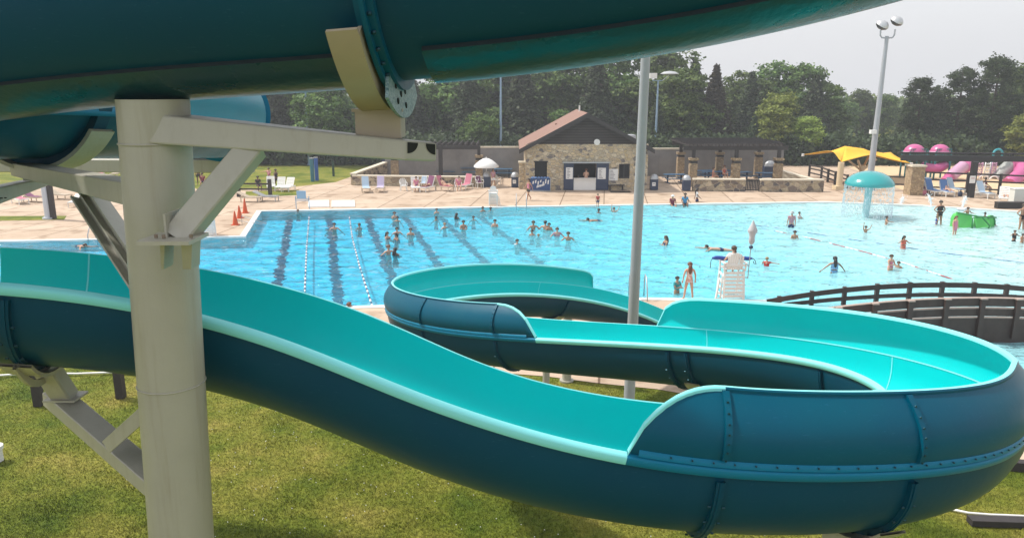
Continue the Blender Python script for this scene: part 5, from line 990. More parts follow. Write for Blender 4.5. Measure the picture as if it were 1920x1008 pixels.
# ---------------------------------------------------------------- playground
M_PINK = mat('magenta_plastic', (.52, .10, .27), .3, noise=(2, .3, (.45, .12, .26))); M_PINK2 = mat('pale_pink_plastic', (.56, .32, .46), .35); M_TEALP = mat('teal_post', (.02, .16, .18), .4); M_SAND = mat('playground_sand', (.62, .46, .28), .95, noise=(1, .5, (.5, .38, .24))); M_PGREY = mat('perforated_grey', (.30, .32, .30), .5)
YP = 70.0; p = [G(u, v) for u, v in ((1060, 206), (1260, 212))]; a = MB(); a.prism([(p[0].x, p[0].y+.3), (p[1].x, p[1].y+.3), (64, 84), (36, 84)], .004, .014); tag(a.build('playground_sand', M_SAND), kind='structure')
pg = thing('playground', 'playground climbing frame with pink domes, pink tube slides and teal posts behind the fence', 'playground', (x_(1120, 190, YP), YP, 0)); kx = YP/F*1.0
for u, v0, v1, w in ((1071.5, 151.3, 160.5, 23), (1101.5, 151.5, 160.5, 21.5)):
    zt3, zb3 = z_(u, v0, YP), z_(u, v1, YP); X = x_(u, v1, YP); R = w/2*kx; H3 = zt3-zb3
    a = MB(); a.lathe([(0, H3), (.3*R, .96*H3), (.6*R, .8*H3), (.85*R, .5*H3), (.97*R, .2*H3), (R, 0)], (X, YP, zb3), 24); dm_ = kid(a, 'dome_roof', M_PINK, pg, True)
    a = MB(); a.lathe([(R, .06), (R*1.05, .03), (R*1.05, -.05), (R, -.06)], (X, YP, zb3), 24); kid(a, 'dome_rim', M_PINK2, dm_, True)
    for sx_, sy_ in ((-1, -1), (1, -1), (-1, 1), (1, 1)): a = MB(); a.cyl((X+sx_*R*.8, YP+sy_*R*.8, 0), (X+sx_*R*.8, YP+sy_*R*.8, zb3+.1), .08, n=10); kid(a, 'post', M_TEALP, pg, 'auto')
    a = MB(); a.box((X, YP, z_(u, 169, YP)), (R*1.7, R*1.7, .12)); pf_ = kid(a, 'platform', M_TEALP, pg, False)
    a = MB()
    for k in range(9): a.box((X-R*.75+k*R*1.5/8, YP-R*.8, z_(u, 169, YP)+.5), (.05, .05, .9))
    a.box((X, YP-R*.8, z_(u, 169, YP)+.95), (R*1.7, .06, .07)); kid(a, 'railing', M_TEALP, pf_, False)
for u in (1060, 1090, 1111, 1143, 1160, 1181): x = x_(u, 190, YP+1); a = MB(); a.cyl((x, YP+1, 0), (x, YP+1, z_(u, 168, YP+1)), .09, n=10); kid(a, 'post', M_TEALP, pg, 'auto')
def ptube(pts, r, m, nm='tube_slide'):
    P0 = [PY(u, v, y) for u, v, y in pts]; k = len(P0); cp_ = [[*p, 0] for p in [P0[0]]+P0+[P0[-1]]]; d = bspline(np.array([cp_[0]]+cp_+[cp_[-1]]), 6)[:, :3]; a = MB(); a.tube([tuple(q) for q in d], [r*(1+.05*(i % 2)) for i in range(len(d))], 14); return kid(a, nm, m, pg, 'auto')
ptube([(1080, 177.5, 70), (1090, 180.5, 69.4), (1101, 179.5, 69.4), (1106, 176.5, 70)], .42, M_PINK)
o = ptube([(1131, 172, 70), (1134, 180, 69.5), (1124, 181, 69), (1114, 189, 68.2), (1107, 197, 67.5)], .46, M_PINK)
ptube([(1129, 177, 68.9), (1120, 184, 68.4), (1113, 190, 67.9)], .49, M_PINK2)
ptube([(1184, 177, 70), (1194, 177, 70), (1199, 184, 69), (1190, 192, 68), (1182, 199, 67.5)], .60, M_PINK)
ptube([(1168, 193, 70), (1176, 184, 70), (1184, 177, 70.2)], .62, M_PGREY, 'grey_tube')
for u0, u1, v0, v1, m in ((1144, 1152, 174, 191, M_PINK2), (1155, 1161, 174, 192, M_WHITE), (1163, 1168, 174, 188, M_PINK2)):
    a = MB(); X0, X1, Z1, Z0 = x_(u0, v0, YP), x_(u1, v0, YP), z_(u0, v0, YP), z_(u0, v1, YP)
    for k in range(5): z = Z0+(Z1-Z0)*(k+.5)/5; a.tube([(X0+(X1-X0)*j/6, YP, z+.16*(j % 2)) for j in range(7)], .05, 6)
    for X in (X0, X1): a.cyl((X, YP, 0), (X, YP, Z1+.1), .05, n=8)
    kid(a, 'climbing_panel', m, pg, True)
for u0, u1, vt3 in ((1147, 1158, 188), (1160, 1170, 189)):
    X0, X1, zt3 = x_(u0, 190, YP-1), x_(u1, 190, YP-1), z_(u0, vt3, YP-1); a = MB(); a.tube([((X0+X1)/2-(X1-X0)/2*math.cos(q), YP-1, zt3*math.sin(q)) for q in np.linspace(0, math.pi, 12)], .06, 8); kid(a, 'arch', M_WHITE, pg, True)
X0, X1, zt3, zz = x_(1164.5, 160, YP), x_(1175, 160, YP), z_(1170, 157.5, YP), z_(1170, 166, YP); a = MB(); xm3 = (X0+X1)/2; r3 = (X1-X0)/2; a.tube([(X0, YP, 2.0), (X0, YP, zt3-r3)]+[(xm3-r3*math.cos(q), YP, zt3-r3+r3*math.sin(q)) for q in np.linspace(.2, math.pi-.2, 9)]+[(X1, YP, zt3-r3), (X1, YP, 2.0)], .10, 8); kid(a, 'hoop', mat('teal_hoop', (.02, .30, .36), .4), pg, True)

# small belongings on the far deck
def bag(label, u, v, m, w=.5): c = G(u, v); t = thing('beach_bag', label, 'bag', (c.x, c.y, 0), random.random(), 'bags on the deck'); a = MB(); a.lathe([(.0, 0), (w*.5, .02), (w*.55, .18), (w*.42, .34), (w*.38, .36)], (0, 0, 0), 14, 0, 1, .6); a.build('bag_body', m, t, True); a = MB(); a.tube([(-w*.3, 0, .34), (-w*.2, 0, .52), (w*.2, 0, .52), (w*.3, 0, .34)], .02, 6); a.build('handle', m, t, True)
def towel(label, u, v, m, rz): c = G(u, v); t = thing('beach_towel', label, 'towel', (c.x, c.y, 0), rz, 'towels spread on the deck'); a = MB(); a.grid([[(x, y, .015+.02*math.sin(5*x+3*y)**2) for x in np.linspace(-.4, .4, 7)] for y in np.linspace(-.8, .8, 9)]); o = a.build('towel', m, t, True); s_ = o.modifiers.new('thick', 'SOLIDIFY'); s_.thickness = .012
for lab, u, v, m in (('red bag behind the curtain of the mushroom fountain', 1082, 211, M_TW_P), ('dark bag right of the lounger at the pink slide mouth', 1125, 212.5, M_NAVY)): bag(lab, u, v, m)
# ================================================================ PEOPLE
SKIN = {'l': mat('skin_light', (.56, .33, .23), .55), 'm': mat('skin_tan', (.40, .22, .14), .55), 'd': mat('skin_brown', (.17, .09, .06), .5)}
HAIRC = {'k': mat('hair_black', (.012, .010, .010), .5), 'b': mat('hair_brown', (.06, .033, .018), .55), 'y': mat('hair_blond', (.30, .19, .09), .6), 'r': mat('hair_auburn', (.13, .05, .025), .6)}
M_EYE = mat('eye_dark', (.02, .015, .012), .3)
def cloth(name, c): return mat('cloth_'+name, c, .85)
CL = dict(red=cloth('red', (.55, .035, .03)), maroon=cloth('maroon', (.22, .03, .06)), blue=cloth('blue', (.06, .28, .50)), navy=cloth('navy', (.015, .03, .11)), white=cloth('white', (.72, .74, .76)), black=cloth('black', (.015, .015, .018)),
          pink=cloth('pink', (.58, .20, .30)), coral=cloth('coral', (.60, .14, .09)), patt=mat('cloth_patterned', (.42, .08, .10), .85, noise=(22, 1, (.45, .42, .50))), floral=mat('cloth_floral', (.80, .77, .70), .85, noise=(17, .9, (.55, .05, .04))), lb=cloth('light_blue', (.22, .40, .62)), royal=cloth('royal', (.02, .08, .34)), teal=cloth('teal', (.03, .28, .30)), yellow=cloth('yellow', (.55, .42, .08)))
def pose(kind):
    J = dict(pel=(0, 0, .93), wai=(0, 0, 1.09), che=(0, .01, 1.28), nb=(0, .01, 1.43), nk=(0, 0, 1.49), hd=(0, -.015, 1.59), ht=(0, -.01, 1.66))
    for s, k in ((-1, 'r'), (1, 'l')):
        J.update({'sh'+k: (s*.165, .01, 1.39), 'el'+k: (s*.215, .03, 1.12), 'wr'+k: (s*.225, -.03, .88), 'hp'+k: (s*.09, 0, .88), 'kn'+k: (s*.10, -.01, .48), 'an'+k: (s*.10, .02, .08), 'to'+k: (s*.12, -.13, .025)})
    def up(**k): J.update(k)
    if kind == 'walk': up(knl=(.09, -.13, .50), anl=(.09, -.20, .08), tol=(.10, -.35, .03), knr=(-.09, .03, .47), anr=(-.09, .27, .14), tor=(-.09, .16, .03), ell=(.22, .12, 1.14), wrl=(.23, .18, .92), elr=(-.22, -.08, 1.14), wrr=(-.2, -.25, .98))
    if kind == 'hips': up(ell=(.34, .05, 1.16), wrl=(.17, -.03, .98), elr=(-.34, .05, 1.16), wrr=(-.17, -.03, .98), knl=(.13, 0, .48), anl=(.17, 0, .08), tol=(.2, -.14, .025))
    if kind == 'out': up(ell=(.36, -.04, 1.20), wrl=(.53, -.12, 1.00), elr=(-.36, -.04, 1.20), wrr=(-.53, -.12, 1.00))
    if kind == 'up': up(ell=(.33, -.02, 1.42), wrl=(.42, -.05, 1.66), elr=(-.24, -.02, 1.62), wrr=(-.22, -.03, 1.88))
    if kind == 'reach': up(elr=(-.36, -.10, 1.34), wrr=(-.60, -.22, 1.30), ell=(.30, -.12, 1.22), wrl=(.34, -.36, 1.22))
    if kind == 'fold': up(ell=(.20, -.10, 1.14), wrl=(-.05, -.22, 1.18), elr=(-.20, -.10, 1.14), wrr=(.05, -.22, 1.14))
    if kind == 'apart': up(knl=(.15, 0, .48), anl=(.20, .02, .08), tol=(.23, -.13, .025), knr=(-.14, 0, .48), anr=(-.18, .02, .08), tor=(-.21, -.13, .025), ell=(.25, .04, 1.13), wrl=(.27, -.01, .88), elr=(-.25, .04, 1.13), wrr=(-.27, -.01, .88))
    if kind in ('sit', 'guard'):
        for s, k in ((-1, 'r'), (1, 'l')): up(**{'hp'+k: (s*.10, -.02, .90), 'kn'+k: (s*.13, -.44, .90), 'an'+k: (s*.13, -.46, .47), 'to'+k: (s*.14, -.60, .44), 'el'+k: (s*.23, -.04, 1.14), 'wr'+k: (s*.18, -.27, 1.0)})
        if kind == 'guard': up(elr=(-.30, -.05, 1.14), ell=(.30, -.05, 1.14), wrr=(-.34, -.25, 1.04), wrl=(.34, -.25, 1.04))
    if kind == 'recline':
        J2 = {}
        for k, (x, y, z) in J.items():
            if z > .93-.01 and k[:2] not in ('hp',): dz = z-.93; J2[k] = (x, y*.5+dz*.62, .5+dz*.72)
            else: J2[k] = (x, (z-.93), .50)
        J = J2
        for s, k in ((-1, 'r'), (1, 'l')): J['kn'+k] = (s*.12, -.42, .62); J['an'+k] = (s*.12, -.84, .47); J['to'+k] = (s*.13, -.90, .58)
    if kind == 'prone':
        J = {k: (x, (1.59-z)*.98, 1.50-.10*max(0, (1.45-z))+(.08 if k in ('hd', 'ht') else 0)) for k, (x, y, z) in J.items()}
        J['ht'] = (0, -.02, 1.66); J['hd'] = (0, 0, 1.58); J.update(elr=(-.30, -.05, 1.46), wrr=(-.42, -.35, 1.47), ell=(.30, .05, 1.46), wrl=(.48, -.1, 1.47))
    return J
RAD = dict(pel=(.135, .105), wai=(.118, .09), che=(.148, .105), nb=(.075, .06), nk=(.05, .05), hd=(.090, .102), ht=(.072, .080), sh=(.056, .056), el=(.040, .040), wr=(.027, .024), hp=(.088, .09), kn=(.058, .058), an=(.038, .038), to=(.034, .026))
def skin_mesh(name, V, E, R, root=0, sub=1):
    me = bpy.data.meshes.new('t'); me.from_pydata(V, E, []); o = bpy.data.objects.new('t', me); COL.objects.link(o)
    md = o.modifiers.new('s', 'SKIN'); md.use_smooth_shade = True
    for i, d in enumerate(me.skin_vertices[0].data): d.radius = R[i]; d.use_root = (i == root)
    sb = o.modifiers.new('u', 'SUBSURF'); sb.levels = sub; sb.render_levels = sub
    dg = bpy.context.evaluated_depsgraph_get(); dg.update(); r = bpy.data.meshes.new_from_object(o.evaluated_get(dg)); r.name = name; bpy.data.objects.remove(o); bpy.data.meshes.remove(me)
    r.polygons.foreach_set('use_smooth', [True]*len(r.polygons)); return r
CACHE = {}
def body_mesh(kind):
    if ('b', kind) in CACHE: return CACHE[('b', kind)]
    J = pose(kind); names = list(J); V = [J[k] for k in names]; ix = {k: i for i, k in enumerate(names)}; E = [('pel', 'wai'), ('wai', 'che'), ('che', 'nb'), ('nb', 'nk'), ('nk', 'hd'), ('hd', 'ht')]
    R = [RAD[k if k in RAD else k[:2]] for k in names]
    for s in 'rl': E += [('che', 'sh'+s), ('sh'+s, 'el'+s), ('el'+s, 'wr'+s), ('pel', 'hp'+s), ('hp'+s, 'kn'+s), ('kn'+s, 'an'+s), ('an'+s, 'to'+s)]
    E = [(ix[a], ix[b]) for a, b in E]
    hv = Vector(J['hd']); V.append(tuple(hv+Vector((0, -.10, -.02)))); R.append((.016, .016)); E.append((ix['hd'], len(V)-1))          # nose
    for s, k in ((-1, 'r'), (1, 'l')):          # palm, four fingers, thumb
        w = Vector(J['wr'+k]); d = (w-Vector(J['el'+k])).normalized(); side = d.cross(Vector((0, 1, .3))).normalized(); pl = w+d*.055; pi = len(V); V.append(tuple(pl)); R.append((.034, .018)); E.append((ix['wr'+k], pi))
        nrm = d.cross(side)
        for f in range(4):
            b_ = pl+d*.035+side*(.026-.0175*f); l = (.055, .068, .062, .048)[f]; V.append(tuple(b_)); R.append((.0095, .0095)); E.append((pi, len(V)-1)); V.append(tuple(b_+d*l*.9+nrm*.02)); R.append((.0075, .0075)); E.append((len(V)-2, len(V)-1))
        b_ = pl-d*.02+side*.045; V.append(tuple(b_)); R.append((.011, .011)); E.append((pi, len(V)-1)); V.append(tuple(b_+d*.035+side*.018)); R.append((.008, .008)); E.append((len(V)-2, len(V)-1))
    m = skin_mesh('person_'+kind, V, E, R); m.materials.append(SKIN['m']); CACHE[('b', kind)] = m; return m
def cloth_mesh(kind, what):
    key = (what, kind)
    if key in CACHE: return CACHE[key]
    J = pose(kind); g = lambda a, b, t: tuple(Vector(J[a]).lerp(Vector(J[b]), t)); V, E, R = [], [], []
    def ch(pts):
        o = len(V)
        for i, (p, r) in enumerate(pts): V.append(p); R.append(r); 
        E.extend([(o+i, o+i+1) for i in range(len(pts)-1)]); return o
    def arm(top, k, n_): o = len(V); V.append(J['sh'+k]); R.append((.068, .068)); E.append((top, o)); V.append(g('sh'+k, 'el'+k, n_)); R.append((.055, .055)); E.append((o, o+1))
    def leg(pel, k, n_, r=.105): o = len(V); V.append(J['hp'+k]); R.append((r, r)); E.append((pel, o)); V.append(g('hp'+k, 'kn'+k, n_)); R.append((r*.88, r*.88)); E.append((o, o+1))
    if what == 'shirt': ch([(g('pel', 'wai', .1), (.148, .118)), (J['wai'], (.135, .105)), (J['che'], (.160, .118)), (g('che', 'nb', .8), (.09, .075))]); arm(2, 'r', .62); arm(2, 'l', .62)
    if what == 'dress': ch([(g('pel', 'knr', .55)[:1] and (0, g('pel', 'knr', .75)[1], g('pel', 'knr', .75)[2]), (.19, .15)), (J['pel'], (.165, .13)), (J['wai'], (.135, .105)), (J['che'], (.158, .116)), (g('che', 'nb', .55), (.10, .08))])
    if what == 'vest': ch([(g('pel', 'wai', .5), (.128, .102)), (J['wai'], (.126, .098)), (J['che'], (.156, .113)), (g('che', 'nb', .5), (.11, .085))])
    if what == 'onepiece': ch([(g('pel', 'wai', -.25), (.125, .108)), (J['pel'], (.143, .113)), (J['wai'], (.126, .098)), (J['che'], (.155, .112)), (g('che', 'nb', .35), (.12, .09))])
    if what == 'bikini_top': ch([(g('wai', 'che', .62), (.145, .104)), (g('wai', 'che', .85), (.156, .113)), (g('wai', 'che', 1.05), (.155, .110))])
    if what == 'bikini_bottom': ch([(g('pel', 'wai', -.35), (.11, .10)), (g('pel', 'wai', 0), (.143, .113)), (g('pel', 'wai', .25), (.137, .108))])
    if what == 'shorts': ch([(g('pel', 'wai', -.1), (.145, .118)), (g('pel', 'wai', .4), (.135, .106))]); leg(0, 'r', .62); leg(0, 'l', .62)
    m = skin_mesh(what, V, E, R, 1); m.materials.append(M_PAPER); CACHE[key] = m; return m
def hair_mesh(kind, style):
    key = ('h'+style, kind)
    if key in CACHE: return CACHE[key]
    J = pose(kind); h = Vector(J['hd']); a = MB(); th = np.linspace(0, math.pi, 9); rows = []
    for f in np.linspace(0, 1, 8):      # cap from crown down; shorter over the face (-Y)
        row = []
        for j in range(18):
            q = 2*math.pi*j/18; fr = max(0, -math.sin(q)); end = math.radians(118-58*fr**.8); e = f*end
            row.append(h+Vector((.108*math.sin(e)*math.cos(q), .012+.122*math.sin(e)*math.sin(q), .035+.106*math.cos(e)*(1 if e < 1.57 else 1.1))))
        rows.append(row)
    a.grid(rows, close=True)
    if style == 'long':
        a.tube([h+Vector((0, .07, .02)), h+Vector((0, .10, -.09)), h+Vector((0, .105, -.22)), h+Vector((0, .10, -.36)), h+Vector((0, .09, -.42))], [.075, .085, .088, .06, .02], 12)
    if style == 'tail': a.tube([h+Vector((0, .09, .03)), h+Vector((-.02, .14, -.03)), h+Vector((-.045, .125, -.16)), h+Vector((-.05, .11, -.27))], [.03, .038, .03, .01], 10)
    if style == 'bun': a.ell(h+Vector((0, .07, .11)), (.045, .045, .04), 12)
    if style == 'cap': a.lathe([(.0, .135), (.07, .12), (.105, .07), (.112, .03), (.15, .02), (.15, .01), (.11, .01)], h, 18)
    m = a.mesh('hair', HAIRC['k'], True); CACHE[key] = m; return m
def eyes_mesh(kind):
    if ('e', kind) in CACHE: return CACHE[('e', kind)]
    h = Vector(pose(kind)['hd']); out = []
    a = MB()
    for s in (-1, 1): a.ell(h+Vector((s*.03, -.083, .01)), (.012, .008, .008), 8)
    m = a.mesh('eyes', M_EYE, True); CACHE[('e', kind)] = m; return m
NP = 0
def person(label, kind, loc, rz, h=1.65, skin='m', hair='k', style='short', wear=(), group=None):
    """rz = 0 faces the camera (-Y)"""
    def inst(me, nm, m, parent):
        o = bpy.data.objects.new(nm, me); COL.objects.link(o); o.parent = parent; o.material_slots[0].link = 'OBJECT'; o.material_slots[0].material = m; return o
    o = inst(body_mesh(kind), 'person', SKIN[skin], None); s = h/1.73; o.scale = (s*1.05, s*1.05, s); o.location = loc; o.rotation_euler = (0, 0, rz); tag(o, label, 'person', group)
    if style != 'bald': inst(hair_mesh(kind, 'short' if style == 'cap' else style), 'hair', HAIRC[hair], o)
    if style == 'cap': inst(hair_mesh(kind, 'cap'), 'cap', CL['white'], o)
    if abs(math.cos(rz)) > .2 and math.cos(rz) > 0: inst(eyes_mesh(kind), 'eyes', M_EYE, o)
    for w, c in wear: inst(cloth_mesh(kind, w), w, CL[c], o)
    return o
def swimmer(label, u, vtop, vis, kind='out', rz=0, h=1.6, **k):
    """vis = metres of the body above the water; vtop = photo row of the crown"""
    zt4 = WZ+vis; g = G(u, vtop, zt4); return person(label, kind, (g.x, g.y, zt4-h*1.715/1.73), rz, h, **k)
def stander(label, u, vb, kind='stand', rz=0, h=1.6, z=0, **k): g = G(u, vb, z); return person(label, kind, (g.x, g.y, z), rz, h, **k)
PI = math.pi; S1 = ('shorts', 'navy'); S2 = ('shorts', 'red'); B1_ = (('bikini_top', 'lb'), ('bikini_bottom', 'lb'))
SW = [(391.5, 243.5, .42, 'out', .3, 1.6, 'l', 'k', 'short', (S1,), 'dark-haired swimmer on the dark lane line between the two lane ropes'),
 (421, 244, .30, 'fold', -.5, 1.5, 'm', 'b', 'short', (S2,), 'swimmer just right of the right-hand lane rope'),
 (462, 230.5, .42, 'fold', .6, 1.6, 'l', 'b', 'short', (S1,), 'taller swimmer of the pair near the far wall behind the lane lines'),
 (465.5, 236, .30, 'out', -.4, 1.4, 'm', 'k', 'short', (S1,), 'shorter swimmer of the pair near the far wall behind the lane lines'),
 (453.6, 254, .34, 'fold', 1.0, 1.5, 'l', 'k', 'long', (('onepiece', 'black'),), 'swimmer left of the close pair in the middle lanes'),
 (465, 248.5, .40, 'out', .4, 1.6, 'l', 'k', 'short', (S1,), 'rear one of the close pair in the middle lanes'),
 (464, 255.5, .38, 'fold', -.9, 1.5, 'm', 'k', 'tail', (('onepiece', 'navy'),), 'front one of the close pair in the middle lanes'),
 (481, 249.5, .46, 'fold', .1, 1.6, 'l', 'b', 'short', (S1,), 'swimmer standing right of the close pair in the middle lanes'),
 (455, 269.5, .50, 'reach', .8, 1.6, 'l', 'r', 'short', (S1,), 'auburn-haired swimmer hugging in the nearest pair of the lanes'),
 (463, 272.5, .44, 'fold', PI-.5, 1.6, 'd', 'k', 'long', (('onepiece', 'black'),), 'long-dark-haired swimmer in the nearest pair of the lanes'),
 (511.6, 226.5, .34, 'fold', .2, 1.4, 'l', 'b', 'short', (S1,), 'swimmer holding the far pool edge left of the far lifeguard chair'),
 (511, 236, .28, 'out', -.6, 1.4, 'm', 'k', 'short', (S1,), 'small dark-haired swimmer just below the one holding the far edge'),
 (521, 243.5, .30, 'out', .7, 1.4, 'l', 'y', 'short', (S1,), 'fair-haired swimmer in the lanes right of centre'),
 (535, 232, .34, 'fold', 2.6, 1.5, 'd', 'k', 'long', (('onepiece', 'black'),), 'swimmer with long black hair near the far wall'),
 (543, 240.5, .52, 'fold', .2, 1.6, 'm', 'k', 'short', (S1,), 'bare-chested swimmer standing highest on the fifth lane line'),
 (554.7, 235.5, .28, 'out', .5, 1.4, 'm', 'k', 'short', (S1,), 'swimmer in front of the far lifeguard chair, some way from the wall'),
 (565.7, 224.5, .28, 'fold', .3, 1.5, 'm', 'k', 'short', (S1,), 'swimmer at the far wall directly left of the far lifeguard chair foot'),
 (575, 225, .26, 'fold', -.3, 1.5, 'd', 'k', 'short', (S1,), 'swimmer at the far wall directly under the far lifeguard chair'),
 (580, 239.5, .44, 'fold', -.2, 1.6, 'l', 'k', 'short', (S2,), 'swimmer standing right of the far lane lines below the far lifeguard chair'),
 (349, 228, .22, 'reach', .1, 1.4, 'l', 'b', 'short', (S1,), 'splashing swimmer at the far end of the first lane'),
 (99.5, 267.5, .22, 'prone', .9, 1.6, 'm', 'k', 'short', (S1,), 'lone swimmer near the ladder at the left pool edge'),
 (409, 336.5, .26, 'fold', 1.6, 1.5, 'm', 'r', 'short', (S1,), 'swimmer at the near pool wall just above the slide'),
 (625, 241, .52, 'out', .3, 1.7, 'm', 'b', 'short', (S1,), 'broad-shouldered swimmer at the left of the group of seven'),
 (623.5, 251.5, .30, 'fold', -.6, 1.4, 'm', 'k', 'short', (S1,), 'low swimmer in front of the leftmost man of the group of seven'),
 (639, 241, .52, 'out', PI-.2, 1.7, 'l', 'k', 'short', (S1,), 'broad pale-backed swimmer at the rear of the group of seven'),
 (643.5, 243.5, .42, 'fold', .2, 1.6, 'm', 'k', 'short', (S1,), 'swimmer half hidden behind the pale-backed one in the group of seven'),
 (631, 256.5, .22, 'fold', .1, 1.3, 'l', 'y', 'short', (S2,), 'fair-haired child with only the head above water in the group of seven'),
 (653, 249, .50, 'out', .1, 1.65, 'l', 'b', 'short', (('shirt', 'patt'),), 'swimmer in a patterned swim top at the front of the group of seven'),
 (666, 254, .50, 'out', -.2, 1.7, 'm', 'b', 'short', (S1,), 'broad bare-shouldered swimmer at the right of the group of seven'),
 (606, 262.5, .28, 'fold', .6, 1.5, 'l', 'b', 'short', (('shirt', 'white'),), 'swimmer in a white top left of the group of seven, near the slide'),
 (688.6, 237.5, .22, 'prone', -1.2, 1.5, 'm', 'k', 'short', (S1,), 'lone swimmer with a dark head between the group and the red-shirted man'),
 (701.8, 226.8, .34, 'fold', -.8, 1.5, 'd', 'k', 'short', (S1,), 'swimmer in the water right in front of the red-shirted man'),
 (719.5, 225.5, .30, 'up', .4, 1.4, 'l', 'b', 'short', (S1,), 'child with raised arm at the far wall right of the red-shirted man'),
 (780.5, 258.5, .46, 'fold', -1.3, 1.6, 'm', 'b', 'long', (('onepiece', 'navy'),), 'long-haired swimmer right of the tall grey pole'),
 (827.8, 269, .30, 'prone', -1.5, 1.6, 'l', 'k', 'short', (S1,), 'swimmer stretched out to the left beyond the lifeguard chair'),
 (899, 283.5, .40, 'reach', 2.6, 1.25, 'l', 'y', 'short', (('shirt', 'red'),), 'fair-haired child in a red swim vest right of the lifeguard umbrella'),
 (928.5, 230, .95, 'stand', 2.9, 1.65, 'l', 'b', 'cap', (('shirt', 'patt'), ('shorts', 'navy')), 'adult in a red patterned top and dark shorts wading with a sun hat'),
 (937, 230.5, .42, 'fold', .6, 1.2, 'm', 'k', 'short', (('shirt', 'white'),), 'small child just right of the wading adult in the patterned top'),
 (931.8, 252.5, .42, 'fold', -.2, 1.5, 'm', 'k', 'short', (S2,), 'dark-haired swimmer on the float line below the patterned-top adult'),
 (1015, 247, .40, 'up', .2, 1.2, 'm', 'k', 'short', (S1,), 'child with both arms up below the mushroom fountain'),
 (1039.5, 235.5, .52, 'reach', .9, 1.3, 'm', 'k', 'short', (S1,), 'boy reaching out to the left beside the mushroom stem'),
 (1060, 258.5, .65, 'reach', .3, 1.3, 'm', 'k', 'long', (('bikini_top', 'coral'), ('bikini_bottom', 'coral')), 'girl in a coral swimsuit with long dark hair right of the float line'),
 (979, 283, .74, 'out', PI, 1.6, 'm', 'k', 'long', B1_, 'woman in a light blue bikini seen from behind, arms spread low'),
 (1045, 280.5, .72, 'fold', .3, 1.4, 'l', 'b', 'short', (('vest', 'pink'),), 'child in a pink swimsuit standing left of another near the bridge'),
 (1053.5, 288.5, .28, 'fold', -.6, 1.3, 'm', 'b', 'short', (S1,), 'child with head just above water beside the pink-suited child'),
 (1136.5, 242, .16, 'fold', .4, 1.0, 'd', 'k', 'short', (S2,), 'toddler low in the water in front of the green play feature'),
 (1166, 241, .34, 'sit', .4, .9, 'l', 'b', 'short', (('shirt', 'white'),), 'toddler in white sitting at the right end of the green play feature'),
 (1189.7, 252, .65, 'reach', .2, 1.1, 'm', 'b', 'short', (('shirt', 'black'), ('shorts', 'black')), 'child in a black swim suit near the right edge'),
 (1199, 256, .50, 'fold', .2, 1.1, 'm', 'k', 'short', (S1,), 'child cut by the right edge next to the black-suited one')]
for u, v, vis, kd, rz, h, sk, hr, st_, we, lab in SW: swimmer(lab, u, v, vis, kd, rz, h, skin=sk, hair=hr, style=st_, wear=we)
W2 = -.30
stander('woman in a dark bikini, hand on hip, in the shallows left of the green toy', 1099, 250, 'hips', .1, 1.72, z=W2, skin='m', hair='k', style='bun', wear=(('bikini_top', 'black'), ('bikini_bottom', 'black')))
stander('child in royal blue sunsuit bending at the feet of the woman in the dark bikini', 1096, 250.5, 'reach', 1.2, .78, z=W2, skin='l', hair='b', wear=(('shirt', 'royal'), ('shorts', 'royal')))
stander('girl in a long pink swim dress wading left of the green play feature', 1117.5, 262, 'stand', .3, 1.32, z=W2, skin='l', hair='r', style='long', wear=(('dress', 'pink'),))
stander('boy climbing behind the middle of the green play feature', 1131.5, 249, 'reach', .2, 1.25, z=.15-.3, skin='m', hair='k', wear=(S1,))
stander('brown-skinned boy kneeling on the right part of the green play feature', 1152, 251, 'reach', 1.0, 1.05, z=-.25, skin='d', hair='k', wear=(S2,))
stander('bare-chested man in black trunks in the shallows near the right edge', 1195.5, 255, 'hips', .2, 1.75, z=W2, skin='m', hair='b', wear=(('bikini_bottom', 'black'),))
stander('adult cut by the right edge beside the man in black trunks', 1203, 256, 'stand', -.2, 1.6, z=W2, skin='m', hair='b', wear=(('onepiece', 'teal'),))
stander('man in a bright red shirt standing at the far pool edge', 700.3, 226, 'stand', PI+.1, 1.0, z=-.07, skin='l', hair='b', wear=(('shirt', 'red'), ('shorts', 'navy')))
g = G(788, 222.5); person('person in maroon shirt and white cap sitting on the far pool edge', 'sit', (g.x, g.y, -.86), .1, 1.6, 'm', 'b', 'cap', (('shirt', 'maroon'), S1))
g = G(802.5, 222.3); person('person in a bright blue shirt sitting on the far pool edge', 'sit', (g.x, g.y, -.80), -.1, 1.65, 'd', 'k', 'short', (('shirt', 'blue'), ('shorts', 'black')))
stander('person in a white shirt standing in the water beside the blue-shirted sitter', 816, 228.5, 'walk', 1.3, 1.6, z=-.60, skin='d', hair='k', style='long', wear=(('shirt', 'white'), ('shorts', 'navy')))
stander('girl in a floral one-piece seen from behind at the near pool edge', 806.5, 333.0, 'apart', PI+.05, 1.50, skin='l', hair='r', style='long', wear=(('onepiece', 'floral'),))
g = G(803.2, 322, .2); person('dark-haired child half hidden behind the girl in the floral one-piece', 'fold', (g.x-.28, 29.9, -.65), .5, 1.35, 'm', 'k', 'short', (('shirt', 'teal'),))
person('lifeguard with a dark ponytail sitting in the near lifeguard chair, facing the pool', 'guard', (gc.x, gc.y-.1, 1.29-.81*.97), PI, 1.66, 'l', 'b', 'tail', (('shirt', 'white'), S2))
stander('woman in black shorts and pink top walking left of the snack building', 619.6, 217.3, 'walk', -1.0, 1.62, skin='m', hair='k', style='tail', wear=(('vest', 'pink'), ('shorts', 'black')))
stander('bare-chested man at the serving counter of the snack building', 686.5, 205, 'fold', PI, 1.75, skin='l', hair='r', wear=(('shorts', 'coral'),))
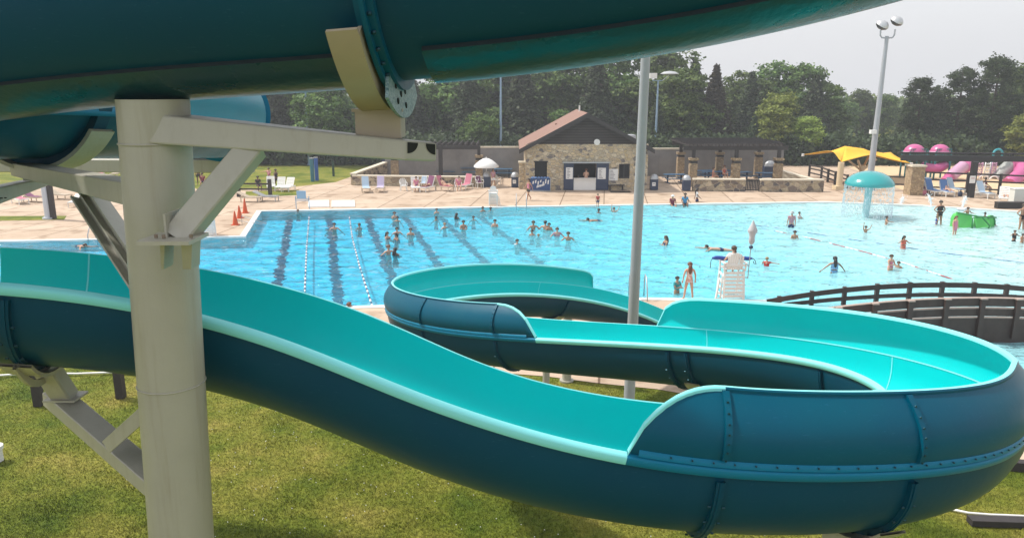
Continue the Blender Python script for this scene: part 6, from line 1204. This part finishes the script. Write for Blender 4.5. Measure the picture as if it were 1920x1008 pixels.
stander('child in a dark swimsuit at the serving counter of the snack building', 677.3, 205.3, 'stand', PI, 1.2, skin='d', hair='k', wear=(('shirt', 'black'), ('shorts', 'yellow')))
stander('person in a light dress standing right of the white umbrella', 578, 202.5, 'walk', .4, 1.6, skin='m', hair='b', style='long', wear=(('shirt', 'patt'), ('shorts', 'white')))
stander('man in dark shorts standing on the deck just right of the column', 233.5, 199, 'stand', .2, 1.75, skin='d', hair='k', wear=(('shorts', 'black'), ('shirt', 'black')))
stander('dark-clothed person standing among the white loungers on the left deck', 324.3, 203, 'walk', .9, 1.6, skin='d', hair='k', wear=(('vest', 'black'), ('shorts', 'black')))
stander('pale person bending over the white loungers on the left deck', 316, 199.5, 'reach', -.4, 1.5, skin='l', hair='k', wear=(('shirt', 'pink'), S1))
def seat(label, u, v, rz, kind='sit', dz=0, **k): g = G(u, v); return person(label, kind, (g.x, g.y, dz), rz, 1.6, **k)
seat('person sitting in dark clothes at the left end of the left-deck lounger cluster', 303, 205.5, .6, 'sit', -.42, skin='d', hair='k', wear=(('shirt', 'black'), S1))
seat('child sitting beside the man in dark shorts right of the column', 238, 200, .3, 'sit', -.5, skin='m', hair='k', wear=(('shirt', 'maroon'), S1))
seat('sunbather in plum lying on the white lounger with the plum towel', 503, 206, -.5, 'recline', -.02, skin='m', hair='y', wear=(('onepiece', 'maroon'),))
seat('sunbather in patterned top on the tan lounger left of the white umbrella', 521.5, 205.8, .9, 'recline', -.02, skin='l', hair='b', wear=(('onepiece', 'patt'),))
seat('person seated in the armchair at the stone wall, holding a towel', 488, 206, .2, 'sit', -.44, skin='l', hair='b', wear=(('shirt', 'pink'), S1))
seat('person in pink seated in the armchair with the pink cloth', 538, 205.7, .1, 'sit', -.44, skin='l', hair='b', wear=(('shirt', 'pink'), S2))
seat('left one of two sunbathers leaning on the low wall under the pergola', 835.5, 195, 1.2, 'sit', -.35, skin='l', hair='b', wear=(('onepiece', 'coral'),))
seat('right one of two sunbathers leaning on the low wall under the pergola', 848, 195, .2, 'sit', -.15, skin='l', hair='r', wear=(('onepiece', 'coral'),))
seat('person with a towel sitting on the lounger beside the stone pillar', 1082, 209, .4, 'sit', -.42, skin='d', hair='k', wear=(('shirt', 'white'), S1))
seat('person in red seated behind the curtain of the mushroom fountain', 1076, 206, .1, 'recline', -.02, skin='m', hair='b', wear=(('onepiece', 'maroon'),))
seat('person lying on the lounger at the pink slide mouth', 1108.5, 211.5, -.05, 'recline', -.02, skin='l', hair='b', wear=(('onepiece', 'royal'),))
seat('person in dark top seated behind the armchair right of the black post', 1153, 207.5, .6, 'sit', -.42, skin='d', hair='k', wear=(('shirt', 'maroon'), S1))
seat('person seated near the teal-backed chair at the right edge', 1177, 218.5, -.5, 'recline', -.02, skin='l', hair='b', wear=(('onepiece', 'white'),))

# ================================================================ TREES
def leaf_mat(name, c1, c2, c3):
    m = bpy.data.materials.new(name); m.use_nodes = True; nt = m.node_tree; b = nt.nodes['Principled BSDF']; L = nt.links.new
    gi = nd(nt, 'ShaderNodeNewGeometry'); oi = nd(nt, 'ShaderNodeObjectInfo'); r = ramp(nt, [(0, c1), (.55, c2), (1, c3)]); L(gi.outputs['Random Per Island'], r.inputs[0])
    hs = nd(nt, 'ShaderNodeHueSaturation'); mr_ = nd(nt, 'ShaderNodeMapRange'); mr_.inputs[3].default_value = .72; mr_.inputs[4].default_value = 1.3; L(oi.outputs['Random'], mr_.inputs[0]); L(mr_.outputs[0], hs.inputs['Value'])
    mh = nd(nt, 'ShaderNodeMapRange'); mh.inputs[3].default_value = .485; mh.inputs[4].default_value = .52; L(oi.outputs['Random'], mh.inputs[0]); L(mh.outputs[0], hs.inputs['Hue']); L(r.outputs[0], hs.inputs['Color']); L(hs.outputs[0], b.inputs['Base Color']); b.inputs['Roughness'].default_value = .6; b.inputs['Specular IOR Level'].default_value = .25
    tl = nd(nt, 'ShaderNodeBsdfTranslucent'); L(hs.outputs[0], tl.inputs[0]); ms = nd(nt, 'ShaderNodeMixShader'); ms.inputs[0].default_value = .3; L(b.outputs[0], ms.inputs[1]); L(tl.outputs[0], ms.inputs[2]); L(ms.outputs[0], nt.nodes['Material Output'].inputs[0]); return m
M_LF = leaf_mat('broad_leaves', (.045, .088, .020), (.095, .16, .038), (.18, .25, .06)); M_LF2 = leaf_mat('light_leaves', (.15, .21, .035), (.24, .31, .06), (.34, .39, .10)); M_ND = leaf_mat('needles', (.030, .052, .024), (.055, .085, .038), (.09, .125, .055)); M_ND2 = leaf_mat('brownish_needles', (.06, .055, .035), (.09, .08, .05), (.12, .11, .07))
M_BARK = mat('bark', (.09, .07, .055), .95, noise=(6, .7, (.05, .04, .03)))
def leaves(name, pts, nrm, size, m, r):
    n = len(pts); nrm = nrm/np.linalg.norm(nrm, axis=1)[:, None]; a = np.cross(nrm, r.normal(size=(n, 3))); a /= np.linalg.norm(a, axis=1)[:, None]; b = np.cross(nrm, a); s = size*(.6+.8*r.random((n, 1)))
    V = np.stack([pts-a*s-b*s*.5, pts+a*s-b*s*.6, pts+a*s*.7+b*s*.6, pts-a*s*.8+b*s*.55], 1).reshape(-1, 3); me = bpy.data.meshes.new(name); me.vertices.add(4*n); me.vertices.foreach_set('co', V.ravel()); me.loops.add(4*n); me.loops.foreach_set('vertex_index', np.arange(4*n)); me.polygons.add(n); me.polygons.foreach_set('loop_start', np.arange(0, 4*n, 4)); me.polygons.foreach_set('loop_total', np.full(n, 4)); me.update(); me.validate(); me.materials.append(m); return me
def trunk_mesh(kind, h, r):
    a = MB(); top = h*(.8 if kind == 'broad' else .97); k = 7; pts = [Vector((r.normal()*.05*h*.1*i/k, r.normal()*.05*h*.1*i/k, top*i/k-.3*(i == 0))) for i in range(k+1)]; R0 = h*.022
    a.tube(pts, [R0*(1-.85*i/k)+.02 for i in range(k+1)], 9)
    nb = 12 if kind == 'broad' else (26 if kind == 'pine' else 14)
    for i in range(nb):
        f = (.25 if kind != 'pine' else .22)+(.7)*(i+.5)/nb; p = pts[int(f*k)].lerp(pts[min(k, int(f*k)+1)], (f*k) % 1); q = r.random()*6.28; L_ = h*(.26*(1.05-f)+.05 if kind != 'broad' else .2); up_ = .5*L_ if kind == 'broad' else (.12*L_ if kind == 'pine' else -.1*L_)
        a.tube([p, p+Vector((math.cos(q)*L_*.5, math.sin(q)*L_*.5, up_*.6)), p+Vector((math.cos(q)*L_, math.sin(q)*L_, up_*1.4))], [R0*.3, R0*.18, .02], 5)
    return a.mesh('trunk', M_BARK, True)
def crown_mesh(kind, h, seed, m):
    r = np.random.default_rng(seed); P_, N_ = [], []
    if kind == 'broad':
        lobes = []
        for i in range(16):
            q = r.random()*6.28; f = r.random(); zz = h*(.22+.66*f); w = h*.30*math.sin(math.pi*min(.93, .22+.72*f))**.7; rad = w*r.random()**.5*.85; lobes.append((np.array([rad*math.cos(q), rad*math.sin(q), zz]), h*(.10+.09*r.random())))
        lobes.append((np.array([0, 0, h*.86]), h*.13)); lobes.append((np.array([0, 0, h*.5]), h*.22))
        for c, R in lobes:
            nc = int(26*(R/(h*.14))**2)
            for _ in range(nc):         # leaf clumps on the lobe shell
                d = r.normal(size=3); d /= np.linalg.norm(d); d[2] = abs(d[2]) if r.random() < .35 else d[2]; cc = c+d*R*(.72+.36*r.random())*np.array([1, 1, .85]); k = 26; pp = cc+r.normal(size=(k, 3))*h*.020*np.array([1.3, 1.3, .7]); P_.append(pp); N_.append(d*.8+r.normal(size=(k, 3))*.7+np.array([0, 0, .5]))
        sz = .165*h/12
    elif kind == 'spruce':
        z = h*.08
        while z < h*.99:
            f = z/h; R = h*.21*(1-f)**.8+.12; nb = max(5, int(13*(1-f)+5)); off = r.random()*6.28
            for b in range(nb):
                q = off+6.28*b/nb+r.normal()*.15; Lb = R*(.75+.4*r.random()); k = int(22+70*Lb/h*3); t = r.random(k)**.7; x = np.cos(q)*Lb*t; y = np.sin(q)*Lb*t; zz = z-.28*Lb*t**1.4+r.normal(size=k)*.05*h*.15; sp = .10*Lb+.04; pp = np.stack([x, y, zz], 1)+r.normal(size=(k, 3))*np.array([sp, sp, .05*h*.12]); P_.append(pp); N_.append(r.normal(size=(k, 3))*.6+np.array([np.cos(q)*.6, np.sin(q)*.6, .7]))
            z += h*.032
        sz = .14*h/12
    else:
        z = h*.22
        while z < h*.97:
            f = z/h; R = h*(.20*math.sin(math.pi*min(1, (1.02-f)*1.15))**.8+.03); nb = r.integers(3, 6); off = r.random()*6.28
            for b in range(nb):
                q = off+6.28*b/nb+r.normal()*.3; Lb = R*(.5+.7*r.random())
                for cl in range(r.integers(2, 5)):
                    t = .45+.6*r.random(); cc = np.array([np.cos(q)*Lb*t, np.sin(q)*Lb*t, z+.15*Lb*t+r.normal()*.1]); k = 60; P_.append(cc+r.normal(size=(k, 3))*np.array([.30, .30, .14])*h/12); N_.append(r.normal(size=(k, 3))+np.array([0, 0, .8]))
            z += h*.038
        for _ in range(8): cc = np.array([r.normal()*.25, r.normal()*.25, h*(.93+.06*r.random())]); P_.append(cc+r.normal(size=(30, 3))*.25); N_.append(r.normal(size=(30, 3))+np.array([0, 0, .8]))
        sz = .10*h/12
    return leaves('crown', np.vstack(P_), np.vstack(N_), sz, m, r)
TP = {}
def tree_proto(key, kind, h, seed, m): TP[key] = (crown_mesh(kind, h, seed, m), trunk_mesh(kind, h, np.random.default_rng(seed)), h)
for i in range(4): tree_proto('b%d' % i, 'broad', 12, 20+i, M_LF)
tree_proto('y0', 'broad', 12, 41, M_LF2); tree_proto('y1', 'broad', 12, 42, M_LF2)
for i in range(3): tree_proto('s%d' % i, 'spruce', 12, 50+i, M_ND)
tree_proto('g0', 'spruce', 12, 60, M_ND2)
for i in range(3): tree_proto('p%d' % i, 'pine', 12, 70+i, M_ND)
def tree(key, u, vt, y, label, wid=1.0, grp='trees beyond the pool', rz=None):
    top = PY(u, vt, y); cm, tm_, h0 = TP[key]; H_ = top.z; s = H_/h0; nm = {'b': 'broadleaf_tree', 'y': 'broadleaf_tree', 's': 'spruce_tree', 'g': 'spruce_tree', 'p': 'pine_tree'}[key[0]]
    t = thing(nm, label, 'tree', (top.x, y, 0), random.random()*6.28 if rz is None else rz, grp); t.scale = (s*wid, s*wid, s)
    for me, n_ in ((cm, 'crown'), (tm_, 'trunk')): o = bpy.data.objects.new(n_, me); COL.objects.link(o); o.parent = t
    return t
TL = [('s2', 590, 50, 95, 'pointed dark spruce behind the low trees left of the snack building roof'), ('s0', 815, 50, 97, 'slim pointed spruce rising between the airy tree and the brownish spruce'), ('s1', 882, 66, 96, 'pointed spruce rising left of the tallest dark broadleaf tree'), ('s2', 958, 70, 98, 'pointed spruce at the right end of the dark group before the open sky'), ('s0', 1100, 82, 100, 'pointed spruce top between the bare-topped pine and the slender pine'), ('s1', 1192, 62, 92, 'pointed spruce right of the tallest pine at the right edge'),
 ('b0', 20, 60, 92, 'dark tree far left, behind the blue tube loop'), ('s0', 90, 66, 90, 'dark spruce behind the blue tube loop at left'), ('b2', 160, 58, 95, 'dark broadleaf tree hidden mostly by the column'), ('b1', 250, 58, 94, 'broadleaf tree behind the end of the blue tube loop'),
 ('s1', 315, 56, 88, 'dark spruce just right of the blue tube loop'), ('b3', 345, 50, 92, 'dark broadleaf tree behind the slim blue pole with the box'), ('b0', 385, 62, 84, 'mid-green broadleaf tree with pale twigs left of the tan saddle'), ('s2', 425, 50, 92, 'dark spruce behind the tan saddle'),
 ('s0', 475, 44, 90, 'tall dark spruce right of the speckled bolt plate'), ('b2', 515, 46, 95, 'dark broadleaf tree above the left pergola'), ('s1', 548, 48, 89, 'dark spruce above the white umbrella'), ('b1', 575, 42, 97, 'broadleaf tree directly behind the slim blue pole at centre'), ('s2', 612, 46, 92, 'dark spruce behind the left roof edge of the snack building'), ('b3', 640, 38, 98, 'broadleaf tree left of the roof ridge'),
 ('s0', 700, 42, 91, 'big dark spruce directly behind the roof ridge of the snack building'), ('b0', 728, 30, 99, 'tall green broadleaf tree left of the tall grey pole'), ('b2', 782, 42, 96, 'tall airy broadleaf tree right of the grey pole, first against the sky'), ('b1', 800, 62, 90, 'green broadleaf tree below the airy one right of the grey pole'),
 ('g0', 840, 58, 92, 'brownish-grey spruce standing above the right pergola'), ('b3', 868, 64, 101, 'broadleaf tree right behind the brownish spruce'), ('b0', 905, 53, 104, 'tall dark broadleaf tree behind the bright yellow-green one'), ('b2', 940, 60, 103, 'dark broadleaf tree right of the tallest one at the skyline'), ('b1', 965, 76, 101, 'lower dark broadleaf tree at the edge of the open sky'),
 ('y0', 915, 90, 86, 'bright yellow-green broadleaf tree behind the end of the pergola'), ('y1', 946, 118, 84, 'small light-green tree left of the yellow canopy'), ('b3', 985, 92, 125, 'hazy green tree behind the yellow canopy, left'), ('b0', 1010, 86, 130, 'hazy rounded tree directly behind the light mast'), ('b2', 1040, 94, 128, 'hazy green tree right of the light mast'),
 ('p0', 1082, 72, 88, 'bare-topped pine left of the two slender pines, above the pink domes'), ('p1', 1130, 62, 86, 'slender pine with a small round top, middle one of three'), ('p2', 1173, 48, 84, 'tallest dark pine near the right edge'), ('b1', 1105, 100, 128, 'hazy tree between the first and second pine'), ('b3', 1150, 98, 130, 'hazy tree between the second and tallest pine'),
 ('b2', 1206, 60, 90, 'bright green tree cut by the right edge'), ('y1', 1222, 100, 80, 'lighter green tree low at the right edge'), ('s2', 1062, 105, 96, 'dark spruce behind the left pink dome'), ('s0', 1150, 122, 94, 'dark spruce low behind the two slender pines'), ('s1', 770, 100, 86, 'dark spruce low behind the two-headed blue pole'), ('s2', 885, 118, 85, 'dark spruce low behind the middle of the right pergola'),
 ('b3', 560, 112, 84, 'dark low tree behind the grey wall above the white umbrella'), ('b0', 660, 110, 85, 'dark low tree behind the snack building'), ('s1', 1020, 118, 100, 'dark spruce low behind the yellow canopy')]
for key, u, vt, y, lab in TL: tree(key, u, vt, y, lab, 1.25 if key[0] in 'bs' else (1.2 if key[0] != 'p' else 1.0))
for k, u in enumerate(range(-60, 1300, 62)):            # farther wooded rise behind
    pass
def far_wood():
    r = np.random.default_rng(5); pts, nn = [], []
    for i in range(260):
        x = -150+330*r.random(); y = 128+50*r.random(); hh = 5.0+1.9*r.random()+(y-128)*.012; k = 240; d = r.normal(size=(k, 3)); d /= np.linalg.norm(d, axis=1)[:, None]; c = np.array([x, y, hh*.55]); pts.append(c+d*np.array([4.6, 4.0, hh*.48])*(.8+.25*r.random((k, 1)))); nn.append(d+r.normal(size=(k, 3))*.6)
    return leaves('distant_woods', np.vstack(pts), np.vstack(nn), .42, M_LF, r)
o = bpy.data.objects.new('distant_woods', far_wood()); COL.objects.link(o); tag(o, 'band of distant woods behind the trees', 'woods', kind='stuff')
def hedge():
    r = np.random.default_rng(9); pts, nn = [], []
    for i in range(900):
        x = -60+120*r.random(); y = 82.5+4*r.random(); z = 2.6*r.random()**.8; k = 60; pts.append(np.array([x, y, z])+r.normal(size=(k, 3))*np.array([.7, .5, .5])); nn.append(r.normal(size=(k, 3))+np.array([0, -.5, .5]))
    P_ = np.vstack(pts); P_[:, 2] = np.abs(P_[:, 2]); return leaves('undergrowth', P_, np.vstack(nn), .2, M_ND, r)
o = bpy.data.objects.new('undergrowth', hedge()); COL.objects.link(o); tag(o, 'dark undergrowth along the foot of the trees', 'undergrowth', kind='stuff')
# ================================================================ GRASS BLADES
def blades():
    r = np.random.default_rng(3); n = 420000; y = 11.6+ (22.2-11.6)*r.random(n)**1.25; x = (-1+2*r.random(n))*(y*.72+1.2); P_ = np.stack([x, y], 1)
    db = sorted(DECKB); bx_ = np.array([p[0] for p in db]); by_ = np.array([p[1] for p in db]); keep = P_[:, 1] < np.interp(x, bx_, by_)-.05; P_ = P_[keep]; n = len(P_); q = r.random(n)*6.28; h = (.022+.035*r.random(n))*(.8+.4*np.clip(np.sin(P_[:, 0]*2.1+np.sin(P_[:, 1]*1.7)*2)*np.sin(P_[:, 1]*2.6+P_[:, 0]*.6), 0, 1)); w = .004+.004*r.random(n); lean = .025
    c = np.stack([P_[:, 0], P_[:, 1], np.full(n, -.02)], 1); dx = np.stack([np.cos(q)*w, np.sin(q)*w, 0*q], 1); tp_ = c+np.stack([r.normal(size=n)*lean, r.normal(size=n)*lean, h], 1)
    V = np.stack([c-dx, c+dx, tp_], 1).reshape(-1, 3); me = bpy.data.meshes.new('grass_blades'); me.vertices.add(3*n); me.vertices.foreach_set('co', V.ravel()); me.loops.add(3*n); me.loops.foreach_set('vertex_index', np.arange(3*n)); me.polygons.add(n); me.polygons.foreach_set('loop_start', np.arange(0, 3*n, 3)); me.polygons.foreach_set('loop_total', np.full(n, 3)); me.update(); me.materials.append(M_GRASS); return me
o = bpy.data.objects.new('grass', blades()); COL.objects.link(o); tag(o, 'short mown grass blades of the foreground lawn', 'grass', kind='stuff')
# white clover flowers
def clover():
    a = MB(); r = random.Random(8)
    for _ in range(340):
        y = 12+6.5*r.random(); x = -7+12*r.random()+r.gauss(0, .6); a.ell((x, y, .02+.02*r.random()), (.011, .011, .009), 6)
    o = a.build('clover_flowers', M_WHITE, smooth=True); tag(o, 'tiny white clover flowers scattered in the lawn', 'flowers', kind='stuff')
clover()
# ================================================================ HAZE
a = MB(); a.box((0, 150, 15.0), (560, 420, 34)); hzm = bpy.data.materials.new('haze'); hzm.use_nodes = True; nt = hzm.node_tree; nt.nodes.remove(nt.nodes['Principled BSDF']); pv = nd(nt, 'ShaderNodeVolumePrincipled'); pv.inputs['Color'].default_value = (.86, .90, .95, 1); pv.inputs['Density'].default_value = .0012; pv.inputs['Anisotropy'].default_value = .2
nt.links.new(pv.outputs[0], nt.nodes['Material Output'].inputs['Volume']); tag(a.build('haze', hzm), 'thin pale summer haze over the pool and trees', 'haze', kind='stuff')
sc.cycles.volume_bounces = 0; sc.cycles.volume_step_rate = 4
